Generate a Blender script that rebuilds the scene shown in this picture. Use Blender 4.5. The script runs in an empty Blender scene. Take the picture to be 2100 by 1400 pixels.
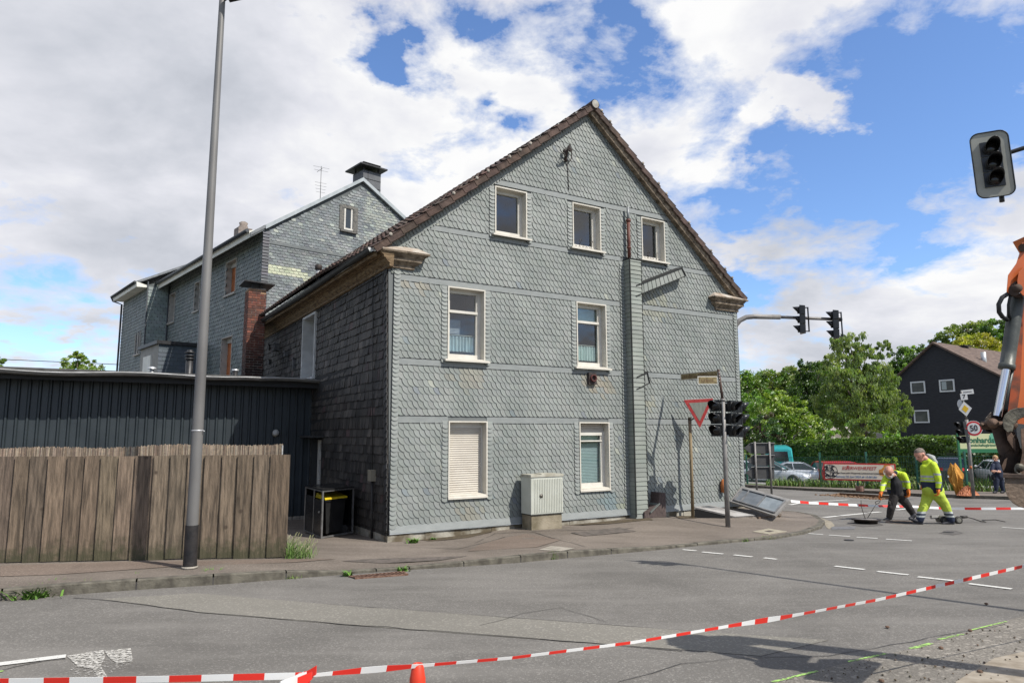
import bpy, bmesh, math, random
from mathutils import Vector, Matrix
from math import sin, cos, pi, radians, atan2, sqrt
random.seed(7)
SC = bpy.context.scene
COL = SC.collection
V = Vector
# ---------------------------------------------------------------- camera
FP = 1411.0                                   # focal length in photo pixels (photo is 2100 wide)
TH = math.atan(190/1411); RO = 0.0031
F0 = V((0, cos(TH), sin(TH))); R0 = V((1, 0, 0)); U0 = V((0, -sin(TH), cos(TH)))
RV = R0*cos(RO)-U0*sin(RO); UV = R0*sin(RO)+U0*cos(RO)
CAMP = V((0, 0, 1.7))
cd = bpy.data.cameras.new('camera'); cam = bpy.data.objects.new('camera', cd); COL.objects.link(cam)
cd.sensor_width = 36; cd.lens = FP/2100*36; cd.clip_start = 0.1; cd.clip_end = 5000
m = Matrix((RV, UV, -F0)).transposed().to_4x4(); m.translation = CAMP
cam.matrix_world = m
SC.camera = cam
# ---------------------------------------------------------------- house directions, sun
def ray(x, y): return F0+RV*((x-1050)/FP)-UV*((y-700)/FP)
def flat(v): return V((v[0], v[1], 0)).normalized()
HU = flat(ray(3380, 883))                     # along the slate gable, to the right and away
HV = V((-HU.y, HU.x, 0))                      # along the side wall, away
SUNH = (-HV+HU*0.44)
SUN = V((SUNH.x, SUNH.y, 1.25)).normalized()  # towards the sun
SEL = math.asin(SUN.z); SAZ = atan2(SUN.x, SUN.y)
sl = bpy.data.lights.new('sun', 'SUN'); sl.energy = 5.0; sl.angle = radians(0.5); sl.color = (1.0, 0.955, 0.89)
so = bpy.data.objects.new('sun', sl); COL.objects.link(so); so.rotation_euler = (-SUN).to_track_quat('-Z', 'Y').to_euler(); so.location = (0, 0, 60)
SC.view_settings.view_transform = 'Standard'; SC.view_settings.look = 'None'
SC.view_settings.exposure = 0.20; SC.view_settings.gamma = 1
SC.render.film_transparent = False
SC.cycles.max_bounces = 5; SC.cycles.diffuse_bounces = 2; SC.cycles.glossy_bounces = 2; SC.cycles.transmission_bounces = 3; SC.cycles.transparent_max_bounces = 8
SC.cycles.use_denoising = True
# ---------------------------------------------------------------- sky
W = bpy.data.worlds.new('World'); SC.world = W; W.use_nodes = True
nt = W.node_tree; nt.nodes.clear()
def N(t, typ, **k):
    n = t.nodes.new(typ)
    for a, b in k.items(): setattr(n, a, b)
    return n
def math_(t, op, a, b=None, c=None, clamp=False):
    n = N(t, 'ShaderNodeMath', operation=op); n.use_clamp = clamp
    for i, x in enumerate((a, b, c)):
        if x is None: continue
        if isinstance(x, (int, float)): n.inputs[i].default_value = x
        else: t.links.new(x, n.inputs[i])
    return n.outputs[0]
def mixc(t, f, a, b):
    n = N(t, 'ShaderNodeMix', data_type='RGBA')
    for i, x in ((0, f), (6, a), (7, b)):
        if isinstance(x, (int, float)): n.inputs[i].default_value = x
        elif isinstance(x, tuple): n.inputs[i].default_value = (*x, 1)
        else: t.links.new(x, n.inputs[i])
    return n.outputs[2]
def noise(t, vec, scale, detail=4, rough=0.5, dist=0.0, dim='3D'):
    n = N(t, 'ShaderNodeTexNoise', noise_dimensions=dim)
    n.inputs['Scale'].default_value = scale; n.inputs['Detail'].default_value = detail
    n.inputs['Roughness'].default_value = rough; n.inputs['Distortion'].default_value = dist
    if vec is not None: t.links.new(vec, n.inputs['Vector'])
    return n.outputs['Fac']
def ramp(t, fac, stops):
    n = N(t, 'ShaderNodeValToRGB'); e = n.color_ramp.elements
    while len(e) < len(stops): e.new(0.5)
    for k, (p, c) in enumerate(stops):
        e[k].position = p; e[k].color = (c, c, c, 1) if isinstance(c, (int, float)) else (*c, 1)
    t.links.new(fac, n.inputs[0]); return n.outputs[0]
sky = N(nt, 'ShaderNodeTexSky', sky_type='NISHITA'); sky.sun_disc = False
sky.sun_elevation = SEL; sky.sun_rotation = SAZ; sky.altitude = 200; sky.air_density = 1.0; sky.dust_density = 0.6; sky.ozone_density = 1.6
skc = N(nt, 'ShaderNodeMix', data_type='RGBA', blend_type='MULTIPLY'); skc.inputs[0].default_value = 1; nt.links.new(sky.outputs[0], skc.inputs[6]); skc.inputs[7].default_value = (.84, 1.0, 1.24, 1)
bg1 = N(nt, 'ShaderNodeBackground'); nt.links.new(skc.outputs[2], bg1.inputs[0]); bg1.inputs[1].default_value = 0.145
tc = N(nt, 'ShaderNodeTexCoord'); sep = N(nt, 'ShaderNodeSeparateXYZ'); nt.links.new(tc.outputs['Generated'], sep.inputs[0])
zz = math_(nt, 'ADD', math_(nt, 'MAXIMUM', sep.outputs[2], 0.0), 0.30)
cx_ = math_(nt, 'DIVIDE', sep.outputs[0], zz); cy_ = math_(nt, 'DIVIDE', sep.outputs[1], zz)
comb = N(nt, 'ShaderNodeCombineXYZ'); nt.links.new(cx_, comb.inputs[0]); nt.links.new(cy_, comb.inputs[1])
cv = comb.outputs[0]
def skyat(px, py):
    d = ray(px, py).normalized(); z = max(d.z, 0)+0.30
    return (d.x/z, d.y/z)
nwv = N(nt, 'ShaderNodeTexNoise'); nwv.inputs['Scale'].default_value = 4.5; nwv.inputs['Detail'].default_value = 6; nwv.inputs['Roughness'].default_value = .6; nt.links.new(cv, nwv.inputs['Vector'])
wv1 = N(nt, 'ShaderNodeVectorMath', operation='SUBTRACT'); nt.links.new(nwv.outputs['Color'], wv1.inputs[0]); wv1.inputs[1].default_value = (.5, .5, .5)
wv2 = N(nt, 'ShaderNodeVectorMath', operation='MULTIPLY_ADD'); nt.links.new(wv1.outputs[0], wv2.inputs[0]); wv2.inputs[1].default_value = (.55, .55, 0); nt.links.new(cv, wv2.inputs[2]); cvw = wv2.outputs[0]
def blob(px, py, rad, amp, ex=1.0):
    x, y = skyat(px, py)
    s = N(nt, 'ShaderNodeVectorMath', operation='SUBTRACT'); nt.links.new(cvw, s.inputs[0]); s.inputs[1].default_value = (x, y, 0)
    q = N(nt, 'ShaderNodeVectorMath', operation='MULTIPLY'); nt.links.new(s.outputs[0], q.inputs[0]); q.inputs[1].default_value = (1/rad, ex/rad, 0)
    l = N(nt, 'ShaderNodeVectorMath', operation='LENGTH'); nt.links.new(q.outputs[0], l.inputs[0])
    f = math_(nt, 'SUBTRACT', 1.0, l.outputs['Value'], clamp=True)
    f = N(nt, 'ShaderNodeMath', operation='SMOOTH_MIN') and math_(nt, 'MULTIPLY', f, f)
    return math_(nt, 'MULTIPLY', f, amp)
n1 = noise(nt, cv, 3.3, 10, 0.60, 0.2); n2 = noise(nt, cv, 1.0, 3, 0.5, 0.1); n3 = noise(nt, cv, 2.1, 6, 0.55, 0.2)
dens = math_(nt, 'ADD', math_(nt, 'MULTIPLY', n1, 0.62), math_(nt, 'MULTIPLY', n2, 0.38))
nw = noise(nt, cv, 9, 8, .62, .6)
dens = math_(nt, 'ADD', math_(nt, 'MULTIPLY', math_(nt, 'SUBTRACT', dens, .5), 1.25), .5)
dens = math_(nt, 'ADD', dens, math_(nt, 'MULTIPLY', math_(nt, 'SUBTRACT', nw, .5), .26))
for b in ((1700, 130, 0.62, -0.16, 1), (1560, 330, 0.22, -0.14, 1), (1880, 330, 0.5, -0.07, 1), (830, 140, 0.17, -0.27, 1.3), (770, 90, .12, -.16, 1), (1010, 15, 0.16, -0.2, 1), (960, 235, 0.16, -0.19, 1.4), (1270, 60, .2, -.20, .8), (880, 320, .16, -.12, 1), (1180, 170, .2, -.08, 1), (110, 690, 0.5, -0.24, 3.2), (1500, 590, 0.4, -0.20, 1.8), (1540, 480, .16, -.12, 1),
          (150, 250, 1.3, 0.20, 1), (1000, 330, 0.8, 0.05, 1), (2080, 590, .75, 0.22, 1), (1420, 60, .36, 0.15, 1), (1640, 235, .15, 0.42, 1.4), (1460, 330, .22, .16, 1), (2050, 90, .5, .03, 1), (500, 500, 1.2, 0.10, 1), (1530, 520, .16, .14, 2), (1750, 640, .8, .08, 2), (1830, 390, .32, -.13, 1), (1700, 420, .2, -.10, 1)):
    dens = math_(nt, 'ADD', dens, blob(*b))
cov = ramp(nt, dens, [(0.405, 0.0), (0.46, 0.42), (0.55, 1.0)])
shade = math_(nt, 'ADD', math_(nt, 'MULTIPLY', n3, 0.75), math_(nt, 'MULTIPLY', n1, 0.25))
for b in ((120, 160, .9, 0.11, 1), (150, 560, 1.3, 0.05, 2), (2000, 690, 1.6, 0.05, 1), (650, 330, .5, -0.08, 1), (1000, 200, .7, -0.10, 1), (1500, 100, .8, -.08, 1), (350, 330, .4, -.07, 1), (900, 420, .6, -.06, 1), (1950, 300, .7, -.08, 1)):
    shade = math_(nt, 'ADD', shade, blob(*b))
ccol = ramp(nt, shade, [(0.38, (1.0, 1.0, 1.0)), (0.49, (0.80, 0.81, 0.87)), (0.61, (0.62, 0.645, 0.71)), (0.76, (0.44, 0.47, 0.53))])
bg2 = N(nt, 'ShaderNodeBackground'); nt.links.new(ccol, bg2.inputs[0]); bg2.inputs[1].default_value = 0.86
ms = N(nt, 'ShaderNodeMixShader'); nt.links.new(cov, ms.inputs[0]); nt.links.new(bg1.outputs[0], ms.inputs[1]); nt.links.new(bg2.outputs[0], ms.inputs[2])
wo = N(nt, 'ShaderNodeOutputWorld'); nt.links.new(ms.outputs[0], wo.inputs[0])
W.cycles.sampling_method = 'MANUAL'; W.cycles.sample_map_resolution = 512

# ---------------------------------------------------------------- ground model (the street falls gently away)
def G(Y):
    if Y < 34: return -0.03*Y
    if Y < 48: return -1.02-0.05*(Y-34)
    return -1.72
def plane_hit(x, y, P, n):
    d = ray(x, y); return CAMP+d*((P-CAMP).dot(n)/d.dot(n))
def march(x, y, h):
    d = ray(x, y); lo, hi = 0.5, 600
    for _ in range(50):
        t = (lo+hi)/2; p = CAMP+d*t
        if p.z > h(p.x, p.y): lo = t
        else: hi = t
    return CAMP+d*lo
def gr(x, y, dz=0.0): return march(x, y, lambda X, Y: G(Y)+dz)
def atY(x, y, Y):
    d = ray(x, y); return CAMP+d*(Y/d.y)
KERB = [(-330, 1262, .13), (0, 1232, .13), (140, 1219, .13), (277, 1209, .13), (435, 1199, .13), (585, 1187, .11), (700, 1178, .05), (838, 1168, .04), (950, 1161, .07), (1067, 1153, .11), (1163, 1144, .11), (1253, 1136, .09), (1340, 1128, .06), (1430, 1119, .05), (1504, 1112, .05), (1588, 1105, .05), (1650, 1095, .06), (1685, 1083, .07), (1692, 1073, .08), (1674, 1062, .09), (1640, 1056, .1)]
KP = [(gr(x, y), h) for x, y, h in KERB]
KP.append((KP[-1][0]+HV*5, .1)); KP.append((KP[-2][0]+HV*18, .1))
C0 = atY(797, 1108, 13.37); C0.z = 0
def HP(a, b, z): return V((C0.x, C0.y, 0))+HU*a+HV*b+V((0, 0, z))
CTRL = [(p.x, p.y, h) for p, h in KP]+[(*HP(0, 0, 0)[:2], .09), (*HP(3.2, 0, 0)[:2], .20), (*HP(6.3, 0, 0)[:2], .26), (*HP(9.9, 0, 0)[:2], .33), (-4.6, 10.2, .13), (-8, 10.9, .12), (-3.7, 11.3, .12), (-4, 15, .1), (-5, 18, .1), (0, 25, .2)]
def bump(X, Y):
    s = w = 0
    for x, y, h in CTRL:
        q = 1/((X-x)**2+(Y-y)**2+0.02)**1.5; s += q*h; w += q
    return s/w
def SW(X, Y): return G(Y)+bump(X, Y)
def sw(x, y): return march(x, y, SW)

# ---------------------------------------------------------------- materials
MATS = {}
def mat(name, c1, c2=None, scale=6, rough=0.7, metal=0.0, bump=0.0, bscale=40, vcol=False, detail=4, spec=0.4, stretch=(1, 1, 1), lo=.35, hi=.65, coat=0, rnd=0):
    if name in MATS: return MATS[name]
    m = bpy.data.materials.new(name); m.use_nodes = True; t = m.node_tree; t.nodes.clear()
    b = N(t, 'ShaderNodeBsdfPrincipled'); o = N(t, 'ShaderNodeOutputMaterial'); t.links.new(b.outputs[0], o.inputs[0])
    b.inputs['Roughness'].default_value = rough; b.inputs['Metallic'].default_value = metal; b.inputs['Specular IOR Level'].default_value = spec
    if coat: b.inputs['Coat Weight'].default_value = coat; b.inputs['Coat Roughness'].default_value = 0.05
    vec = None
    tcn = N(t, 'ShaderNodeTexCoord'); mp = N(t, 'ShaderNodeMapping'); mp.inputs['Scale'].default_value = stretch
    t.links.new(tcn.outputs['Object'], mp.inputs[0]); vec = mp.outputs[0]
    base = None
    if vcol:
        at = N(t, 'ShaderNodeAttribute', attribute_name='Col'); base = at.outputs['Color']
        if c1 is not None:
            mx = N(t, 'ShaderNodeMix', data_type='RGBA', blend_type='MULTIPLY'); mx.inputs[0].default_value = 1
            t.links.new(base, mx.inputs[6])
            f = ramp(t, noise(t, vec, scale, detail), [(lo, 0.0), (hi, 1.0)])
            t.links.new(mixc(t, f, c1, c2 or c1), mx.inputs[7]); base = mx.outputs[2]
    elif c2 is not None:
        f = ramp(t, noise(t, vec, scale, detail), [(lo, 0.0), (hi, 1.0)])
        base = mixc(t, f, c1, c2)
    if base is None: b.inputs['Base Color'].default_value = (*c1, 1)
    else: t.links.new(base, b.inputs['Base Color'])
    if bump:
        bn = N(t, 'ShaderNodeBump'); bn.inputs['Strength'].default_value = bump; bn.inputs['Distance'].default_value = 0.02
        t.links.new(noise(t, vec, bscale, 3), bn.inputs['Height']); t.links.new(bn.outputs[0], b.inputs['Normal'])
    MATS[name] = m; return m

# ---------------------------------------------------------------- mesh builder
class MB:
    def __init__(s): s.v = []; s.f = []; s.mi = []; s.c = []; s.T = None; s.sm = []
    def add(s, pts, faces, mi=0, col=(1, 1, 1), smooth=False):
        k = len(s.v)
        for p in pts:
            p = V(p)
            s.v.append(s.T @ p if s.T is not None else p)
        for f in faces: s.f.append(tuple(k+i for i in f)); s.mi.append(mi); s.c.append(col); s.sm.append(smooth)
    def poly(s, pts, mi=0, col=(1, 1, 1)): s.add(pts, [tuple(range(len(pts)))], mi, col)
    def hexa(s, p, mi=0, col=(1, 1, 1)):       # p: 4 bottom, 4 top
        s.add(p, [(3, 2, 1, 0), (4, 5, 6, 7), (0, 1, 5, 4), (1, 2, 6, 5), (2, 3, 7, 6), (3, 0, 4, 7)], mi, col)
    def box(s, x0, x1, y0, y1, z0, z1, mi=0, col=(1, 1, 1)):
        s.hexa([(x0, y0, z0), (x1, y0, z0), (x1, y1, z0), (x0, y1, z0), (x0, y0, z1), (x1, y0, z1), (x1, y1, z1), (x0, y1, z1)], mi, col)
    def fbox(s, fr, a0, a1, b0, b1, z0, z1, mi=0, col=(1, 1, 1)):
        s.hexa([fr(a0, b0, z0), fr(a1, b0, z0), fr(a1, b1, z0), fr(a0, b1, z0), fr(a0, b0, z1), fr(a1, b0, z1), fr(a1, b1, z1), fr(a0, b1, z1)], mi, col)
    def bar(s, p, q, w, h=None, up=(0, 0, 1), mi=0, col=(1, 1, 1)):
        p, q = V(p), V(q); d = (q-p).normalized(); h = h or w
        sx = d.cross(V(up)); sx = sx.normalized() if sx.length > 1e-4 else d.orthogonal().normalized(); uy = sx.cross(d)
        sx *= w/2; uy *= h/2
        s.hexa([p-sx-uy, p+sx-uy, q+sx-uy, q-sx-uy, p-sx+uy, p+sx+uy, q+sx+uy, q-sx+uy], mi, col)
    def tube(s, pts, r, n=10, mi=0, col=(1, 1, 1), caps=True, sc=None):
        pts = [V(p) for p in pts]; rs = r if isinstance(r, (list, tuple)) else [r]*len(pts)
        vs = []; prev = None
        for i, p in enumerate(pts):
            d = (pts[min(i+1, len(pts)-1)]-pts[max(i-1, 0)]).normalized()
            if prev is None: prev = d.orthogonal().normalized()
            x = (prev-d*prev.dot(d)).normalized(); y = d.cross(x); prev = x
            for k in range(n):
                a = 2*pi*k/n; vs.append(p+(x*cos(a)+y*sin(a))*rs[i])
        fs = [(i*n+k, i*n+(k+1) % n, (i+1)*n+(k+1) % n, (i+1)*n+k) for i in range(len(pts)-1) for k in range(n)]
        s.add(vs, fs, mi, col, True)
        if caps:
            s.add(vs[:n], [tuple(range(n-1, -1, -1))], mi, col); s.add(vs[-n:], [tuple(range(n))], mi, col)
    def lathe(s, o, ax, prof, n=20, mi=0, col=(1, 1, 1), smooth=True):     # prof: (r, h) along ax
        o = V(o); ax = V(ax).normalized(); x = ax.orthogonal().normalized(); y = ax.cross(x); vs = []
        for r, h in prof:
            for k in range(n):
                a = 2*pi*k/n; vs.append(o+ax*h+(x*cos(a)+y*sin(a))*r)
        fs = [(i*n+k, i*n+(k+1) % n, (i+1)*n+(k+1) % n, (i+1)*n+k) for i in range(len(prof)-1) for k in range(n)]
        s.add(vs, fs, mi, col, smooth)
    def prism(s, pts, off, mi=0, col=(1, 1, 1), mside=None, cside=None):       # planar outline pushed by off
        pts = [V(p) for p in pts]; n = len(pts); off = V(off)
        s.add(pts, [tuple(range(n))], mi, col); s.add([p+off for p in pts], [tuple(range(n-1, -1, -1))], mi, col)
        s.add(pts+[p+off for p in pts], [(i, (i+1) % n, n+(i+1) % n, n+i) for i in range(n)], mi if mside is None else mside, col if cside is None else cside)
    def build(s, name, mats, parent=None, base=None, rotz=0, label=None, cat=None, group=None, kind=None, fixn=True):
        me = bpy.data.meshes.new(name)
        if parent is not None and '_b' in parent: M = Matrix([list(r) for r in [parent['_b'][i*4:i*4+4] for i in range(4)]])
        elif base is not None: M = Matrix.Translation(V(base)) @ Matrix.Rotation(rotz, 4, 'Z')
        else: M = Matrix.Identity(4)
        Mi = M.inverted()
        me.from_pydata([Mi @ p for p in s.v], [], s.f)
        if not isinstance(mats, (list, tuple)): mats = [mats]
        for q in mats: me.materials.append(q)
        me.polygons.foreach_set('material_index', s.mi)
        me.polygons.foreach_set('use_smooth', s.sm)
        ca = me.color_attributes.new('Col', 'FLOAT_COLOR', 'CORNER')
        flatc = []
        for f, c in zip(s.f, s.c): flatc.extend((c[0], c[1], c[2], 1.0)*len(f))
        ca.data.foreach_set('color', flatc)
        if fixn:
            bm = bmesh.new(); bm.from_mesh(me); bmesh.ops.remove_doubles(bm, verts=bm.verts, dist=1e-5) if len(s.v) < 4000 else None
            bmesh.ops.recalc_face_normals(bm, faces=bm.faces); bm.to_mesh(me); bm.free()
        o = bpy.data.objects.new(name, me); COL.objects.link(o)
        if parent is not None: o.parent = parent
        elif base is not None: o.location = V(base); o.rotation_euler = (0, 0, rotz)
        if '_k' not in o: o['_b'] = [M[i][j] for i in range(4) for j in range(4)]
        tag(o, label, cat, group, kind)
        return o
def tag(o, label=None, cat=None, group=None, kind=None):
    if label: o['label'] = label
    if cat: o['category'] = cat
    if group: o['group'] = group
    if kind: o['kind'] = kind
    return o
def thing(name, base, label, cat, group=None, rotz=0):
    o = bpy.data.objects.new(name, None); COL.objects.link(o); o.empty_display_size = 0.2
    o.location = V(base); o.rotation_euler = (0, 0, rotz)
    M = Matrix.Translation(V(base)) @ Matrix.Rotation(rotz, 4, 'Z')
    o['_b'] = [M[i][j] for i in range(4) for j in range(4)]
    return tag(o, label, cat, group)
def LT(base, rotz=0): return Matrix.Translation(V(base)) @ Matrix.Rotation(rotz, 4, 'Z')
def copy_tree(o, parent=None):
    c = o.copy(); COL.objects.link(c); c.parent = parent
    for ch in o.children: copy_tree(ch, c)
    return c
def text(s, size, o, ax, up, m, name='lettering', parent=None, align='CENTER', ext=0.002, bold=0.0, shear=0, sx=1.0):
    cu = bpy.data.curves.new(name, 'FONT'); cu.body = s; cu.size = size; cu.align_x = align; cu.align_y = 'CENTER'; cu.extrude = ext; cu.offset = bold; cu.shear = shear
    cu.materials.append(m); cu.resolution_u = 3
    tmp = bpy.data.objects.new('tmp', cu); COL.objects.link(tmp); bpy.context.view_layer.update()
    me = bpy.data.meshes.new_from_object(tmp.evaluated_get(bpy.context.evaluated_depsgraph_get())); bpy.data.objects.remove(tmp); bpy.data.curves.remove(cu)
    me.name = name; ob = bpy.data.objects.new(name, me); COL.objects.link(ob)
    ax = V(ax).normalized(); up = V(up).normalized(); nn = ax.cross(up)
    M = Matrix((ax*sx, up, nn)).transposed().to_4x4(); M.translation = V(o)
    if parent is not None:
        ob.parent = parent; B = Matrix([list(r) for r in [parent['_b'][i*4:i*4+4] for i in range(4)]]); ob.matrix_local = B.inverted() @ M
    else: ob.matrix_world = M
    return ob
def clip_poly(p, fn):         # keep where fn >= 0
    out = []
    for i in range(len(p)):
        a, b = p[i], p[(i+1) % len(p)]; fa, fb = fn(a), fn(b)
        if fa >= 0: out.append(a)
        if (fa >= 0) != (fb >= 0):
            t = fa/(fa-fb); out.append(tuple(x+(y-x)*t for x, y in zip(a, b)))
    return out
def jit(c, s):
    k = 1+random.uniform(-s, s); return tuple(max(0, x*k*(1+random.uniform(-s, s)*.25)) for x in c)
# ================================================================ GROUND
def asphalt(name, c1, c2, grain=130, stain=0.5, patch=None, rough=.9):
    m = bpy.data.materials.new(name); m.use_nodes = True; t = m.node_tree; t.nodes.clear()
    b = N(t, 'ShaderNodeBsdfPrincipled'); o = N(t, 'ShaderNodeOutputMaterial'); t.links.new(b.outputs[0], o.inputs[0])
    b.inputs['Roughness'].default_value = rough; b.inputs['Specular IOR Level'].default_value = 0.25
    tcn = N(t, 'ShaderNodeTexCoord'); vec = tcn.outputs['Object']
    base = mixc(t, ramp(t, noise(t, vec, grain, 2, .7), [(.38, 0.0), (.62, 1.0)]), c1, c2)
    vo = N(t, 'ShaderNodeTexVoronoi'); vo.inputs['Scale'].default_value = grain*.55; t.links.new(vec, vo.inputs['Vector'])
    sepc = N(t, 'ShaderNodeSeparateColor'); t.links.new(vo.outputs['Color'], sepc.inputs[0])
    sp = ramp(t, sepc.outputs[0], [(.82, 0.0), (.9, 1.0)])
    base = mixc(t, math_(t, 'MULTIPLY', sp, .5), base, tuple(min(1, x*1.75) for x in c2))
    big = ramp(t, noise(t, vec, .55, 6, .6, .5), [(.36, 0.0), (.66, 1.0)])
    base = mixc(t, math_(t, 'MULTIPLY', big, stain), base, tuple(x*.62 for x in c1))
    mp = N(t, 'ShaderNodeMapping'); mp.inputs['Scale'].default_value = (.35, 1.5, 1); mp.inputs['Rotation'].default_value = (0, 0, -.25); t.links.new(vec, mp.inputs[0])
    st = ramp(t, noise(t, mp.outputs[0], 1.2, 5, .6), [(.45, 0.0), (.75, 1.0)])
    base = mixc(t, math_(t, 'MULTIPLY', st, stain*1.0), base, tuple(min(1, x*1.3) for x in c2))
    t.links.new(base, b.inputs['Base Color'])
    bn = N(t, 'ShaderNodeBump'); bn.inputs['Strength'].default_value = .5; bn.inputs['Distance'].default_value = .01
    t.links.new(noise(t, vec, grain*1.2, 2), bn.inputs['Height']); t.links.new(bn.outputs[0], b.inputs['Normal'])
    return m
M_road = asphalt('road_asphalt', (.118, .110, .098), (.185, .174, .156))
M_patch = asphalt('patch_asphalt', (.168, .157, .134), (.200, .188, .160), 110, .25)
M_rough = asphalt('milled_asphalt', (.115, .105, .088), (.225, .205, .175), 60, .35)
M_walk = asphalt('walk_asphalt', (.128, .107, .087), (.182, .154, .128), 110, .55)
M_walk2 = asphalt('walk_asphalt_red', (.140, .108, .085), (.180, .142, .114), 110, .5)
M_kerb = mat('kerb_stone', (.065, .058, .045), (.14, .128, .10), 7, .9, bump=.4)
M_grass = mat('grass_soil', (.055, .085, .022), (.10, .13, .04), 3, .95)
M_lot = mat('gravel_lot', (.17, .165, .155), (.27, .26, .245), 9, .95, bump=.4)
M_dirt = mat('dirt', (.11, .065, .035), (.21, .13, .075), 7, .95, bump=.6)
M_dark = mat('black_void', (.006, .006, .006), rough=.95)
M_crack = mat('tar_seam', (.035, .032, .03), (.06, .056, .05), 9, .7)
M_conc = mat('concrete', (.20, .18, .145), (.34, .31, .26), 4, .9, bump=.3)

# far kerb of the side street (runs parallel to the house's side wall)
FK = [gr(x, y) for x, y in ((1572, 1001), (1600, 1003), (1657, 1006), (1797, 1012), (1886, 1018), (1966, 1021), (2064, 1024), (2100, 1026))]
FB = [gr(x, y, .12) for x, y in ((1566, 994.5), (1600, 996), (1668, 998), (1790, 1001.5), (1870, 1003.5), (1957, 1006), (2050, 1008), (2100, 1009))]
FK = [FK[0]+HV*60]+FK+[FK[-1]-HV*12, FK[-1]-HV*50]; FB = [FB[0]+HV*60]+FB+[FB[-1]-HV*12, FB[-1]-HV*50]
def zg(p, dz=0): return V((p.x, p.y, G(p.y)+dz))
# ground sheet out to the horizon; below the carriageway it is cut down so that the dug pit is open
def ground_sheet():
    b = MB()
    ys = [-80, -30, -10, 0, 5, 10, 15, 20, 24, 26, 28, 30, 32, 34, 37, 41, 45, 48, 55, 70, 100, 160, 300, 700, 2500]
    xs = [-2500, -600, -200, -90, -50, -30, -20, -10, -5, 0, 4, 8, 11, 13, 15, 17, 19, 22, 25, 30, 40, 60, 90, 200, 600, 2500]
    def hh(x, y):
        z = G(y)-.05
        if 6 < x < 23 and 18 < y < 33: z -= .75
        if 70 < y and x > -10: z += min(26, (y-70)*.16)*min(1, (x+10)/60)
        return z
    for j in range(len(ys)):
        for i in range(len(xs)): b.v.append(V((xs[i], ys[j], hh(xs[i], ys[j]))))
    n = len(xs)
    for j in range(len(ys)-1):
        for i in range(n-1): b.f.append((j*n+i, j*n+i+1, (j+1)*n+i+1, (j+1)*n+i)); b.mi.append(0); b.c.append((1, 1, 1)); b.sm.append(True)
    b.build('ground', M_grass, kind='structure')
ground_sheet()
PIT = [gr(x, y) for x, y in ((1700, 1014.0), (1818, 1023.0), (1836, 1016.2), (1722, 1010.0))]
def road_sheet():
    # strips between the near edge (far behind the camera) and the far kerb, with the pit left open
    bm = bmesh.new()
    kp = [p for p in FK]
    pts = [V((-90, -20, 0)), V((60, -20, 0)), V((60, 5, 0))]+[V((p.x, p.y, 0)) for p in reversed(kp)]+[V((-90, 90, 0))]
    out = [bm.verts.new(p) for p in pts]; es = [bm.edges.new((out[i], out[(i+1) % len(out)])) for i in range(len(out))]
    hv = [bm.verts.new(V((p.x, p.y, 0))) for p in PIT]; es += [bm.edges.new((hv[i], hv[(i+1) % 4])) for i in range(4)]
    bmesh.ops.triangle_fill(bm, use_beauty=True, edges=es)
    for Y in (-10, -5, 0, 2, 4, 6, 8, 10, 12, 14, 17, 20, 24, 28, 31, 34, 38, 42, 48, 60): bmesh.ops.bisect_plane(bm, geom=bm.verts[:]+bm.edges[:]+bm.faces[:], plane_co=(0, Y, 0), plane_no=(0, 1, 0))
    b = MB()
    for f in bm.faces:
        c = f.calc_center_median()
        b.add([zg(v.co) for v in f.verts], [tuple(range(len(f.verts)))])
    bm.free()
    b.build('road', M_road, kind='structure')
road_sheet()
def sheet(name, pix, m, dz=.004, h=None, kind='structure', lab=None, sub=1, **k):
    fn = gr if h is None else h
    pts = [fn(*p) for p in pix]; b = MB()
    c = sum(pts, V((0, 0, 0)))/len(pts)
    bm = bmesh.new(); bm.faces.new([bm.verts.new((p.x, p.y, 0)) for p in pts])
    bmesh.ops.triangulate(bm, faces=bm.faces[:])
    b = MB()
    for f in bm.faces: b.add([V((v.co.x, v.co.y, (G(v.co.y) if h is None else SW(v.co.x, v.co.y))+dz)) for v in f.verts], [tuple(range(3))])
    bm.free(); return b.build(name, m, kind=kind, **k)
# the pit: soil walls and floor
def pit():
    b = MB(); n = 4
    for i in range(4):
        p, q = PIT[i], PIT[(i+1) % 4]
        b.poly([zg(p, -.002), zg(q, -.002), zg(q, -.7), zg(p, -.7)])
    b.poly([zg(p, -.7) for p in PIT])
    b.build('pit_soil', M_dirt, kind='structure')
    b = MB()      # crumbled spoil along the edge
    for k in range(260):
        t = random.random(); a = PIT[0].lerp(PIT[1], t); p = zg(a)+V((random.gauss(0, .25)-.2, random.gauss(-.25, .18), 0))
        r = random.uniform(.02, .07); b.lathe(p, (random.uniform(-.3, .3), random.uniform(-.3, .3), 1), [(0, -r*.4), (r, 0), (r*.6, r*.6), (0, r*.8)], 6, col=(1, 1, 1), smooth=False)
    b.build('crumbled_soil', M_dirt, kind='stuff', label='crumbs of brown soil along the dug pit by the far kerb')
pit()
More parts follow.
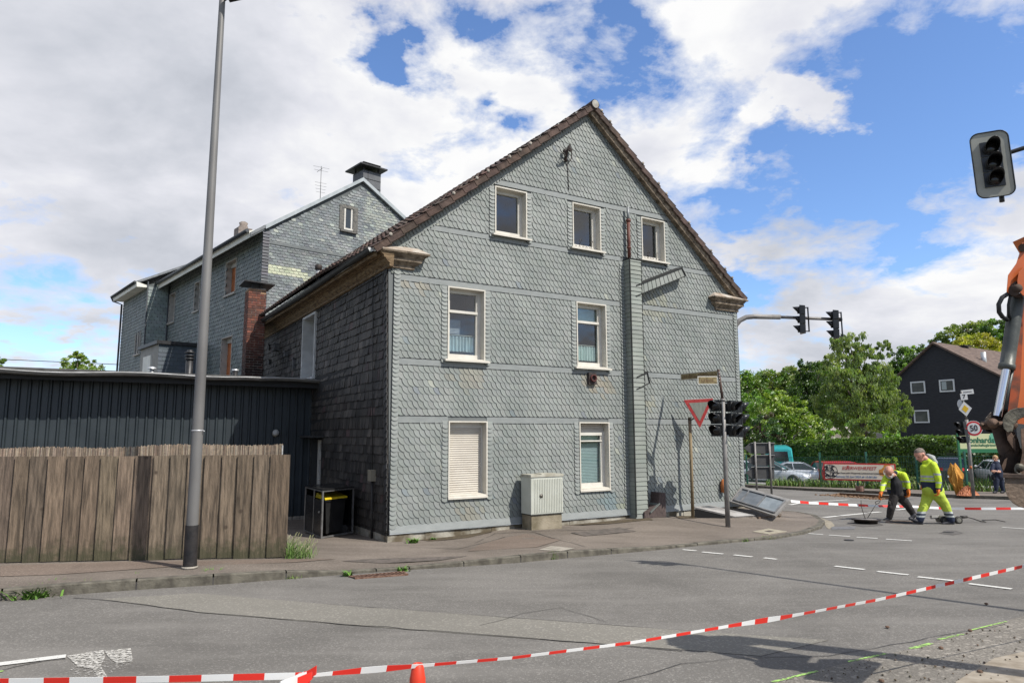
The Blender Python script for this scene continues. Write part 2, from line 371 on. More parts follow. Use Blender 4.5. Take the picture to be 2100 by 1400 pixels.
# light repair strip in the near carriageway, milled dirty strip in the corner
sheet('asphalt_patch', [(205, 1228), (400, 1216), (700, 1241), (1150, 1273), (1400, 1293), (1700, 1312), (1560, 1345), (1400, 1332), (1040, 1306), (700, 1280), (410, 1256)], M_patch)
sheet('milled_strip', [(1590, 1399), (1740, 1358), (1870, 1330), (2000, 1290), (2180, 1240), (2500, 1290), (2600, 1600), (1500, 1600), (1480, 1440)], M_rough)
sheet('dusty_patch', [(1960, 1399), (2040, 1350), (2110, 1335), (2250, 1380), (2250, 1500), (1950, 1500)], mat('dust', (.20, .165, .12), (.33, .29, .23), 6, .95), .008)
def seam(name, pix, w=.02, dz=.007, m=None, h=None, wob=.012):
    b = MB(); pts = [(gr if h is None else h)(*p) for p in pix]
    fine = []
    for a, c in zip(pts, pts[1:]):
        n = max(2, int((c-a).length/.25))
        fine += [a.lerp(c, i/n) for i in range(n)]
    fine.append(pts[-1])
    L = []; Rr = []
    for i, p in enumerate(fine):
        d = (fine[min(i+1, len(fine)-1)]-fine[max(0, i-1)]); s = V((-d.y, d.x, 0)).normalized()
        ww = w*random.uniform(.4, 1.3)/2; off = random.gauss(0, wob)
        z = lambda q: (G(q.y) if h is None else SW(q.x, q.y))+dz
        a = p+s*(ww+off); c = p-s*(ww-off); L.append(V((a.x, a.y, z(a)))); Rr.append(V((c.x, c.y, z(c))))
    for i in range(len(fine)-1): b.poly([L[i], L[i+1], Rr[i+1], Rr[i]])
    return b.build(name, m or M_crack, kind='structure')
seam('road_seam', [(150, 1226), (230, 1232), (410, 1255), (700, 1280), (1040, 1305), (1400, 1335)], .017)
seam('road_seam', [(640, 1236), (1000, 1263), (1150, 1274), (1400, 1292)], .009)
seam('road_seam', [(985, 1283), (1070, 1258), (1150, 1246), (1245, 1275)], .007)
seam('road_seam', [(1270, 1399), (1400, 1362), (1500, 1350), (1700, 1345), (1870, 1315), (2060, 1280)], .009)
seam('road_seam', [(0, 1375), (60, 1360), (135, 1350)], .02)

# paint
def worn(name, c, gap, sc=9, thr=.5):
    m = bpy.data.materials.new(name); m.use_nodes = True; t = m.node_tree; t.nodes.clear()
    b = N(t, 'ShaderNodeBsdfPrincipled'); o = N(t, 'ShaderNodeOutputMaterial'); b.inputs['Roughness'].default_value = .8
    b.inputs['Base Color'].default_value = (*c, 1)
    tr = N(t, 'ShaderNodeBsdfTransparent'); mx = N(t, 'ShaderNodeMixShader'); tcn = N(t, 'ShaderNodeTexCoord')
    f = ramp(t, noise(t, tcn.outputs['Object'], sc, 6, .7), [(thr-gap, 0.0), (thr+.02, 1.0)])
    t.links.new(f, mx.inputs[0]); t.links.new(tr.outputs[0], mx.inputs[1]); t.links.new(b.outputs[0], mx.inputs[2]); t.links.new(mx.outputs[0], o.inputs[0])
    return m
M_paint = worn('road_paint', (.55, .54, .50), .10, 26, .42)
M_paintw = worn('road_paint_worn', (.50, .48, .43), .12, 34, .55)
M_spray = worn('spray_paint', (.30, .50, .12), .10, 26, .52)
def mark(name, p, q, w, m=None, dz=.009, wedge=1.0):
    a, c = gr(*p), gr(*q); s = (c-a); s = V((-s.y, s.x, 0)).normalized()*w/2; b = MB()
    b.poly([zg(a+s, dz), zg(c+s*wedge, dz), zg(c-s*wedge, dz), zg(a-s, dz)]); return b.build(name, m or M_paint, kind='structure')
mark('painted_line', (-120, 1377), (135, 1346), .115)
for pq in (((1400, 1127), (1428, 1129.5)), ((1440, 1132), (1483, 1136)), ((1505, 1138), (1543, 1142)), ((1567, 1144), (1593, 1147)), ((1712, 1161), (1773, 1168)), ((1799, 1172), (1863, 1179)), ((1882, 1183), (1955, 1191)), ((1987, 1197), (2075, 1208)),
           ((1658, 1094), (1688, 1096)), ((1700, 1097), (1743, 1100)), ((1757, 1101.5), (1800, 1104)), ((1817, 1105.5), (1870, 1109)), ((2055, 1081), (2110, 1085))):
    mark('painted_dash', *pq, .10)
for pq in (((1690, 1061), (1718, 1058)), ((1722, 1057.5), (1775, 1052.5)), ((1783, 1051.5), (1805, 1049.5)), ((1838, 1045.5), (1862, 1043)), ((1620, 1035), (1642, 1031)), ((1655, 1029.5), (1740, 1024.5))):
    mark('painted_dash', *pq, .16)
sheet('painted_arrow', [(137, 1346), (180, 1338), (212, 1334), (215, 1350), (206, 1366), (222, 1392), (205, 1397), (190, 1372), (160, 1368)], M_paintw, .009)
sheet('painted_arrow', [(214, 1335), (268, 1330), (272, 1356), (240, 1362), (222, 1348)], M_paintw, .009)
sheet('painted_arrow', [(150, 1362), (205, 1352), (275, 1350), (268, 1366), (200, 1390), (160, 1392), (140, 1380)], worn('paint_remains', (.46, .44, .40), .10, 40, .64), .008)
for p, q, w in (((1583, 1400), (1676, 1377), .03), ((1738, 1358), (1817, 1341), .03), ((1868, 1331), (1910, 1320), .045), ((1925, 1312), (1975, 1301), .035), ((1990, 1293), (2064, 1275), .025), ((-20, 1383), (6, 1376), .04)):
    mark('spray_mark', p, q, w, M_spray)

# ---------------------------------------------------------------- near pavement with its kerb
def pavement():
    b = MB(); kb = MB()
    ks = []
    for i in range(len(KP)-1):
        (p, h), (q, g) = KP[i], KP[i+1]; n = max(1, int((q-p).length/.5))
        for k in range(n): ks.append((p.lerp(q, k/n), h+(g-h)*k/n))
    ks.append(KP[-1])
    inner = []
    for i, (p, h) in enumerate(ks):
        d = ks[min(i+1, len(ks)-1)][0]-ks[max(0, i-1)][0]; s = V((-d.y, d.x, 0)).normalized()
        inner.append(p+s*.13)
    back = []
    for i, (p, h) in enumerate(ks):
        q = inner[i]
        a = max(-14, min(9.2, (V((q.x, q.y, 0))-C0).dot(HU))); bb = (V((q.x, q.y, 0))-C0).dot(HV)
        back.append(HP(a, max(bb+2.5, 2.5 if a > 0 else 11), 0))
    nn = 14; rows = []
    for i in range(len(ks)):
        r = []
        for k in range(nn+1):
            t = (k/nn)**1.5; q = inner[i].lerp(back[i], t)
            r.append(V((q.x, q.y, SW(q.x, q.y) if k else G(q.y)+ks[i][1]-.004)))
        rows.append(r)
    for i in range(len(ks)-1):
        for k in range(nn): b.add([rows[i][k], rows[i+1][k], rows[i+1][k+1], rows[i][k+1]], [(0, 1, 2, 3)], 0, (1, 1, 1), True)
    bm = None
    b.build('pavement', M_walk, kind='structure')
    L = 0; nxt = 0
    for i in range(len(ks)-1):
        p, h = ks[i]; q, g = ks[i+1]; pi_, qi = inner[i], inner[i+1]
        L += (q-p).length; gap = .02 if L >= nxt else 0
        if gap: nxt += 1.0
        p2 = p.lerp(q, gap/max((q-p).length, .1)); pi2 = pi_.lerp(qi, gap/max((q-p).length, .1))
        c = .012
        t1 = [zg(p2, h-.02), zg(q, g-.02)]; s1 = (pi2-p2)*.1; s2 = (qi-q)*.1
        j = random.uniform(-.004, .004)
        kb.poly([zg(p2, -.1), zg(q, -.1), zg(q, g-c), zg(p2, h-c)])
        kb.poly([zg(p2, h-c), zg(q, g-c), zg(q+s2, g+j), zg(p2+s1, h+j)])
        kb.poly([zg(p2+s1, h+j), zg(q+s2, g+j), zg(qi, g+j), zg(pi2, h+j)])
        if gap:
            kb.poly([zg(p2, -.1), zg(pi2, -.1), zg(pi2, h), zg(p2+s1, h+j), zg(p2, h-c)])
            kb.poly([zg(p, -.1), zg(p2, -.1), zg(p2, h-.03), zg(p, h-.03)], mi=1)
    kb.build('kerb', [M_kerb, M_crack], kind='structure')
pavement()
seamw = lambda *pix, w=.02: seam('pavement_seam', pix, w, .006, None, sw)
seamw((975, 1113), (1015, 1093), (1090, 1090), (1170, 1112), (1200, 1121)); seamw((1090, 1090), (1300, 1082)); seamw((840, 1122), (940, 1125), (1035, 1101))
sheet('pavement_patch', [(1035, 1103), (1080, 1094), (1150, 1107), (1100, 1122), (960, 1130), (985, 1116)], M_walk2, .006, sw)
sheet('pavement_patch', [(1105, 1127), (1130, 1119), (1180, 1124), (1150, 1130)], M_conc, .006, sw)
sheet('pavement_patch', [(1170, 1092), (1270, 1081), (1305, 1089), (1200, 1099)], mat('dark_patch', (.07, .06, .05), (.12, .10, .085), 9, .9), .006, sw)
sheet('pavement_patch', [(700, 1150), (760, 1146), (960, 1140), (900, 1149), (780, 1155)], mat('dark_patch', (.07, .06, .05)), .006, sw)
sheet('pavement_patch', [(0, 1160), (250, 1152), (420, 1150), (600, 1146), (690, 1146), (600, 1153), (350, 1162), (120, 1178), (0, 1182)], M_walk2, .006, sw)
# moss and dirt along the wall foot
sheet('mossy_dirt', [(842, 1104), (900, 1096), (975, 1086), (1010, 1090), (960, 1103), (880, 1110)], mat('moss_dirt', (.045, .035, .02), (.10, .075, .045), 22, .95, bump=.6), .008, sw)
sheet('mossy_dirt', [(1160, 1077), (1240, 1069), (1330, 1062), (1340, 1066), (1250, 1074)], mat('moss_dirt', (.045, .035, .02)), .008, sw)
sheet('mossy_dirt', [(1383, 1059), (1410, 1056), (1440, 1058), (1425, 1063), (1395, 1063)], mat('moss_dirt', (.045, .035, .02)), .008, sw)

# ---------------------------------------------------------------- far pavement, verge, car park
def far_side():
    b = MB(); k = MB()
    for i in range(len(FK)-1):
        p, q, P, Q = FK[i], FK[i+1], FB[i], FB[i+1]
        s = V((.12*HU.x, .12*HU.y, 0))
        k.poly([zg(p, -.05), zg(q, -.05), zg(q, .12), zg(p, .12)]); k.poly([zg(p, .12), zg(q, .12), zg(q+s, .12), zg(p+s, .12)])
        b.poly([zg(p+s, .117), zg(q+s, .117), zg(Q, .117), zg(P, .117)])
    b.build('far_pavement', M_walk, kind='structure'); k.build('far_kerb', M_kerb, kind='structure')
    v = MB(); lot = MB()
    for i in range(len(FB)-1):
        P, Q = FB[i], FB[i+1]; s = HU*2.4; S = HU*34
        v.poly([zg(P, .117), zg(Q, .117), zg(Q+s, .05), zg(P+s, .05)])
        m_ = [zg(P+HU*d, .045) for d in (2.4, 9, 16, 24, 34)]; m2 = [zg(Q+HU*d, .045) for d in (2.4, 9, 16, 24, 34)]
        for j in range(4): lot.poly([m_[j], m2[j], m2[j+1], m_[j+1]])
    v.build('verge', M_grass, kind='structure'); lot.build('car_park', M_lot, kind='structure')
far_side()
# ---------------------------------------------------------------- grass blades
M_blade = mat('grass_blade', (1, 1, 1), (.75, .8, .6), 3, .8, vcol=True)
def blades(b, p, h, w, lean, col):
    a = random.uniform(0, 6.28); d = V((cos(a), sin(a), 0)); s = V((-d.y, d.x, 0))*w/2
    m_ = p+V((0, 0, h*.6))+d*lean*.4*h; t = p+V((0, 0, h))+d*lean*h
    b.add([p-s, p+s, m_+s*.7, m_-s*.7, t], [(0, 1, 2, 3), (3, 2, 4)], 0, col)
def gcol():
    c = random.choice(((.13, .22, .04), (.17, .27, .06), (.10, .17, .035), (.22, .29, .09), (.26, .26, .12)))
    return jit(c, .25)
b = MB()
for i in range(1, len(FB)-2):
    P, Q = FB[i], FB[i+1]; n = int((Q-P).length*150)
    for _ in range(min(n, 3500)):
        t = random.random(); q = P.lerp(Q, t)+HU*abs(random.gauss(.15, .75)); blades(b, zg(q, .08), random.uniform(.12, .5)*(1 if random.random() > .1 else 1.3), .05, .45, gcol())
b.build('verge_grass', M_blade, kind='stuff', label='long grass growing along the green mesh fence')
# ================================================================ THE SLATE HOUSE
M_slate = mat('slate_grey_green', (.86, .88, .86), (1.06, 1.06, 1.04), 1.1, .62, vcol=True, bump=.15, bscale=60, lo=.4, hi=.6)
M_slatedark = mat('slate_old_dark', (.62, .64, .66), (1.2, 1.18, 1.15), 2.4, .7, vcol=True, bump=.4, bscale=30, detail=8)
M_edge = mat('slate_edge', (.018, .019, .018), rough=.9)
M_band = mat('slate_band', (.202, .217, .209), (.232, .246, .237), 5, .6, bump=.2, stretch=(1, 1, 3))
M_white = mat('window_white', (.54, .51, .44), (.45, .42, .35), 5, .5, bump=.05, lo=.45, hi=.8)
M_pvc = mat('pvc_frame', (.58, .56, .50), (.50, .475, .42), 4, .4)
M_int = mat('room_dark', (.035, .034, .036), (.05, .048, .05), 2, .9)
M_wood = mat('weathered_wood', (.085, .052, .026), (.235, .165, .09), 7, .85, bump=.5, stretch=(1, 1, 5), detail=7)
M_woodtop = mat('cornice_top', (.42, .39, .34), (.26, .19, .13), 4, .8)
M_oldpaint = mat('cornice_face', (.25, .20, .145), (.085, .062, .04), 9, .8, bump=.5, detail=7)
M_tile = mat('roof_tile', (.42, .39, .36), (.98, .93, .88), 6, .85, vcol=True, bump=.5, bscale=25, detail=7)
M_plinth = mat('plinth_render', (.105, .085, .055), (.34, .32, .265), 2.2, .95, bump=.5, bscale=20, detail=9, lo=.38, hi=.56)
M_lead = mat('lead_strip', (.42, .45, .46), rough=.5)
def glass(name='window_glass', tint=(.62, .68, .72), tr=.72):
    m = bpy.data.materials.new(name); m.use_nodes = True; t = m.node_tree; t.nodes.clear()
    o = N(t, 'ShaderNodeOutputMaterial'); T = N(t, 'ShaderNodeBsdfTransparent'); g = N(t, 'ShaderNodeBsdfGlossy'); mx = N(t, 'ShaderNodeMixShader')
    T.inputs[0].default_value = (tr*.9, tr, tr, 1); g.inputs['Roughness'].default_value = .02; g.inputs[0].default_value = (1, 1, 1, 1)
    lw = N(t, 'ShaderNodeLayerWeight'); lw.inputs[0].default_value = .5
    f = math_(t, 'ADD', math_(t, 'MULTIPLY', math_(t, 'POWER', lw.outputs['Facing'], 5.0), .85), .10); t.links.new(f, mx.inputs[0]); t.links.new(T.outputs[0], mx.inputs[1]); t.links.new(g.outputs[0], mx.inputs[2]); t.links.new(mx.outputs[0], o.inputs[0])
    return m
M_glass = glass()
HOUSE = thing('corner_house', HP(0, 0, -.35), 'grey scalloped slate gable house on the street corner with seven white framed windows', 'house')
AM, ZA, ZE = 4.97, 9.64, 5.42                  # ridge position, apex height, eaves height
AL, AR = -.22, 10.16
def gl(z): return -.002*0-.022*max(0, z)*0 if z < ZE-.35 else AL+(z-ZE)/(ZA-ZE)*(AM-AL)
def outL(z):
    return -.024*max(z, 0) if z <= 5.25 else max(-.024*z, AL+(z-ZE)/(ZA-ZE)*(AM-AL))
def outR(z):
    return 9.9+.0*z if z <= 5.25 else min(9.9, AR-(z-ZE)/(ZA-ZE)*(AR-AM))
WINS = [(1.21, 2.11, .46, 1.97, 'shut'), (4.49, 5.36, .46, 1.97, 'half'), (1.17, 2.05, 3.22, 4.74, 'curt'), (4.46, 5.34, 3.22, 4.74, 'curt2'),
        (2.29, 3.12, 6.02, 7.11, 'top'), (4.39, 5.23, 6.02, 7.11, 'top'), (6.53, 7.32, 6.02, 7.11, 'top')]
GW = lambda b=0: (lambda a, z: HP(a, b, z))
FL0, FL1 = 5.94, 6.30                            # slate clad flue casing on the gable
def spans(z0, z1, wins, L, Rr, cols=0.0, extra=()):
    iv = [(L, Rr)]
    for (a0, a1, w0, w1, _) in list(wins)+[(e0, e1, f0, f1, 0) for e0, e1, f0, f1 in extra]:
        if z1 > w0+.01 and z0 < w1-.01:
            nv = []
            for x, y in iv:
                if a1+cols <= x or a0-cols >= y: nv.append((x, y)); continue
                if a0-cols > x: nv.append((x, a0-cols))
                if a1+cols < y: nv.append((a1+cols, y))
            iv = nv
    return [q for q in iv if q[1]-q[0] > .01]
# backing wall, with real openings
def backing():
    b = MB()
    zs = sorted(set([-.15, 5.0]+[w[2] for w in WINS]+[w[3] for w in WINS]+[ZE-.17+k*.1 for k in range(0, 46)]))
    zs = [z for z in zs if z <= ZA-.05]
    for z0, z1 in zip(zs, zs[1:]):
        for x, y in spans(z0, z1, WINS, -99, 99):
            L0, L1 = (max(x, outL(z)) if x < -50 else x for z in (z0, z1)); R0_, R1 = (min(y, outR(z)) if y > 50 else y for z in (z0, z1))
            L0, L1 = max(L0, outL(z0)), max(L1, outL(z1)); R0_, R1 = min(R0_, outR(z0)), min(R1, outR(z1))
            if R0_-L0 > .01: b.poly([HP(L0, 0, z0), HP(R0_, 0, z0), HP(R1, 0, z1), HP(L1, 0, z1)])
    b.build('gable_wall', mat('slate_under', (.13, .14, .137), rough=.8), HOUSE)
backing()
SLC = [(.210, .224, .212), (.218, .231, .219), (.202, .216, .205), (.213, .226, .214)]
def slcol(a, z):
    c = jit(random.choice(SLC), .05)
    if random.random() < .012: c = jit((.17, .19, .20), .1)
    if random.random() < .006: c = (.30, .31, .27)
    for (x, y, r, k) in ((1.6, 2.95, .6, (1.10, 1.0, .90)), (5.0, 2.92, .7, (1.16, 1.0, .85)), (1.6, .2, .45, (1.1, 1.0, .88)), (6.9, 4.95, .9, (1.14, 1.08, .93)), (6.6, 2.5, .35, (1.12, 1.05, .9)), (5.3, .22, .45, (.8, .95, 1.05)), (5.75, .15, .3, (1.25, 1.25, 1.05)), (.4, 4.8, .5, (1.12, 1.0, .88))):
        d = ((a-x)/r)**2+((z-y)/(r*.55))**2
        if d < 1 and random.random() < .95-d: c = tuple(p*(1+(q-1)*(1-d*.6)) for p, q in zip(c, k))
    return c
def scale_tile(b, fr, a, z, w, h, lo, hi, zlo_fn=None, col=(1, 1, 1), lift=.017, th=.015, side='L'):
    """one arched-cut slate: upper left corner at (a, z), rounded away at its lower left"""
    W2 = w*1.55; hh = h*1.04
    o = [(0, .02), (0, -.16*h), (.05*w, -.36*h), (.17*w, -.58*h), (.36*w, -.79*h), (.62*w, -.93*h), (.92*w, -hh), (W2, -hh), (W2, .02)]
    o = [(a+x, z+y) for x, y in o]
    o = clip_poly(o, lambda p: p[0]-lo)
    if len(o) > 2: o = clip_poly(o, lambda p: hi-p[0])
    if zlo_fn and len(o) > 2: o = clip_poly(o, zlo_fn)
    if len(o) < 3: return
    r = random.uniform(.75, 1.3)
    def off(x, y): return .004+lift*r*(1-(x-a)/W2)*.9+lift*.8*(z-y)/h
    top = [fr(x, -off(x, y), y) for x, y in o]; bot = [fr(x, -off(x, y)+th*1.0, y) for x, y in o]
    n = len(o)
    b.add(top, [tuple(range(n))], 0, col)
    b.add(top+bot, [(i, (i+1) % n, n+(i+1) % n, n+i) for i in range(n)], 1, col)
HPf = lambda a, b, z: HP(a, b, z)
def field(b, fr, z1, z0, rows, w, wins, cols, Lf, Rf, extra=(), slopeclip=None, inset=0.12):
    h = (z1-z0)/rows; sh = random.random()*w
    for r in range(rows):
        zt = z1-r*h; zb = zt-h; sh += random.uniform(-.02, .012)
        L = max(Lf(zt), Lf(zb))+inset; R_ = min(Rf(zt), Rf(zb))-inset
        if slopeclip: L = min(Lf(zt), Lf(zb)); R_ = max(Rf(zt), Rf(zb)); L, R_ = L+inset*.5, R_-inset*.5
        for x, y in spans(zb, zt, wins, L, R_, cols, extra):
            a = x-w*1.5+((sh-x) % w)
            while a < y:
                scale_tile(b, fr, a+random.uniform(-.006, .006), zt+random.uniform(-.003, .003), w, h, x, y, None, slcol(a, zt)); a += w
def column(b, fr, a0, a1, z0, z1, step=.085, col=None, flip=False):
    """a vertical border of overlapping round-ended slates"""
    w = a1-a0; z = z0-random.random()*.03; k = 0
    n = int((z1-z0)/step)+1
    for i in range(n):
        zb = z0+(i)*step; pts = []
        for k in range(7):
            t = k/6; pts.append((a0+w*t, zb-.030*sin(pi*t)+random.uniform(-.001, .001)))
        zt = min(zb+step*1.25, z1+.02)
        pts = pts+[(a1, zt), (a0, zt)]
        c = jit(random.choice(SLC), .05)
        f = lambda x, y: -(.022+.020*(zt-y)/(step*1.3))
        top = [fr(x, f(x, y), y) for x, y in pts]; bot = [fr(x, f(x, y)+.022, y) for x, y in pts]; m = len(pts)
        b.add(top, [tuple(range(m))], 0, c); b.add(top+bot, [(j, (j+1) % m, m+(j+1) % m, m+j) for j in range(m)], 1, c)
BANDS = [(1.93, 2.07), (3.07, 3.20), (4.75, 4.88), (5.88, 6.00), (7.16, 7.29)]
def cladding():
    b = MB(); cw = .13; ex = [(FL0+.02, FL1-.02, -.2, 5.90)]
    ex2 = ex+[(6.30, 7.0, 0, 0)]
    secs = [(1.93, -.03, 14), (3.07, 2.07, 7), (4.75, 3.20, 11), (5.88, 4.88, 7), (7.16, 6.0, 8)]
    for z1, z0, r in secs:
        field(b, HPf, z1, z0, r, .112, WINS, cw, outL, outR, ex, slopeclip=z1 > 5.3)
    n = int((ZA-.1-7.29)/.14); field(b, HPf, 7.29+n*.14, 7.29, n, .112, [], cw, outL, outR, (), slopeclip=True)
    column(b, HPf, -.005, cw, -.05, 5.25); column(b, HPf, 9.9-cw, 9.905, -.05, 5.2)
    for a0, a1, z0, z1, k in WINS:
        column(b, HPf, a0-cw, a0+.01, z0-.06, z1-.02); column(b, HPf, a1-.01, a1+cw, z0-.06, z1-.02)
    column(b, HPf, FL0-cw-.01, FL0+.02, 0, 5.85)
    column(b, HPf, FL1-.02, FL1+.03, 0, 5.85)
    # verge border: slates following the slopes
    for (ax, az, bx, bz) in ((AL, ZE, AM, ZA), (AR, ZE, AM, ZA)):
        d = V((bx-ax, bz-az)); L = d.length; d.normalize(); n_ = V((d.y, -d.x)) if bx > ax else V((-d.y, d.x))
        s = .25
        while s < L-.1:
            o = [(s, 0), (s+.13, 0), (s+.10, .13), (s+.05, .21), (s-.01, .23), (s-.02, .12)]
            P = [(ax+d.x*p+n_.x*q*1.1, az+d.y*p+n_.y*q*1.1) for p, q in o]
            P = [(min(max(x, -.1), 9.9), y) for x, y in P]
            c = jit(random.choice(SLC), .05)
            top = [HP(x, -.022-.012*(q/.23), y) for (x, y), (p, q) in zip(P, o)]; bot = [HP(x, -.010, y) for x, y in P]; m_ = len(P)
            b.add(top, [tuple(range(m_))], 0, c); b.add(top+bot, [(j, (j+1) % m_, m_+(j+1) % m_, m_+j) for j in range(m_)], 1, c)
            s += .085
    b.build('slate_cladding', [M_slate, M_edge], HOUSE, fixn=False)
    b = MB()
    for z0, z1 in BANDS:
        L = max(outL(z0), outL(z1))+(.13 if z1 < 5.5 else .15); R_ = min(outR(z0), outR(z1))-(.13 if z1 < 5.5 else .15)
        wins = [w for w in WINS if not (w[2] > z0-.03 or w[3] < z1)]
        for x, y in spans(z0, z1, WINS, L, R_, 0.0, [(FL0-.1, FL1+.02, -.2, 5.9)]):
            a = x
            while a < y:
                e = min(y, a+random.uniform(.18, .3)); k = random.uniform(0, .004)
                b.hexa([HP(a, -.012-k, z0), HP(e+.004, -.016-k, z0), HP(e, .0, z0), HP(a, .0, z0), HP(a, -.012-k, z1), HP(e+.004, -.016-k, z1), HP(e, 0, z1), HP(a, 0, z1)]); a = e
            b.fbox(HPf, x, y, -.024, -.012, z1-.006, z1+.004, 1); b.fbox(HPf, x, y, -.022, -.012, z0-.012, z0-.004, 1)
    # foot strip, slightly flared
    for x, y in ((0, FL0), (FL1, 9.9)):
        n = 14
        for i in range(n):
            a, e = x+(y-x)*i/n, x+(y-x)*(i+1)/n; j = random.uniform(-.008, .008)
            b.hexa([HP(a, -.055, -.155+j), HP(e+.005, -.055, -.155+j*.5), HP(e, 0, -.15), HP(a, 0, -.15), HP(a, -.022, -.02), HP(e, -.022, -.02), HP(e, 0, -.02), HP(a, 0, -.02)])
    b.build('slate_bands', [M_band, M_edge], HOUSE)
    b = MB(); b.fbox(HPf, 0, 9.88, -.05, -.02, -.168, -.150); b.build('flashing_strip', M_lead, HOUSE)
    b = MB(); n = 40
    for i in range(n):
        a, e = 9.9*i/n, 9.9*(i+1)/n; j = random.uniform(-.015, .015)
        b.hexa([HP(a, -.03+j, -.7), HP(e, -.03+j, -.7), HP(e, .1, -.7), HP(a, .1, -.7), HP(a, -.015+j, -.165), HP(e, -.015+j, -.165), HP(e, .1, -.165), HP(a, .1, -.165)])
    b.fbox(HPf, -.035, .1, -.03, 12.2, -.7, -.20)
    b.build('plinth', M_plinth, HOUSE)
cladding()
# ---------------------------------------------------------------- windows of the gable
M_curt = mat('curtain_blue', (.36, .46, .50), (.62, .70, .72), 9, .9, stretch=(6, 6, .3)); M_curt2 = mat('curtain_green', (.5, .62, .58), (.78, .84, .8), 9, .9, stretch=(6, 6, .3))
M_roll = mat('roller_slats', (.50, .465, .40), (.45, .415, .355), 3, .6); M_blind = mat('blind_teal', (.36, .43, .43), (.44, .52, .51), 3, .6)
M_screen = mat('screen_green', (.34, .43, .40), (.42, .50, .47), 6, .7); M_blind2 = mat('blind_grey', (.55, .53, .55), (.45, .43, .45), 3, .6)
def corr(b, fr, a0, a1, bb, z0, z1, step, amp, mi=0):
    """horizontal roller slats"""
    z = z0
    while z < z1-.001:
        e = min(z+step, z1)
        P = [(0, z), (-amp, z+(e-z)*.35), (-amp, z+(e-z)*.7), (0, e)]
        for (o0, y0), (o1, y1) in zip(P, P[1:]): b.poly([fr(a0, bb+o0, y0), fr(a1, bb+o0, y0), fr(a1, bb+o1, y1), fr(a0, bb+o1, y1)], mi)
        z = e
def curtain(b, fr, a0, a1, bb, z0, z1, n=9, amp=.035):
    k = n*6; P = []
    for i in range(k+1):
        t = i/k; P.append((a0+(a1-a0)*t, bb+amp*sin(t*n*2*pi+.5*sin(9*t))))
    for (x, o), (x2, o2) in zip(P, P[1:]): b.add([fr(x, o, z0), fr(x2, o2, z0), fr(x2, o2, z1), fr(x, o, z1)], [(0, 1, 2, 3)], 0, (1, 1, 1), True)
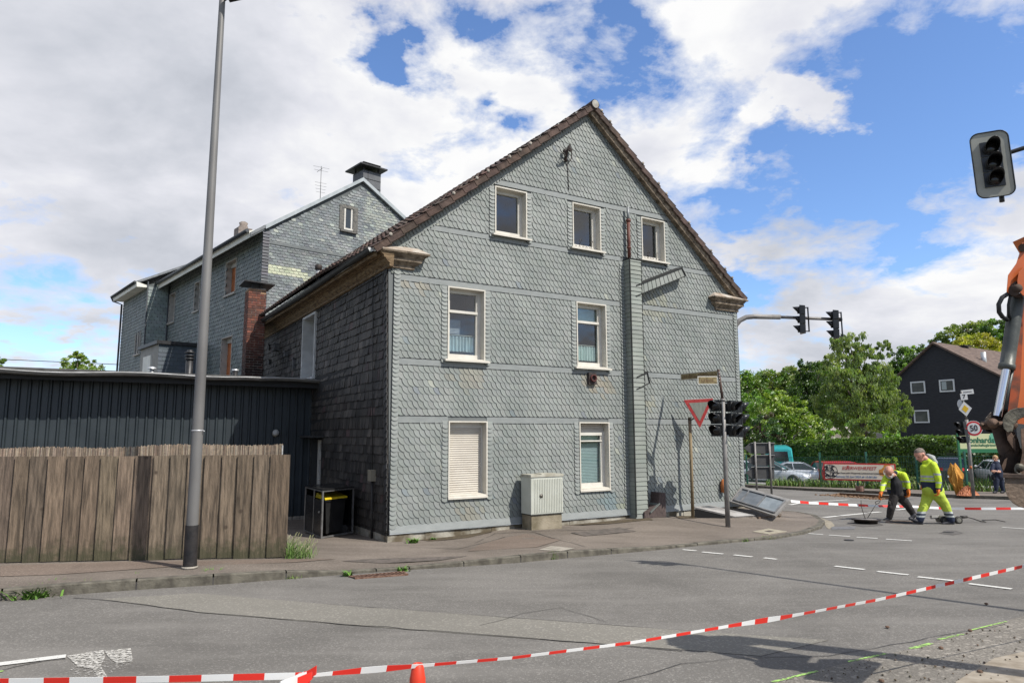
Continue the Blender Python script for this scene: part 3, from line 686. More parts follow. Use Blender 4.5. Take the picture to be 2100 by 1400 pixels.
def window(a0, a1, z0, z1, k, fr=HPf, parent=None, D=.20, name='window', sill=None, label=None):
    """casing = the part; sash, pane, sill, blinds = its sub-parts"""
    c = MB(); t = .028; p = -.055
    c.fbox(fr, a0, a0+t, p, D, z0, z1); c.fbox(fr, a1-t, a1, p, D, z0, z1); c.fbox(fr, a0+t, a1-t, p, D, z1-t, z1); c.fbox(fr, a0+t, a1-t, p+.01, D, z0, z0+t)
    W_ = c.build(name, M_white, parent or HOUSE, label=label)
    A0, A1, Z0, Z1 = a0+t, a1-t, z0+t, z1-t
    if k == 'half': Z1s = Z1-.20
    else: Z1s = Z1
    f = MB(); g = .075
    if k != 'shut':
        f.fbox(fr, A0, A0+g, D-.09, D, Z0, Z1s); f.fbox(fr, A1-g, A1, D-.09, D, Z0, Z1s); f.fbox(fr, A0+g, A1-g, D-.088, D, Z1s-g, Z1s); f.fbox(fr, A0+g, A1-g, D-.088, D, Z0, Z0+g+.03)
        q = .028
        f.fbox(fr, A0+g, A0+g+q, D-.07, D-.01, Z0+g+.03, Z1s-g, 0); f.fbox(fr, A1-g-q, A1-g, D-.07, D-.01, Z0+g+.03, Z1s-g)
        if k in ('curt', 'curt2', 'half'):
            zc = {'curt': Z0+(Z1-Z0)*.665, 'curt2': Z0+(Z1-Z0)*.70, 'half': Z1s-g-.14}[k]
            f.fbox(fr, A0+g, A1-g, D-.095, D-.002, zc, zc+.055 if k != 'half' else zc+.03)
        f.build('sash', M_pvc, W_)
        pn = MB(); pn.poly([fr(A0+g, D-.04, Z0+g), fr(A1-g, D-.04, Z0+g), fr(A1-g, D-.04, Z1s-g), fr(A0+g, D-.04, Z1s-g)]); pn.build('pane', M_glass, W_)
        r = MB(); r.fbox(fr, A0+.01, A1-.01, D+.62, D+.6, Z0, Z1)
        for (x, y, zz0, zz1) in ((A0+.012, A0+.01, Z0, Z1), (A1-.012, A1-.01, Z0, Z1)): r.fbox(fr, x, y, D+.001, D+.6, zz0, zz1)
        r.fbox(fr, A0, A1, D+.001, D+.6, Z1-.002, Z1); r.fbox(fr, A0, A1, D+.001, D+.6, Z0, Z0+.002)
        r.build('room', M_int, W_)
        Q0, Q1 = A0+g+.005, A1-g-.005
        if k == 'curt':
            x = MB(); curtain(x, fr, Q0+.02, Q1-.01, D+.05, Z0+.18, Z0+.50, 8); x.build('curtain', M_curt, W_)
            x = MB(); x.tube([fr(Q0, D+.03, Z0+.52), fr(Q1, D+.03, Z0+.52)], .008); x.build('curtain_rod', M_pvc, W_)
            x = MB(); corr(x, fr, Q0+.06, Q1-.18, D+.35, Z0+.5, Z0+.9, .03, .01); x.build('blind', M_blind2, W_)
        elif k == 'curt2':
            x = MB(); curtain(x, fr, Q0+.02, Q1-.01, D+.05, Z0+.16, Z0+.50, 8); x.build('curtain', M_curt2, W_)
            x = MB(); x.tube([fr(Q0, D+.03, Z0+.52), fr(Q1, D+.03, Z0+.52)], .008); x.build('curtain_rod', M_pvc, W_)
            x = MB(); x.fbox(fr, Q0, Q1, D+.03, D+.04, Z0+1.10, Z1-.05); x.build('screen', M_screen, W_)
        elif k == 'half':
            x = MB(); corr(x, fr, Q0+.01, Q1-.01, D+.03, Z0+.1, Z1s-.25, .034, .012); x.build('blind', M_blind, W_)
            x = MB(); x.fbox(fr, Q0, Q1, D+.03, D+.04, Z1s-.22, Z1s-.08); x.build('screen', M_screen, W_)
            x = MB(); x.fbox(fr, A0, A1, D-.06, D, Z1s, Z1s+.06); corr(x, fr, A0, A1, D-.04, Z1s+.055, Z1, .045, .012); x.build('roller_shutter', M_roll, W_)
    else:
        x = MB(); corr(x, fr, A0+.03, A1-.03, D-.05, Z0, Z1-.10, .045, .012); x.build('roller_shutter', M_roll, W_)
        x = MB(); x.fbox(fr, A0, A1, D-.075, D, Z1-.11, Z1); x.fbox(fr, A0, A0+.03, D-.075, D, Z0, Z1-.11); x.fbox(fr, A1-.03, A1, D-.075, D, Z0, Z1-.11); x.build('shutter_box', M_pvc, W_)
    s = MB(); sp = sill if sill is not None else (.13 if z0 > 1 else .07); ov = .08 if z0 > 1 else .0; z_ = z0
    s.hexa([fr(a0-ov, -sp, z_-.045), fr(a1+ov, -sp, z_-.045), fr(a1+ov, .0, z_-.02), fr(a0-ov, .0, z_-.02), fr(a0-ov, -sp, z_-.008), fr(a1+ov, -sp, z_-.008), fr(a1+ov, .0, z_+.02), fr(a0-ov, .0, z_+.02)])
    s.hexa([fr(a0+t, 0, z_), fr(a1-t, 0, z_), fr(a1-t, D-.08, z_+.01), fr(a0+t, D-.08, z_+.01), fr(a0+t, 0, z_+.03), fr(a1-t, 0, z_+.03), fr(a1-t, D-.08, z_+.045), fr(a0+t, D-.08, z_+.045)])
    s.build('sill', M_white, W_)
    return W_
labs = {'shut': 'ground floor window with its beige roller shutter closed', 'half': 'ground floor window with half raised shutter and teal blind', 'curt': 'window with short blue curtains', 'curt2': 'window with green screen and pale short curtains'}
for w in WINS:
    W_ = window(*w, label=labs.get(w[4]))
    if w[4] == 'top' and w[0] > 4:                 # little wire flower holders on the two right attic sills
        x = MB(); a0, a1, z0 = w[0]+.1, w[1]-.12, w[2]
        for q in (a0+.12, a1-.16): x.tube([HP(q, -.02, z0+.02), HP(q, -.02, z0+.2), HP(q+.03, -.02, z0+.24), HP(q+.05, -.02, z0+.19)], .006, 6)
        for k in range(7):
            c = a0+(a1-a0)*k/6; x.tube([HP(c-.03, -.03, z0+.03), HP(c, -.03, z0+.07), HP(c+.03, -.03, z0+.03)], .005, 5)
        x.build('sill_wire', mat('rust_wire', (.05, .035, .025), rough=.8), W_)
# ---------------------------------------------------------------- flue casing, its side arm, stub and foot cover
def clad_box(b, P, rows, colr=(.20, .218, .205), n_edge=True):
    pass
fl = MB(); FD = .24
def rowbox(b, a0, a1, b0, z0, z1, step, c=(.225, .24, .215)):
    z = z0
    while z < z1-.001:
        e = min(z+step, z1); k = random.uniform(.003, .010); cc = jit(c, .06)
        b.hexa([HP(a0-.006-k*.5, b0-.006-k, z+.004), HP(a1+.006, b0-.006-k, z+.004), HP(a1+.006, .05, z+.004), HP(a0-.006-k*.5, .05, z+.004), HP(a0, b0, e), HP(a1, b0, e), HP(a1, .05, e), HP(a0, .05, e)], 0, cc)
        b.fbox(HPf, a0-.001, a1+.001, b0-.001, .05, z-.001, z+.006, 1); z = e
rowbox(fl, FL0, FL1, -FD, -.24, 5.90, .105)
fl.fbox(HPf, FL0-.012, FL1+.012, -FD-.016, .02, 5.90, 5.925, 1)
fl.fbox(HPf, FL0-.014, FL0+.012, -FD-.016, -FD+.004, -.2, 5.9, 1); fl.fbox(HPf, FL1-.004, FL1+.016, -FD-.012, -FD+.01, -.2, 5.9, 1)
fl.build('flue_casing', [M_slate, M_edge], HOUSE, label='narrow slate clad flue casing running up the gable')
def arm(pts, dep, name, m=None, nseg=11):
    """slanting slate clad box: pts = lower left, lower right, upper right, upper left in gable coordinates"""
    b = MB(); (x0, y0), (x1, y1), (x2, y2), (x3, y3) = pts
    for i in range(nseg):
        t0, t1 = i/nseg, (i+1)/nseg-.012; j = random.uniform(-.012, .012)
        lo0 = (x0+(x1-x0)*t0, y0+(y1-y0)*t0+j); lo1 = (x0+(x1-x0)*t1, y0+(y1-y0)*t1+j); hi0 = (x3+(x2-x3)*t0, y3+(y2-y3)*t0); hi1 = (x3+(x2-x3)*t1, y3+(y2-y3)*t1)
        b.hexa([HP(lo0[0], -dep, lo0[1]), HP(lo1[0], -dep, lo1[1]), HP(lo1[0], .01, lo1[1]), HP(lo0[0], .01, lo0[1]), HP(hi0[0], -dep, hi0[1]), HP(hi1[0], -dep, hi1[1]), HP(hi1[0], .01, hi1[1]), HP(hi0[0], .01, hi0[1])], 0, jit((.235, .248, .228), .05))
    b.hexa([HP(x0, -dep+.012, y0+.01), HP(x1, -dep+.012, y1+.01), HP(x1, .01, y1+.01), HP(x0, .01, y0+.01), HP(x3, -dep+.012, y3), HP(x2, -dep+.012, y2), HP(x2, .01, y2), HP(x3, .01, y3)], 1)
    b.hexa([HP(x3, -dep-.02, y3), HP(x2+.02, -dep-.02, y2), HP(x2+.02, .01, y2+.02), HP(x3, .01, y3+.02), HP(x3, -dep-.02, y3+.03), HP(x2+.02, -dep-.02, y2+.03), HP(x2+.02, .01, y2+.06), HP(x3, .01, y3+.06)], 1)
    e = [HP(x, -dep-.012, z) for x, z in pts]
    b.bar(e[0], e[1], .022, .02, HU, 1); b.bar(e[1], e[2], .024, .02, HU, 1); b.bar(HP(x1, -dep, y1), HP(x1, 0, y1), .02, .02, HU, 1)
    return b.build(name, [M_slate, M_edge], HOUSE)
def gpx(x, y, b=0.0):
    p = plane_hit(x, y, HP(0, b, 0), HV)-HP(0, b, 0); return (p.dot(HU), p.z)
A1_ = gpx(1304, 607, -.24); A2_ = gpx(1406, 566, -.24); A3_ = gpx(1398, 550, -.24); A4_ = gpx(1304, 587, -.24)
arm([A1_, A2_, A3_, A4_], .24, 'slanted_arm', nseg=12)
B1_ = gpx(1305, 798, -.24); B2_ = gpx(1332, 785, -.24); B3_ = gpx(1327, 764, -.24); B4_ = gpx(1305, 775, -.24)
arm([B1_, B2_, B3_, B4_], .24, 'stub_arm', nseg=4)
# brown foot cover beside the casing
b = MB()
p0, p1, p2, p3, p4, p5 = gpx(1322, 1062, -.3), gpx(1366, 1059, -.3), gpx(1365, 1010, -.3), gpx(1352, 1009, -.3), gpx(1350, 1033, -.3), gpx(1322, 1050, -.3)
out = [p0, p1, p2, p3, p4, p5]
b.prism([HP(a, -.3, z) for a, z in out], HV*.31)
b.build('foot_cover', mat('brown_wood_cladding', (.05, .035, .032), (.095, .070, .062), 12, .8, stretch=(4, 4, 1), bump=.4), HOUSE)
b = MB(); b.prism([HP(FL1, -.34, p5[1]-.03), HP(p4[0]+.02, -.34, p4[1]), HP(p4[0]+.02, -.34, p4[1]+.03), HP(FL1, -.34, p5[1]+.0)], HV*.34); b.build('foot_cover_lid', mat('slate_lid', (.12, .13, .12), rough=.6), HOUSE)
# flue pipe over the casing
b = MB(); fa = FL0+.10
b.tube([HP(fa, -.12, 5.9), HP(fa, -.12, 6.92)], .043, 12); b.lathe(HP(fa, -.12, 6.87), (0, 0, 1), [(.045, 0), (.062, .01), (.062, .06), (.045, .07)], 12)
b.lathe(HP(fa, -.12, 6.2), (0, 0, 1), [(.045, 0), (.056, .01), (.056, .03), (.045, .04)], 12)
fp = b.build('flue_pipe', mat('rust_red_pipe', (.075, .022, .015), (.13, .045, .03), 9, .6), HOUSE)
b = MB(); b.tube([HP(fa, -.12, 6.9), HP(fa, -.12, 7.26)], .034, 12); b.build('pipe_top', mat('zinc_grey', (.19, .20, .20), (.26, .27, .27), 8, .5, .3), fp)
# small flue outlet under the middle window, iron bracket and cable near the apex
q = gpx(1211, 776); b = MB(); b.fbox(HPf, q[0]-.11, q[0]+.11, -.09, 0, q[1]-.14, q[1]+.13); b.lathe(HP(q[0], -.09, q[1]), -HV, [(.085, -.0), (.085, .05), (.06, .05), (.06, -.04), (0, -.04)], 14, 1)
b.build('wall_outlet', [mat('dark_iron', (.022, .018, .016), (.05, .035, .03), 9, .7), mat('rust_dark', (.07, .018, .015), rough=.8)], HOUSE)
def wallp(x, y, d=.04): a, z = gpx(x, y, -d); return HP(a, -d, z)
b = MB(); b.tube([wallp(1169, 296, .35), wallp(1163, 312, .25), wallp(1160, 325, .12), wallp(1161, 331, .03)], .026, 8)
b.tube([wallp(1161, 331, .04), wallp(1157, 318, .1), wallp(1163, 306, .16), wallp(1172, 310, .14), wallp(1172, 325, .08), wallp(1167, 332, .08), wallp(1162, 328, .06)], .012, 8)
for (x, y) in ((1160, 326), (1170, 308), (1158, 310), (1167, 303)): b.lathe(wallp(x, y, .1), (0, 0, 1), [(0, -.05), (.04, -.03), (.045, .02), (.02, .05), (0, .06)], 8)
b.tube([wallp(1163, 331, .05), wallp(1164.5, 350, .03), wallp(1166, 390, .03)], .009, 6)
b.tube([wallp(1172, 309, .12), wallp(1162, 303, .2), wallp(1156, 315, .16), wallp(1160, 327, .1)], .008, 6)
b.build('cable_bracket', mat('dark_iron', (.022, .018, .016)), HOUSE)
# ---------------------------------------------------------------- side wall: old dark slates
SD = 12.1
SP = lambda s, o, z: HP(0+o-.024*max(z, 0)*max(0, 1-s/6), s, z)           # o<0 = out of the wall; the corner leans as the gable does
SOPEN = [(5.30, 6.62, 3.18, 4.93, 0), (4.50, 5.42, -.3, 1.62, 0)]
def sidewall():
    b = MB()
    zs = [-.25, .5, 1.62, 3.18, 4.93, 5.3]
    for z0, z1 in zip(zs, zs[1:]):
        for x, y in spans(z0, z1, SOPEN, .0, SD): b.poly([SP(x, 0, z0), SP(y, 0, z0), SP(y, 0, z1), SP(x, 0, z1)])
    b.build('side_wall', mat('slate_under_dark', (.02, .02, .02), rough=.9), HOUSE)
    b = MB(); z = 5.25; r = 0
    while z > -.12:
        tall = r in (13, 18, 23); h = .17 if not tall else .26
        zb = max(z-h, -.19); L = .02
        for x, y in spans(zb, z, SOPEN, L, SD-.02):
            a = x
            while a < y-.01:
                e = min(y, a+(random.uniform(.09, .15) if tall else random.uniform(.16, .30)))
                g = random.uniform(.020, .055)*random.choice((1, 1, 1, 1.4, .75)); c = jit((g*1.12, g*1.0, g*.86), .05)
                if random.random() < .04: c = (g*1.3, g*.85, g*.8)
                k = random.uniform(.012, .032); j = random.uniform(-.006, .006)
                droop = random.uniform(-.01, .01)
                b.hexa([SP(a, -k-.012, zb-.012+j), SP(e-.006, -k-.006, zb-.012+j+droop), SP(e-.006, -k+.008, zb-.012+j+droop), SP(a, -k+.008, zb-.012+j),
                        SP(a, -.008, z), SP(e-.006, -.008, z), SP(e-.006, .004, z), SP(a, .004, z)], 0, c)
                a = e
        z = z-h; r += 1
    # slanting corner slates
    z = -.1
    while z < 5.1:
        g = random.uniform(.025, .05); b.hexa([SP(.015, -.05, z), SP(.20, -.03, z-.09), SP(.20, -.015, z-.09), SP(.015, -.03, z), SP(.015, -.03, z+.16), SP(.20, -.025, z+.07), SP(.20, -.012, z+.07), SP(.015, -.02, z+.16)], 0, (g, g, g)); z += .145
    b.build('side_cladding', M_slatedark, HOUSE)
sidewall()
# back wall and right side wall close the volume
b = MB(); b.fbox(HPf, 9.86, 9.9, .02, SD, -.4, 5.3); b.fbox(HPf, 0, 9.9, SD, SD+.04, -.4, 5.3)
b.poly([HP(0, SD+.04, 5.3), HP(9.9, SD+.04, 5.3), HP(AM, SD+.04, ZA-.1)]); b.build('rear_walls', mat('slate_under', (.13, .14, .137)), HOUSE)
b = MB()       # lead edge at the right-hand corner
b.fbox(HPf, 9.9, 9.93, -.03, .1, -.2, 5.1); b.build('corner_trim', mat('trim_dark', (.05, .055, .055), rough=.6), HOUSE)
# side window upstairs: deep white casing
SPf = lambda a, b_, z: SP(a, b_, z)
w = SOPEN[0]; c = MB(); t = .06; D = .34
def sfb(b, s0, s1, o0, o1, z0, z1, mi=0, col=(1, 1, 1)): b.hexa([SP(s0, o0, z0), SP(s1, o0, z0), SP(s1, o1, z0), SP(s0, o1, z0), SP(s0, o0, z1), SP(s1, o0, z1), SP(s1, o1, z1), SP(s0, o1, z1)], mi, col)
M_whsh = mat('painted_casing', (.50, .50, .48), (.40, .40, .385), 4, .6)
sfb(c, w[0], w[0]+t, -.07, D, w[2], w[3]); sfb(c, w[1]-t, w[1], -.07, D, w[2], w[3]); sfb(c, w[0]+t, w[1]-t, -.07, D, w[3]-t, w[3]); sfb(c, w[0]-.03, w[1]+.03, -.10, D, w[2]-.04, w[2]+.02)
W_ = c.build('window', M_whsh, HOUSE, label='upper side window in a deep white casing')
f = MB(); sfb(f, w[0]+t, w[1]-t, D-.06, D, w[3]-t-.08, w[3]-t); sfb(f, w[0]+t, w[0]+t+.08, D-.06, D, w[2], w[3]-t); sfb(f, w[1]-t-.08, w[1]-t, D-.06, D, w[2], w[3]-t); sfb(f, w[0]+t, w[1]-t, D-.06, D, w[2]+.02, w[2]+.10); sfb(f, w[0]+t, w[1]-t, D-.08, D, w[2]+1.05, w[2]+1.12); sfb(f, (w[0]+w[1])/2-.04, (w[0]+w[1])/2+.04, D-.07, D, w[2]+.1, w[2]+1.05)
f.build('sash', M_pvc, W_); f = MB(); f.poly([SP(w[0]+t, D-.03, w[2]), SP(w[1]-t, D-.03, w[2]), SP(w[1]-t, D-.03, w[3]-t), SP(w[0]+t, D-.03, w[3]-t)]); f.build('pane', M_glass, W_)
f = MB(); sfb(f, w[0], w[1], D+.4, D+.42, w[2], w[3]); f.build('room', M_int, W_)
# side door in its recess
w = SOPEN[1]; D = .22
c = MB(); sfb(c, w[0]-.02, w[0], -.03, D, w[2], w[3]); sfb(c, w[1], w[1]+.02, -.03, D, w[2], w[3]); sfb(c, w[0]-.2, w[1]+.25, -.30, .1, w[3]+.01, w[3]+.06)
dr = c.build('door_surround', mat('surround_dark', (.03, .03, .03), rough=.8), HOUSE)
c = MB(); z0, z1 = w[2], w[3]-.05
sfb(c, w[0], w[0]+.10, D-.08, D, z0, z1); sfb(c, w[1]-.16, w[1], D-.08, D, z0, z1); sfb(c, w[0]+.10, w[1]-.16, D-.08, D, z1-.09, z1); sfb(c, w[0]+.10, w[1]-.16, D-.09, D, z1-.50, z1-.28); sfb(c, w[0]+.1, w[1]-.16, D-.08, D, z1-1.5, z1-1.42); sfb(c, w[0]+.1, w[1]-.16, D-.08, D, z1-1.00, z1-.97); sfb(c, w[1]-.38, w[1]-.32, D-.085, D, z1-1.5, z1-.5)
sfb(c, w[0], w[1], D-.05, D-.01, z0, z1-1.5)
do = c.build('side_door', M_pvc, HOUSE, label='white glazed side door set back in the dark wall')
c = MB(); sfb(c, w[0]+.1, w[1]-.1, D-.02, D-.015, z1-1.5, z1-.05); c.build('door_glass', mat('black_glass', (.01, .011, .013), rough=.08), do)
c = MB(); c.tube([SP(w[0]+.12, D-.10, z1-1.1), SP(w[0]+.12, D-.14, z1-1.1), SP(w[0]+.25, D-.14, z1-1.1)], .012, 6); c.build('handle', mat('steel_bright', (.5, .5, .5), rough=.3, metal=.8), do)
# vents, sockets and cables on the dark wall
def spx(x, y): p = plane_hit(x, y, HP(0, 0, 0), HU)-HP(0, 0, 0); return p.dot(HV), p.z
M_vent = mat('vent_grey', (.045, .045, .045), (.10, .10, .10), 9, .7)
for (x, y, dw, dh, dd) in ((572, 712, .32, .22, .14), (592, 726, .14, .14, .1), (606, 745, .09, .32, .05), (556, 742, .14, .16, .06), (555, 712, .12, .18, .05)):
    s, z = spx(x, y); c = MB(); sfb(c, s-dw/2, s+dw/2, -dd-.03, 0, z-dh/2, z+dh/2); sfb(c, s-dw/2-.03, s+dw/2+.03, -dd-.05, -dd-.03, z+dh/2-.03, z+dh/2+.01)
    c.build('wall_vent', M_vent, HOUSE)
s, z = spx(771, 973); c = MB(); sfb(c, s-.10, s+.10, -.12, 0, z-.12, z+.10); jb = c.build('junction_box', mat('junction_beige', (.22, .20, .15), rough=.6), HOUSE)
c = MB(); c.tube([SP(s, -.06, z-.12), SP(s, -.06, -.4)], .022, 8); c.tube([SP(s+.02, -.05, z+.1), SP(s+.02, -.05, 5.0)], .010, 6); c.build('wall_cable', mat('cable_dark', (.03, .028, .026), rough=.7), HOUSE)
c = MB(); s0, z0 = spx(541, 702); s1, z1 = spx(545, 768)
c.tube([SP(11.95, -.35, 5.15), SP(11.9, -.12, 4.8), SP(11.9, -.12, 3.1)], .05, 10); c.build('downpipe', mat('downpipe_zinc', (.42, .43, .44), (.33, .34, .35), 5, .45, .3), HOUSE)

# ---------------------------------------------------------------- cornices
PRO = [(.02, 4.95), (-.05, 4.96), (-.06, 5.0), (-.045, 5.02), (-.11, 5.07), (-.14, 5.12), (-.17, 5.13), (-.17, 5.17), (-.21, 5.19), (-.24, 5.24), (-.25, 5.27), (.05, 5.30)]
def prof(b, s0, s1, rev=False, m_top=1):
    for (o0, z0), (o1, z1) in zip(PRO, PRO[1:]):
        mi = 1 if z1 > 5.29 else 0
        b.poly([SP(s0, o0, z0), SP(s1, o0, z0), SP(s1, o1, z1), SP(s0, o1, z1)], mi)
    for s in (s0, s1): b.poly([SP(s, o, z) for o, z in PRO])
c = MB(); prof(c, -.22, 12.0); c.build('side_cornice', [M_wood, M_woodtop], HOUSE, label='long weathered wooden eaves cornice over the dark side wall')
def ret(levels, cap, nm):
    """cornice returned on the gable: stepped profile (o, z, left, right), pale sloping cap"""
    b = MB(); rs = [[HP(x0, .02, z), HP(x0, o, z), HP(x1, o, z), HP(x1, .02, z)] for o, z, x0, x1 in levels]
    for r, q in zip(rs, rs[1:]):
        for i in range(3): b.poly([r[i], r[i+1], q[i+1], q[i]])
    b.poly(rs[0]); top = rs[-1]; ap = [HP(cap[0], .02, cap[2]), HP(cap[1], .02, cap[2])]
    b.poly([top[1], top[2], ap[1], ap[0]], 1); b.poly([top[2], top[3], ap[1]], 1); b.poly([top[0], top[1], ap[0]], 1)
    b.build('cornice_return', [M_oldpaint, M_woodtop], HOUSE)
ret([(-.04, 4.97, -.13, .40), (-.07, 4.98, -.16, .41), (-.07, 5.03, -.16, .41), (-.06, 5.035, -.15, .41), (-.14, 5.10, -.22, .52), (-.16, 5.11, -.25, .53), (-.17, 5.16, -.25, .54), (-.16, 5.165, -.24, .54), (-.23, 5.24, -.31, .60), (-.26, 5.25, -.34, .66), (-.27, 5.285, -.35, .67)], (-.18, .47, 5.46), 'L')
ret([(-.04, 4.97, 9.12, 9.92), (-.07, 4.98, 9.08, 9.95), (-.07, 5.03, 9.08, 9.95), (-.06, 5.035, 9.08, 9.94), (-.14, 5.11, 8.98, 10.02), (-.17, 5.12, 8.95, 10.06), (-.17, 5.18, 8.95, 10.06), (-.16, 5.185, 8.95, 10.05), (-.23, 5.25, 8.88, 10.08), (-.26, 5.26, 8.85, 10.13), (-.27, 5.295, 8.84, 10.14)], (9.1, 9.95, 5.47), 'R')
c = MB()
for (o0, z0), (o1, z1) in zip(PRO, PRO[1:]): c.poly([HP(9.9-o0, -.02, z0), HP(9.9-o0, 12, z0), HP(9.9-o1, 12, z1), HP(9.9-o1, -.02, z1)])
c.build('right_cornice', M_wood, HOUSE)
# ---------------------------------------------------------------- roof
def roof():
    slopes = ((-1, -.50, 5.27, AM, ZA-.02), (1, 10.12, 5.33, AM, ZA-.02))
    for sgn, ex, ez, rx, rz in slopes:
        b = MB(); d = V((rx-ex, rz-ez)); L = d.length; d.normalize(); nrm = V((-d.y, d.x)) if sgn < 0 else V((d.y, -d.x))
        if nrm.y < 0: nrm = -nrm
        rows = 20; st = L/rows; cw = .235; ncol = int((SD+.15+.15)/cw)
        for r in range(rows):
            for k in range(ncol):
                b0 = -.16+k*cw; g = random.choice(((.10, .062, .048), (.085, .055, .045), (.12, .07, .052), (.075, .055, .048), (.095, .075, .06))); c = jit(g, .25)
                if random.random() < .03: c = (.22, .20, .17)
                lift = random.uniform(0, .009); m_ = 5; P = []; Q = []; E_ = []
                for i in range(m_+1):
                    t = i/m_; wv = .020*sin(t*2*pi*.95-.6)
                    s0 = r*st-.02; s1 = (r+1)*st+.03
                    P.append((b0+cw*t, s0, .055+wv+lift)); Q.append((b0+cw*t, s1, .012+wv*.7)); E_.append((b0+cw*t, s0, .0+wv*.3))
                LFT = lambda p: (.01+.15*min(1, max(0, (p[0]+.1)/3.0))*(1-.65*min(1, p[1]/L))) if sgn < 0 else 0.0
                w3 = lambda p: HP(ex+d.x*p[1]+nrm.x*(p[2]+LFT(p)), p[0], ez+d.y*p[1]+nrm.y*(p[2]+LFT(p)))
                pp = [w3(p) for p in P]; qq = [w3(p) for p in Q]; ee = [w3(p) for p in E_]
                b.add(pp+qq, [(i, i+1, m_+2+i, m_+1+i) for i in range(m_)], 0, c, True); b.add(pp+ee, [(i, i+1, m_+2+i, m_+1+i) for i in range(m_)], 0, tuple(x*.7 for x in c))
        # underlay
        b.poly([HP(ex, -.12, ez-.03), HP(ex, SD+.1, ez-.03), HP(rx, SD+.1, rz-.03), HP(rx, -.12, rz-.03)], 1)
        b.build('roof_slope', [M_tile, M_dark], HOUSE, fixn=False)
        # verge: row of brown plates stepping up the gable edge, board beneath
        v = MB(); vb = MB()
        for r in range(rows):
            s0, s1 = r*st, (r+1)*st+.02; c = jit((.085, .058, .047), .18)
            e3 = lambda s, o, bb: HP(ex+d.x*s+nrm.x*o, bb, ez+d.y*s+nrm.y*o)
            k = .0
            v.hexa([e3(s0, -.085, -.235), e3(s1, -.11, -.225), e3(s1, -.13, -.20), e3(s0, -.10, -.20), e3(s0, .045, -.235), e3(s1, .015, -.225), e3(s1, .015, -.20), e3(s0, .045, -.20)], 0, c)
            v.hexa([e3(s0, .025, -.235), e3(s1, -.005, -.225), e3(s1, -.005, -.02), e3(s0, .025, -.02), e3(s0, .05, -.235), e3(s1, .02, -.225), e3(s1, .02, -.02), e3(s0, .05, -.02)], 0, c)
            if random.random() < .3: v.lathe(e3(s0+.1, .05, -.24), -HV, [(0, .02), (.03, .015), (.04, 0)], 7, 0, (.42, .40, .36))
        v.build('verge_tiles', M_tile, HOUSE)
        vo = -.10 if sgn < 0 else -.21
        vb.hexa([e3(0, vo, -.15), e3(L, vo, -.15), e3(L, vo, -.0), e3(0, vo, -.0), e3(0, -.09, -.19), e3(L, -.09, -.19), e3(L, -.09, -.0), e3(0, -.09, -.0)])
        vb.build('verge_board', M_oldpaint, HOUSE)
    b = MB(); k = 0
    while k*.38 < SD+.2:
        s0 = -.26+k*.38
        pts = []
        for o, rr in ((0, .125), (.40, .11)):
            for i in range(9):
                a = -.25+(pi+.5)*i/8; pts.append(HP(AM+rr*cos(a), s0+o, ZA-.04+rr*sin(a)))
        b.add(pts, [(i, i+1, 10+i, 9+i) for i in range(8)], 0, jit((.10, .065, .05), .2), True); k += 1
    rd = b.build('ridge_tiles', M_tile, HOUSE)
    b = MB(); n = 16; b.prism([HP(AM+.10*cos(2*pi*i/n), -.27, ZA-.03+.10*sin(2*pi*i/n)) for i in range(n)], HV*.03); b.build('ridge_cap', mat('cap_pale', (.36, .35, .31), (.24, .22, .19), 9, .8), HOUSE)
    # gutter on the left eaves
    b = MB(); pts = []; n = 30
    for i in range(n+1):
        s = -.15+(SD+.1)*i/n; sag = .03*sin(i*.35)
        for k in range(7):
            a = pi+pi*k/6; pts.append(HP(-.53+.075*cos(a), s, 5.27+sag*.4+.075*sin(a)))
    b.add(pts, [(i*7+k, i*7+k+1, (i+1)*7+k+1, (i+1)*7+k) for i in range(n) for k in range(6)], 0, (1, 1, 1), True)
    b.poly([HP(-.53+.075*cos(pi+pi*k/8), -.15, 5.29+.075*sin(pi+pi*k/8)) for k in range(9)], 1)
    b.tube([HP(-.605, -.15, 5.28), HP(-.605, SD-.05, 5.28)], .012, 6)
    b.build('gutter', [mat('gutter_dark', (.022, .023, .022), (.045, .045, .042), 5, .6), mat('gutter_end', (.5, .5, .48), rough=.5)], HOUSE)
    b = MB(); b.fbox(HPf, -.46, -.40, -.1, SD, 5.15, 5.24); b.build('eaves_board', M_wood, HOUSE)
    x = plane_hit(668, 570, HP(AL+.3, 0, 0), HU); p = x-HP(0, 0, 0); s_ = p.dot(HV)
    b = MB(); b.tube([HP(AL+.1, s_, 5.5), HP(AL+.1, s_, 5.98)], .06, 14); b.lathe(HP(AL+.1, s_, 5.96), (0, 0, 1), [(.06, 0), (.09, .02), (.09, .13), (.07, .15), (0, .16)], 14, 1); b.build('roof_vent', [mat('zinc_light', (.36, .37, .38), rough=.4, metal=.4), mat('dark_iron', (.022, .018, .016))], HOUSE)
roof()
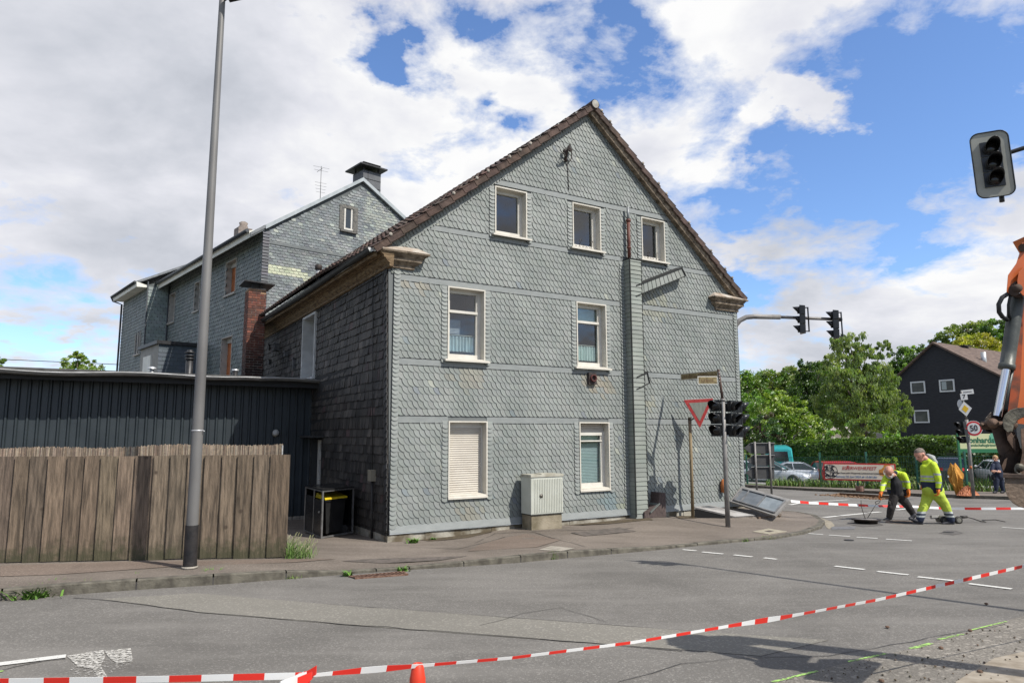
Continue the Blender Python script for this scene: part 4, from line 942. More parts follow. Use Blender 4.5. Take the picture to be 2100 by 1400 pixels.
# ================================================================ BARN, BRICK CHIMNEY, LONG SLATE HOUSE
BP = HP(0, 5.57, 0)                            # where the shed front meets the dark side wall
BR = lambda a, b, z: BP-HU*a+HV*b+V((0, 0, z))   # a = metres to the left, b = back
M_corr = mat('corrugated_sheet', (.015, .021, .025), (.024, .032, .036), 1.5, .45, spec=.5)
M_roofd = mat('felt_roof', (.05, .05, .048), (.09, .09, .085), 4, .9)
SHED = thing('metal_shed', BR(6, 0, -.6), 'long low shed clad in dark corrugated sheet behind the board fence', 'shed')
def shed():
    b = MB(); a = 0; zt = 2.98; zb = -.75
    while a < 22:
        for x0, o0, x1, o1 in ((0, 0, .025, -.035), (.025, -.035, .055, -.035), (.055, -.035, .08, 0), (.08, 0, .19, 0)): b.poly([BR(a+x0, o0, zb), BR(a+x1, o1, zb), BR(a+x1, o1, zt), BR(a+x0, o0, zt)])
        a += .19
    w = b.build('corrugated_wall', M_corr, SHED)
    b = MB(); a = .6; k = 0
    while a < 20:
        b.lathe(BR(a, -.004, 2.15), BR(0, -1, 0)-BR(0, 0, 0), [(.012, 0), (.012, .01), (0, .012)], 8); a += .19*random.choice((1, 2, 2, 3))
    b.build('screw_heads', mat('screw_white', (.55, .55, .55), rough=.4), SHED)
    b = MB(); b.hexa([BR(-.0, -.62, 3.06), BR(22, -.62, 3.06), BR(22, 7.0, 3.35), BR(-.0, 7.0, 3.35), BR(0, -.62, 3.12), BR(22, -.62, 3.12), BR(22, 7, 3.41), BR(0, 7, 3.41)]); b.build('roof', M_roofd, SHED)
    b = MB(); b.fbox(BR, 0, 22, -.60, 0, 2.98, 3.05); b.fbox(BR, 0, 22, -.57, -.54, 2.88, 3.05); b.build('eaves_board', mat('eaves_dark', (.025, .025, .025), rough=.8), SHED)
    b = MB(); pts = []; n = 60
    for i in range(n+1):
        a = .0+22*i/n; sag = .025*sin(i*.7)+.02*sin(i*.23+1)+(-.02 if a < 1.6 else 0)
        for k in range(7):
            t = pi+pi*k/6; pts.append(BR(a, -.70+.075*cos(t), 3.07+sag+.075*sin(t)))
    b.add(pts, [(i*7+k, i*7+k+1, (i+1)*7+k+1, (i+1)*7+k) for i in range(n) for k in range(6)], 0, (1, 1, 1), True)
    b.tube([pts[i*7] for i in range(n+1)], .014, 6, 1)
    b.build('gutter', [mat('gutter_grey', (.10, .10, .095), (.17, .165, .155), 3, .5), mat('gutter_lip', (.44, .44, .43), (.26, .26, .25), 3, .4)], SHED)
    b = MB(); b.fbox(BR, 0, 22, -.02, .6, 3.12, 3.17); b.build('roof_edging', mat('edging', (.20, .20, .19), (.30, .30, .28), 3, .6), SHED)
    # bulkhead lamp
    q = plane_hit(563, 889, BR(0, 0, 0), HV)
    L = q; b = MB(); nn = -HV; b.lathe(L, nn, [(.0, 0), (.07, .0), (.07, .03), (.05, .05), (.05, .10)], 14); b.tube([L+nn*.05, L+nn*.12+V((0, 0, -.06))], .025, 8)
    lp = b.build('wall_lamp', mat('lamp_base', (.30, .27, .2), rough=.5), SHED)
    b = MB(); prof_ = [(.0, .0)]+[(.085*sin(pi*k/8), .085-.085*cos(pi*k/8)) for k in range(1, 9)]; b.lathe(L+nn*.14+V((0, 0, -.06)), (0, 0, 1), prof_, 14); b.build('globe', mat('globe_glass', (.35, .35, .33), rough=.15), lp)
    b = MB(); b.fbox(BR, 0, 22, -.035, .1, -.8, -.35); b.build('plinth', M_conc, SHED)
shed()
# flues and cowls on the shed roof
def at_shed(px, py, bk): p = plane_hit(px, py, BR(0, bk, 0), HV); return p
def cowl(px, py0, py1, r, label, mats, rings=0, bk=2.5, mush=False):
    p = at_shed(px, py1, bk); q = at_shed(px, py0, bk); h = q.z-p.z; base = V((p.x, p.y, 3.12+.04*bk)); h = q.z-base.z
    t = thing('roof_flue', base, label, 'flue')
    b = MB(); b.lathe(base, (0, 0, 1), [(r*1.25, 0), (r*1.25, h*.08), (r, h*.12), (r, h*.82), (0, h*.82)], 14); b.build('pipe', mats[0], t)
    b = MB()
    if rings:
        for k in range(rings): z = h*(.66+.11*k); b.lathe(base+V((0, 0, z)), (0, 0, 1), [(r*.9, 0), (r*1.35, .01), (r*1.35, .03), (r*.9, .05)], 14)
        b.lathe(base+V((0, 0, h*.93)), (0, 0, 1), [(r*.8, 0), (r*.8, h*.06), (0, h*.07)], 14)
    elif mush: b.lathe(base+V((0, 0, h*.78)), (0, 0, 1), [(r*2.2, 0), (r*2.0, h*.12), (r*.9, h*.2), (0, h*.22)], 14)
    else: b.lathe(base+V((0, 0, h*.8)), (0, 0, 1), [(r*1.3, 0), (r*1.3, h*.12), (0, h*.16)], 14)
    b.build('cowl', mats[1], t)
M_blackmet = mat('black_metal', (.012, .012, .013), (.03, .03, .03), 8, .45)
M_zinc = mat('zinc', (.42, .43, .43), (.55, .56, .56), 6, .4, .5)
cowl(387, 717, 770, .095, 'black ringed flue standing on the shed roof left of the lamp post', (M_blackmet, M_blackmet), 3)
cowl(311, 751, 766, .05, 'small bright mushroom cowl on the shed roof', (M_zinc, M_zinc), mush=True)
cowl(482, 755, 768, .07, 'short dark flue with pale cap beside the brick chimney', (M_blackmet, M_zinc))
# ---------------------------------------------------------------- brick chimney
def brickmat():
    m = bpy.data.materials.new('brick'); m.use_nodes = True; t = m.node_tree; t.nodes.clear()
    b = N(t, 'ShaderNodeBsdfPrincipled'); o = N(t, 'ShaderNodeOutputMaterial'); t.links.new(b.outputs[0], o.inputs[0]); b.inputs['Roughness'].default_value = .9
    a = N(t, 'ShaderNodeAttribute', attribute_name='Col'); tcn = N(t, 'ShaderNodeTexCoord')
    f = ramp(t, noise(t, tcn.outputs['Object'], 12, 5), [(.3, .65), (.7, 1.25)]); mx = N(t, 'ShaderNodeMix', data_type='RGBA', blend_type='MULTIPLY'); mx.inputs[0].default_value = 1
    t.links.new(a.outputs['Color'], mx.inputs[6]); t.links.new(f, mx.inputs[7]); t.links.new(mx.outputs[2], b.inputs['Base Color']); return m
M_brick = brickmat(); M_mortar = mat('mortar', (.38, .35, .31), (.12, .10, .09), 7, .95, lo=.4, hi=.6)
def brick_chimney():
    base = plane_hit(502, 771, HP(0, 9.6, 0), HV); base.z = 3.2
    fr = lambda a, b, z: base+HU*a+HV*b+V((0, 0, z))
    W_, D_, H_ = .52, .62, plane_hit(505, 588, HP(0, 9.6, 0), HV).z-3.2
    t = thing('brick_chimney', base, 'red brick chimney, darker in its lower half, rising from the shed roof', 'chimney')
    b = MB(); b.fbox(fr, .012, W_-.012, .012, D_-.012, -.2, H_-.01); b.build('mortar_core', M_mortar, t)
    b = MB(); z = 0; r = 0
    while z < H_-.03:
        for face in (0, 1, 2, 3):
            Ln = W_ if face in (0, 2) else D_; a = -(.12 if r % 2 else 0)
            while a < Ln-.01:
                x0, x1 = max(0, a), min(Ln, a+.228)
                if x1-x0 > .03:
                    zz = z/H_; c = (.155, .056, .036) if random.random() < .7 else (.085, .038, .028)
                    dk = 1-.82*max(0, min(1, (.5-zz)*3+random.uniform(-.25, .25))); c = jit(tuple(q*dk for q in c), .2)  # bricks get darker towards the foot
                    if r > H_/.078-3 and random.random() < .6: c = (.28, .17, .10)
                    o = random.uniform(0, .005)
                    if face == 0: b.fbox(fr, x0, x1, -o, .03, z, z+.064, 0, c)
                    elif face == 2: b.fbox(fr, x0, x1, D_-.03, D_+o, z, z+.064, 0, c)
                    elif face == 1: b.fbox(fr, -o, .03, x0+.003, x1-.003, z, z+.064, 0, c)
                    else: b.fbox(fr, W_-.03, W_+o, x0+.003, x1-.003, z, z+.064, 0, c)
                a += .24
        z += .078; r += 1
    b.build('brickwork', M_brick, t)
    b = MB(); b.fbox(fr, -.08, W_+.12, -.12, D_+.08, -.12, .04); b.build('flashing', mat('lead_grey', (.10, .10, .10), (.17, .17, .17), 5, .6), t)
    b = MB()
    for x in (.12, W_-.12):
        for y in (.1, D_-.1): b.fbox(fr, x-.015, x+.015, y-.015, y+.015, H_-.02, H_+.11)
    b.hexa([fr(-.18, -.2, H_+.15), fr(W_+.22, -.2, H_+.10), fr(W_+.22, D_+.2, H_+.10), fr(-.18, D_+.2, H_+.15), fr(-.18, -.2, H_+.19), fr(W_+.22, -.2, H_+.14), fr(W_+.22, D_+.2, H_+.14), fr(-.18, D_+.2, H_+.19)])
    b.build('rain_cap', M_blackmet, t)
brick_chimney()
# ---------------------------------------------------------------- long house behind
d2 = flat(ray(-210, 893)); V2 = d2; U2 = V((-V2.y*-1, V2.x*-1, 0)); U2 = V((V2.y, -V2.x, 0))
K2 = atY(527, 800, 25.0); K2.z = 0
P2 = lambda a, c, z: V((K2.x, K2.y, 0))+V2*a+U2*c+V((0, 0, z))       # a = along the left face away, c = back to the right
def f2(x, y, c=0.0): p = plane_hit(x, y, P2(0, c, 0), U2)-P2(0, 0, 0); return p.dot(V2), p.z
def g2(x, y, a=0.0): p = plane_hit(x, y, P2(a, 0, 0), V2)-P2(0, 0, 0); return p.dot(U2), p.z
_, ZE2 = f2(524, 482); cA, zA = g2(742, 373); 
slope2 = (zA-g2(527, 466)[1])/(cA-g2(527, 466)[0]); cr, zr = g2(822, 447); slR = (zA-zr)/(cr-cA)
L1 = f2(342, 700)[0]; L2 = f2(248, 700, -1.0)[0]
WID = 11.5
print('house2', ZE2, cA, zA, slope2, slR, L1, L2, 'ze', g2(527, 466))
M_sl2 = mat('slate_house_green', (.85, .88, .88), (1.1, 1.1, 1.08), 2, .6, vcol=True, bump=.15)
H2 = thing('long_slate_house', P2(0, 0, -.6), 'long three storey grey green slate house behind the shed, with orange shutters', 'house')
ZL = g2(527, 468)[1]
roofz = lambda c: min(ZL+slope2*c, zA-slR*(c-cA))
def tiles(b, fr, x0, x1, z0, z1, w, h, colf, opens=(), edge=.02, diag=True, toplim=None):
    z = z1; r = 0
    while z > z0:
        zb = z-h; off = (r % 2)*w*.5; a = x0-w+off
        while a < x1:
            lo, hi = max(a, x0), min(a+w, x1); mid = (lo+hi)/2
            ok = hi-lo > .02 and not any(o[0]-.0 < mid < o[1] and o[2] < z-h*.5 < o[3] for o in opens) and (toplim is None or z-h*.3 < toplim(mid))
            if ok:
                k = random.uniform(.008, .02); c = colf(mid, z); e = w*.22 if diag else 0
                pts = [(lo, z), (hi-.006, z), (hi-.006, zb), (min(lo+e, hi), zb), (lo, zb+h*.35)] if diag else [(lo, z), (hi-.006, z), (hi-.006, zb), (lo, zb)]
                top = [fr(x, -(.006+k*(z-y)/h), y) for x, y in pts]; bot = [fr(x, .0, y) for x, y in pts]; n = len(pts)
                b.add(top, [tuple(range(n))], 0, c); b.add(top+bot, [(i, (i+1) % n, n+(i+1) % n, n+i) for i in range(n)], 1, c)
            a += w
        z = zb; r += 1
LF = lambda a, o, z: P2(a, o, z)                # left face, o<0 towards the viewer
GF = lambda c, o, z: P2(o, c, z)                # gable face
wpx = []
def rect2(x0, y0, x1, y1, c=0.0):
    a0, z1 = f2(x1, y0, c); a1, z0 = f2(x0, y1, c); return (a0, a1, z0, z1)
WU = rect2(461, 528, 487, 608); WL = (WU[0]+.05, WU[1]+.05, f2(467, 775)[1], f2(467, 690)[1])
WM = rect2(345, 598, 361, 664); WN = rect2(397, 575, 412, 640); WLn = (WN[0], WN[1], WL[2], WL[3])
def h2():
    b = MB(); op = [WU, WL, WM, WN, WLn]
    zs = sorted({-1, ZE2+.2}|{o[2] for o in op}|{o[3] for o in op})
    for z0, z1 in zip(zs, zs[1:]):
        for x, y in spans(z0, z1, [(*o, 0) for o in op], 0, L1): b.poly([P2(x, .0, z0), P2(y, .0, z0), P2(y, .0, z1), P2(x, .0, z1)])
    b.poly([P2(0, 0, -1), P2(0, WID, -1), P2(0, WID, roofz(WID)), P2(0, cA, zA), P2(0, 0, ZL)])
    b.poly([P2(L1, -1.0, -1), P2(L1, .3, -1), P2(L1, .3, ZE2+.3), P2(L1, -1.0, ZE2-.25)]); b.poly([P2(L1, -1.0, -1), P2(L2, -1.0, -1), P2(L2, -1.0, ZE2-.0), P2(L1, -1.0, ZE2-.0)])
    b.poly([P2(L2, -1, -1), P2(L2, WID, -1), P2(L2, WID, roofz(WID)-.3), P2(L2, cA, zA-.3), P2(L2, -1, ZE2-.3)])
    b.build('walls', mat('slate_under2', (.09, .10, .10), rough=.8), H2)
    c1 = lambda a, z: jit(random.choice(((.15, .168, .160), (.165, .182, .172), (.135, .155, .148))), .10)
    b = MB(); tiles(b, LF, .02, L1, -.3, ZE2+.1, .26, .165, c1, op, diag=True); b.build('slate_cladding', [M_sl2, M_edge], H2, fixn=False)
    b = MB(); tiles(b, lambda a, o, z: P2(a, -1.0+o, z), L1, L2, -.3, ZE2-.15, .26, .165, c1, [rect2(277, 680, 290, 728, -1.0)]); 
    tiles(b, lambda a, o, z: P2(L1+o, a, z), -1.0, -.02, -.3, ZE2+.0, .24, .165, lambda a, z: jit((.20, .235, .225), .12), (), toplim=lambda a: ZE2+.05+a*.35); b.build('slate_cladding', [M_sl2, M_edge], H2, fixn=False)
    # mottled gable
    def gc(c, z):
        r = random.random(); n = sin(c*1.7+z*2.3)+sin(c*.6-z*1.1+2)
        col = (.150, .165, .168) if r < .5 else ((.185, .20, .198) if r < .75 else (.125, .137, .145))
        if n > .6 and r < .6: col = (.195, .21, .205)
        if c > 4.2 and z > zA-3.6 and r < .55: col = (.235, .25, .225)
        if r > .975: col = (.27, .29, .26)
        bz = ZL-1.35
        if 0.2 < c < 4.8 and abs(z-bz+.12*c*(c > 1.5)) < (.16 if c < 2.2 else .2) and random.random() < .85: col = (.40, .41, .30)
        if 1 < c < 6 and abs(z-(ZL-.55)) < .07: col = (.13, .14, .14)
        return jit(col, .12)
    # slate courses here run at a slant, so build them in a sheared frame
    b = MB(); wg = (*sorted((g2(703, 450)[0], g2(726, 450)[0])), g2(714, 472)[1], g2(714, 428)[1])
    tiles(b, GF, .16, WID, 1.0, zA, .19, .115, gc, [wg], diag=True, toplim=lambda c: roofz(c)-.05); b.build('gable_cladding', [M_sl2, M_edge], H2, fixn=False, label='mottled slate gable with a pale broken band')
    b = MB(); z = 1.0
    while z < ZL-.1: b.hexa([GF(-.05, -.05, z), GF(.2, -.045, z), GF(.2, 0, z), GF(-.05, 0, z), GF(-.05, -.02, z+.12), GF(.2, -.02, z+.12), GF(.2, 0, z+.12), GF(-.05, 0, z+.12)], 0, jit((.075, .075, .085), .2)); z += .12
    for zz in (ZL-.45, ZL-3.6):
        b.fbox(GF, .2, 9, -.035, 0, zz-.05, zz+.05, 0, (.13, .14, .14))
    b.build('corner_slates', M_sl2, H2)
    # gable window
    c = MB(); fr = GF; a0, a1, z0, z1 = wg
    for q in ((a0-.16, a0-.0, z0-.02, z1+.1), (a1, a1+.16, z0-.02, z1+.1), (a0, a1, z1, z1+.12)): c.fbox(fr, q[0], q[1], -.04, .0, q[2], q[3])
    c.fbox(fr, a0-.12, a1+.12, -.12, 0, z0-.12, z0-.06)
    for q in ((a0, a0+.05, z0, z1), (a1-.05, a1, z0, z1)): c.fbox(fr, q[0], q[1], -.03, .2, q[2], q[3])
    w = c.build('gable_window', mat('dark_slate_trim', (.075, .075, .07), (.16, .15, .13), 12, .8), H2)
    c = MB(); c.fbox(fr, a0+.05, a1-.05, -.012, -.008, z0+.05, z1-.05); c.build('pane', mat('pane_grey', (.035, .045, .055), rough=.08), w)
    c = MB(); m_ = (a0+a1)/2; c.fbox(fr, a0+.04, a0+.12, -.02, .02, z0, z1); c.fbox(fr, m_+.1, m_+.17, -.022, .02, z0, z1); c.fbox(fr, a0+.04, a1-.04, -.021, .02, z0, z0+.07); c.build('sash', M_pvc, w)
    # windows of the long face
    M_or = mat('orange_shutter', (.42, .145, .05), (.33, .11, .04), 3, .6)
    for k, (a0, a1, z0, z1) in enumerate((WU, WL, WM, WN, WLn)):
        c = MB(); D = .30
        for q in ((a0, a0+.04, z0, z1), (a1-.04, a1, z0, z1), (a0+.04, a1-.04, z1-.04, z1)): c.fbox(LF, q[0], q[1], -.03, D, q[2], q[3])
        c.fbox(LF, a0-.05, a1+.05, -.08, D, z0-.07, z0)
        w = c.build('window', mat('casing_beige', (.42, .39, .34), (.34, .32, .28), 4, .7), H2)
        if k in (0, 1, 4):
            c = MB(); c.fbox(LF, a0+.04, a1-.04, D-.12, D, z1-.22, z1-.04); c.fbox(LF, a0+.04, a0+.12, D-.1, D, z0, z1-.22); c.build('shutter_box', mat('casing_beige', (.42, .39, .34)), w)
            c = MB(); corr(c, LF, a0+.12, a1-.04, D-.06, z0, z1-.22, .06, .012); c.build('roller_shutter', M_or, w, label='orange roller shutter, closed')
        else:
            c = MB(); c.fbox(LF, a0+.04, a1-.04, D-.05, D, z0, z1-.04); c.build('sash', M_pvc, w); c = MB(); c.fbox(LF, a0+.14, a1-.14, D-.06, D-.055, z0+.1, z1-.14); c.build('pane', mat('pane_grey', (.035, .045, .055)), w)
    a0, a1, z0, z1 = rect2(277, 680, 290, 728, -1.0); c = MB(); fr = lambda a, o, z: P2(a, -1.0+o, z)
    for q in ((a0, a0+.05), (a1-.05, a1)): c.fbox(fr, q[0], q[1], -.06, .15, z0, z1)
    c.fbox(fr, (a0+a1)/2-.05, (a0+a1)/2+.05, -.05, .1, z0, z1); c.fbox(fr, a0-.1, a1+.1, -.1, .0, z0-.07, z0)
    w = c.build('window', mat('casing_beige', (.42, .39, .34)), H2); c = MB(); c.fbox(fr, a0, a1, -.012, -.008, z0, z1); c.build('pane', mat('pane_grey', (.035, .045, .055)), w)
    # roof slopes, soffit, gutter
    b = MB(); oh = .55
    b.hexa([P2(-.12, -oh, ZL-slope2*oh+.02), P2(L1+.05, -oh, ZL-slope2*oh+.02), P2(L1+.05, cA, zA+.02), P2(-.12, cA, zA+.02), P2(-.12, -oh, ZL-slope2*oh+.14), P2(L1+.05, -oh, ZL-slope2*oh+.14), P2(L1+.05, cA, zA+.14), P2(-.12, cA, zA+.14)])
    b.hexa([P2(L1+.05, -1-oh, ZE2-.25), P2(L2+.1, -1-oh, ZE2-.25), P2(L2+.1, cA, zA-.1), P2(L1+.05, cA, zA-.1), P2(L1+.05, -1-oh, ZE2-.13), P2(L2+.1, -1-oh, ZE2-.13), P2(L2+.1, cA, zA), P2(L1+.05, cA, zA)])
    b.hexa([P2(-.12, cA, zA+.02), P2(L2+.1, cA, zA+.02), P2(L2+.1, WID+.5, roofz(WID+.5)), P2(-.12, WID+.5, roofz(WID+.5)), P2(-.12, cA, zA+.14), P2(L2+.1, cA, zA+.14), P2(L2+.1, WID+.5, roofz(WID+.5)+.12), P2(-.12, WID+.5, roofz(WID+.5)+.12)])
    b.build('roof', mat('slate_roof', (.10, .11, .12), (.17, .18, .185), 5, .6), H2)
    b = MB(); b.hexa([P2(-.14, 0, ZL+.0), P2(-.02, 0, ZL), P2(-.02, cA, zA), P2(-.14, cA, zA), P2(-.14, 0, ZL+.16), P2(-.02, 0, ZL+.16), P2(-.02, cA, zA+.16), P2(-.14, cA, zA+.16)])
    b.hexa([P2(-.14, cA, zA), P2(-.02, cA, zA), P2(-.02, WID, roofz(WID)), P2(-.14, WID, roofz(WID)), P2(-.14, cA, zA+.16), P2(-.02, cA, zA+.16), P2(-.02, WID, roofz(WID)+.16), P2(-.14, WID, roofz(WID)+.16)])
    b.build('verge_trim', mat('verge_zinc', (.28, .31, .32), (.36, .39, .40), 4, .5), H2)
    b = MB(); zz = ZL-.05
    b.hexa([P2(-.05, -.02, ZE2-.02), P2(L1, -.02, ZE2-.02), P2(L1, -.55, zz-.36), P2(-.05, -.55, zz-.36), P2(-.05, -.02, ZE2+.05), P2(L1, -.02, ZE2+.05), P2(L1, -.58, zz-.12), P2(-.05, -.58, zz-.12)])
    z3 = ZE2-.28
    b.hexa([P2(L1+.03, -1.02, z3-.1), P2(L2+.05, -1.02, z3-.1), P2(L2+.05, -1.5, z3-.12), P2(L1+.03, -1.5, z3-.12), P2(L1+.03, -1.02, z3+.0), P2(L2+.05, -1.02, z3), P2(L2+.05, -1.53, z3+.13), P2(L1+.03, -1.53, z3+.13)])
    b.build('soffit_boards', mat('soffit_white', (.72, .71, .62), (.62, .61, .54), 3, .6), H2)
    b = MB(); b.tube([P2(-.08, -.66, zz-.12), P2(L1+.05, -.66, zz-.12)], .07, 10); b.tube([P2(L1+.05, -1.6, z3+.12), P2(L2+.12, -1.6, z3+.12), P2(L2+.12, -1.5, z3-.1), P2(L2+.05, -1.08, z3-.25), P2(L2-.02, -1.08, -.5)], .05, 10)
    b.build('gutter', mat('gutter_dark2', (.05, .055, .06), rough=.5), H2)
    b = MB(); b.tube([P2(L1-.03, -1.02, ZE2-.1), P2(L1-.03, -1.02, -.5)], .03, 8); b.tube([P2(L1-.05, -.06, ZE2-.2), P2(L1-.05, -.06, -.5)], .035, 8); b.build('downpipe', mat('gutter_dark2', (.05, .055, .06)), H2)
    # chimney on the ridge with its cap
    k0, k1 = g2(744, 372), g2(781, 372); c0, c1_ = g2(744, 350, .4)[0], g2(780, 350, .4)[0]; zt = g2(760, 352, .4)[1]
    b = MB(); b.fbox(GF, c0, c1_, .35, 1.25, zA-1.2, zt)
    for i in range(7): b.fbox(GF, c0-.006, c1_+.006, .34, 1.256, zA-1.1+i*.36, zA-1.08+i*.36, 1)
    b.fbox(GF, (c0+c1_)/2-.2, (c0+c1_)/2-.19, .34, 1.25, zA-1.2, zt, 1)
    ch = b.build('chimney', [mat('chimney_cladding', (.075, .078, .085), (.10, .105, .11), 4, .6), M_edge], H2)
    b = MB()
    for x in (c0+.08, c1_-.08):
        for y in (.42, 1.18): b.fbox(GF, x-.03, x+.03, y-.03, y+.03, zt-.01, zt+.14)
    b.fbox(GF, c0-.25, c1_+.2, .12, 1.5, zt+.13, zt+.19); b.build('rain_cap', M_blackmet, ch)
    # small stack on the slope
    s = f2(513, 470, 1.2); b = MB(); fr = lambda a, c_, z: P2(a, c_, z); zb = roofz(.9)-.3; zt2 = f2(513, 446, 1.0)[1]
    b.fbox(fr, s[0]+.0, s[0]+.55, .7, 1.3, zb, zt2-.35); b.lathe(P2(s[0]+.27, 1.0, zt2-.36), (0, 0, 1), [(.17, 0), (.2, .12), (.15, .14), (.19, .28), (.10, .34), (0, .36)], 12, 0); b.build('chimney', mat('pot_brown', (.16, .13, .11), (.26, .22, .19), 8, .85), H2)
    # aerial
    q = plane_hit(657, 398, P2(2, 0, 0), V2); b = MB(); q.z -= .5; tp = q+V((0, 0, 1.25+.5))
    b.tube([q, tp], .014, 6)
    for i, (hh, ln) in enumerate(((1.7, .35), (1.55, .30), (1.0, .25), (.86, .25), (.72, .22), (.58, .2))): b.tube([q+V((0, 0, hh))-HU*ln, q+V((0, 0, hh))+HU*ln], .006, 5)
    b.tube([q+V((0, 0, 1.62))-V2*.1, q+V((0, 0, 1.62))+V2*.4], .010, 5); b.build('aerial', mat('aerial_metal', (.12, .12, .12), rough=.5, metal=.4), H2)
    q = plane_hit(323, 585, P2(L1+1.5, 0, 0), V2)
    b = MB(); b.lathe(V((q.x, q.y, q.z-.5)), (0, 0, 1), [(.07, 0), (.07, .4), (.12, .42), (.12, .56), (0, .6)], 12); b.build('roof_vent', mat('gutter_dark2', (.05, .055, .06)), H2)
    # box-like porch with flat roof in the angle of the house
    pa = f2(326, 740, -1.0); e0 = plane_hit(326, 705, P2(0, -1.9, 0), U2)-P2(0, 0, 0); e1 = plane_hit(290, 705, P2(0, -1.9, 0), U2)-P2(0, 0, 0); ztp = e0.z
    a_r, a_l = e0.dot(V2), e1.dot(V2)
    b = MB(); b.fbox(P2, a_r, a_l, -1.9, .0, -.8, ztp); b.build('porch_box', mat('porch_beige', (.24, .235, .205), (.30, .29, .26), 3, .8), H2)
    b = MB(); tiles(b, lambda c_, o, z: P2(a_r+o, c_, z), -1.9, 0.0, .5, ztp, .3, .17, lambda a, z: jit((.065, .08, .095), .12), diag=False); b.build('porch_cladding', [M_sl2, M_edge], H2, fixn=False)
    b = MB(); b.fbox(P2, a_r-.12, a_l+.1, -2.02, 0, ztp, ztp+.14); b.build('porch_roof', M_blackmet, H2)
    w0 = plane_hit(312, 728, P2(0, -1.9, 0), U2)-P2(0, 0, 0); w1 = plane_hit(297, 728, P2(0, -1.9, 0), U2)-P2(0, 0, 0); b = MB(); b.fbox(P2, w0.dot(V2), w1.dot(V2), -1.96, -1.88, 1.5, w0.z); b.build('porch_window', mat('soffit_white', (.50, .50, .44)), H2)
h2()
# overhead wire at the left
b = MB(); p, q = atY(-250, 700, 55), atY(262, 748, 60); b.tube([p, p.lerp(q, .5)+V((0, 0, -.5)), q], .03, 5)
b.build('overhead_wire', mat('wire_black', (.02, .02, .02), rough=.7), label='thin overhead wire crossing the sky left of the long house', cat='wire')
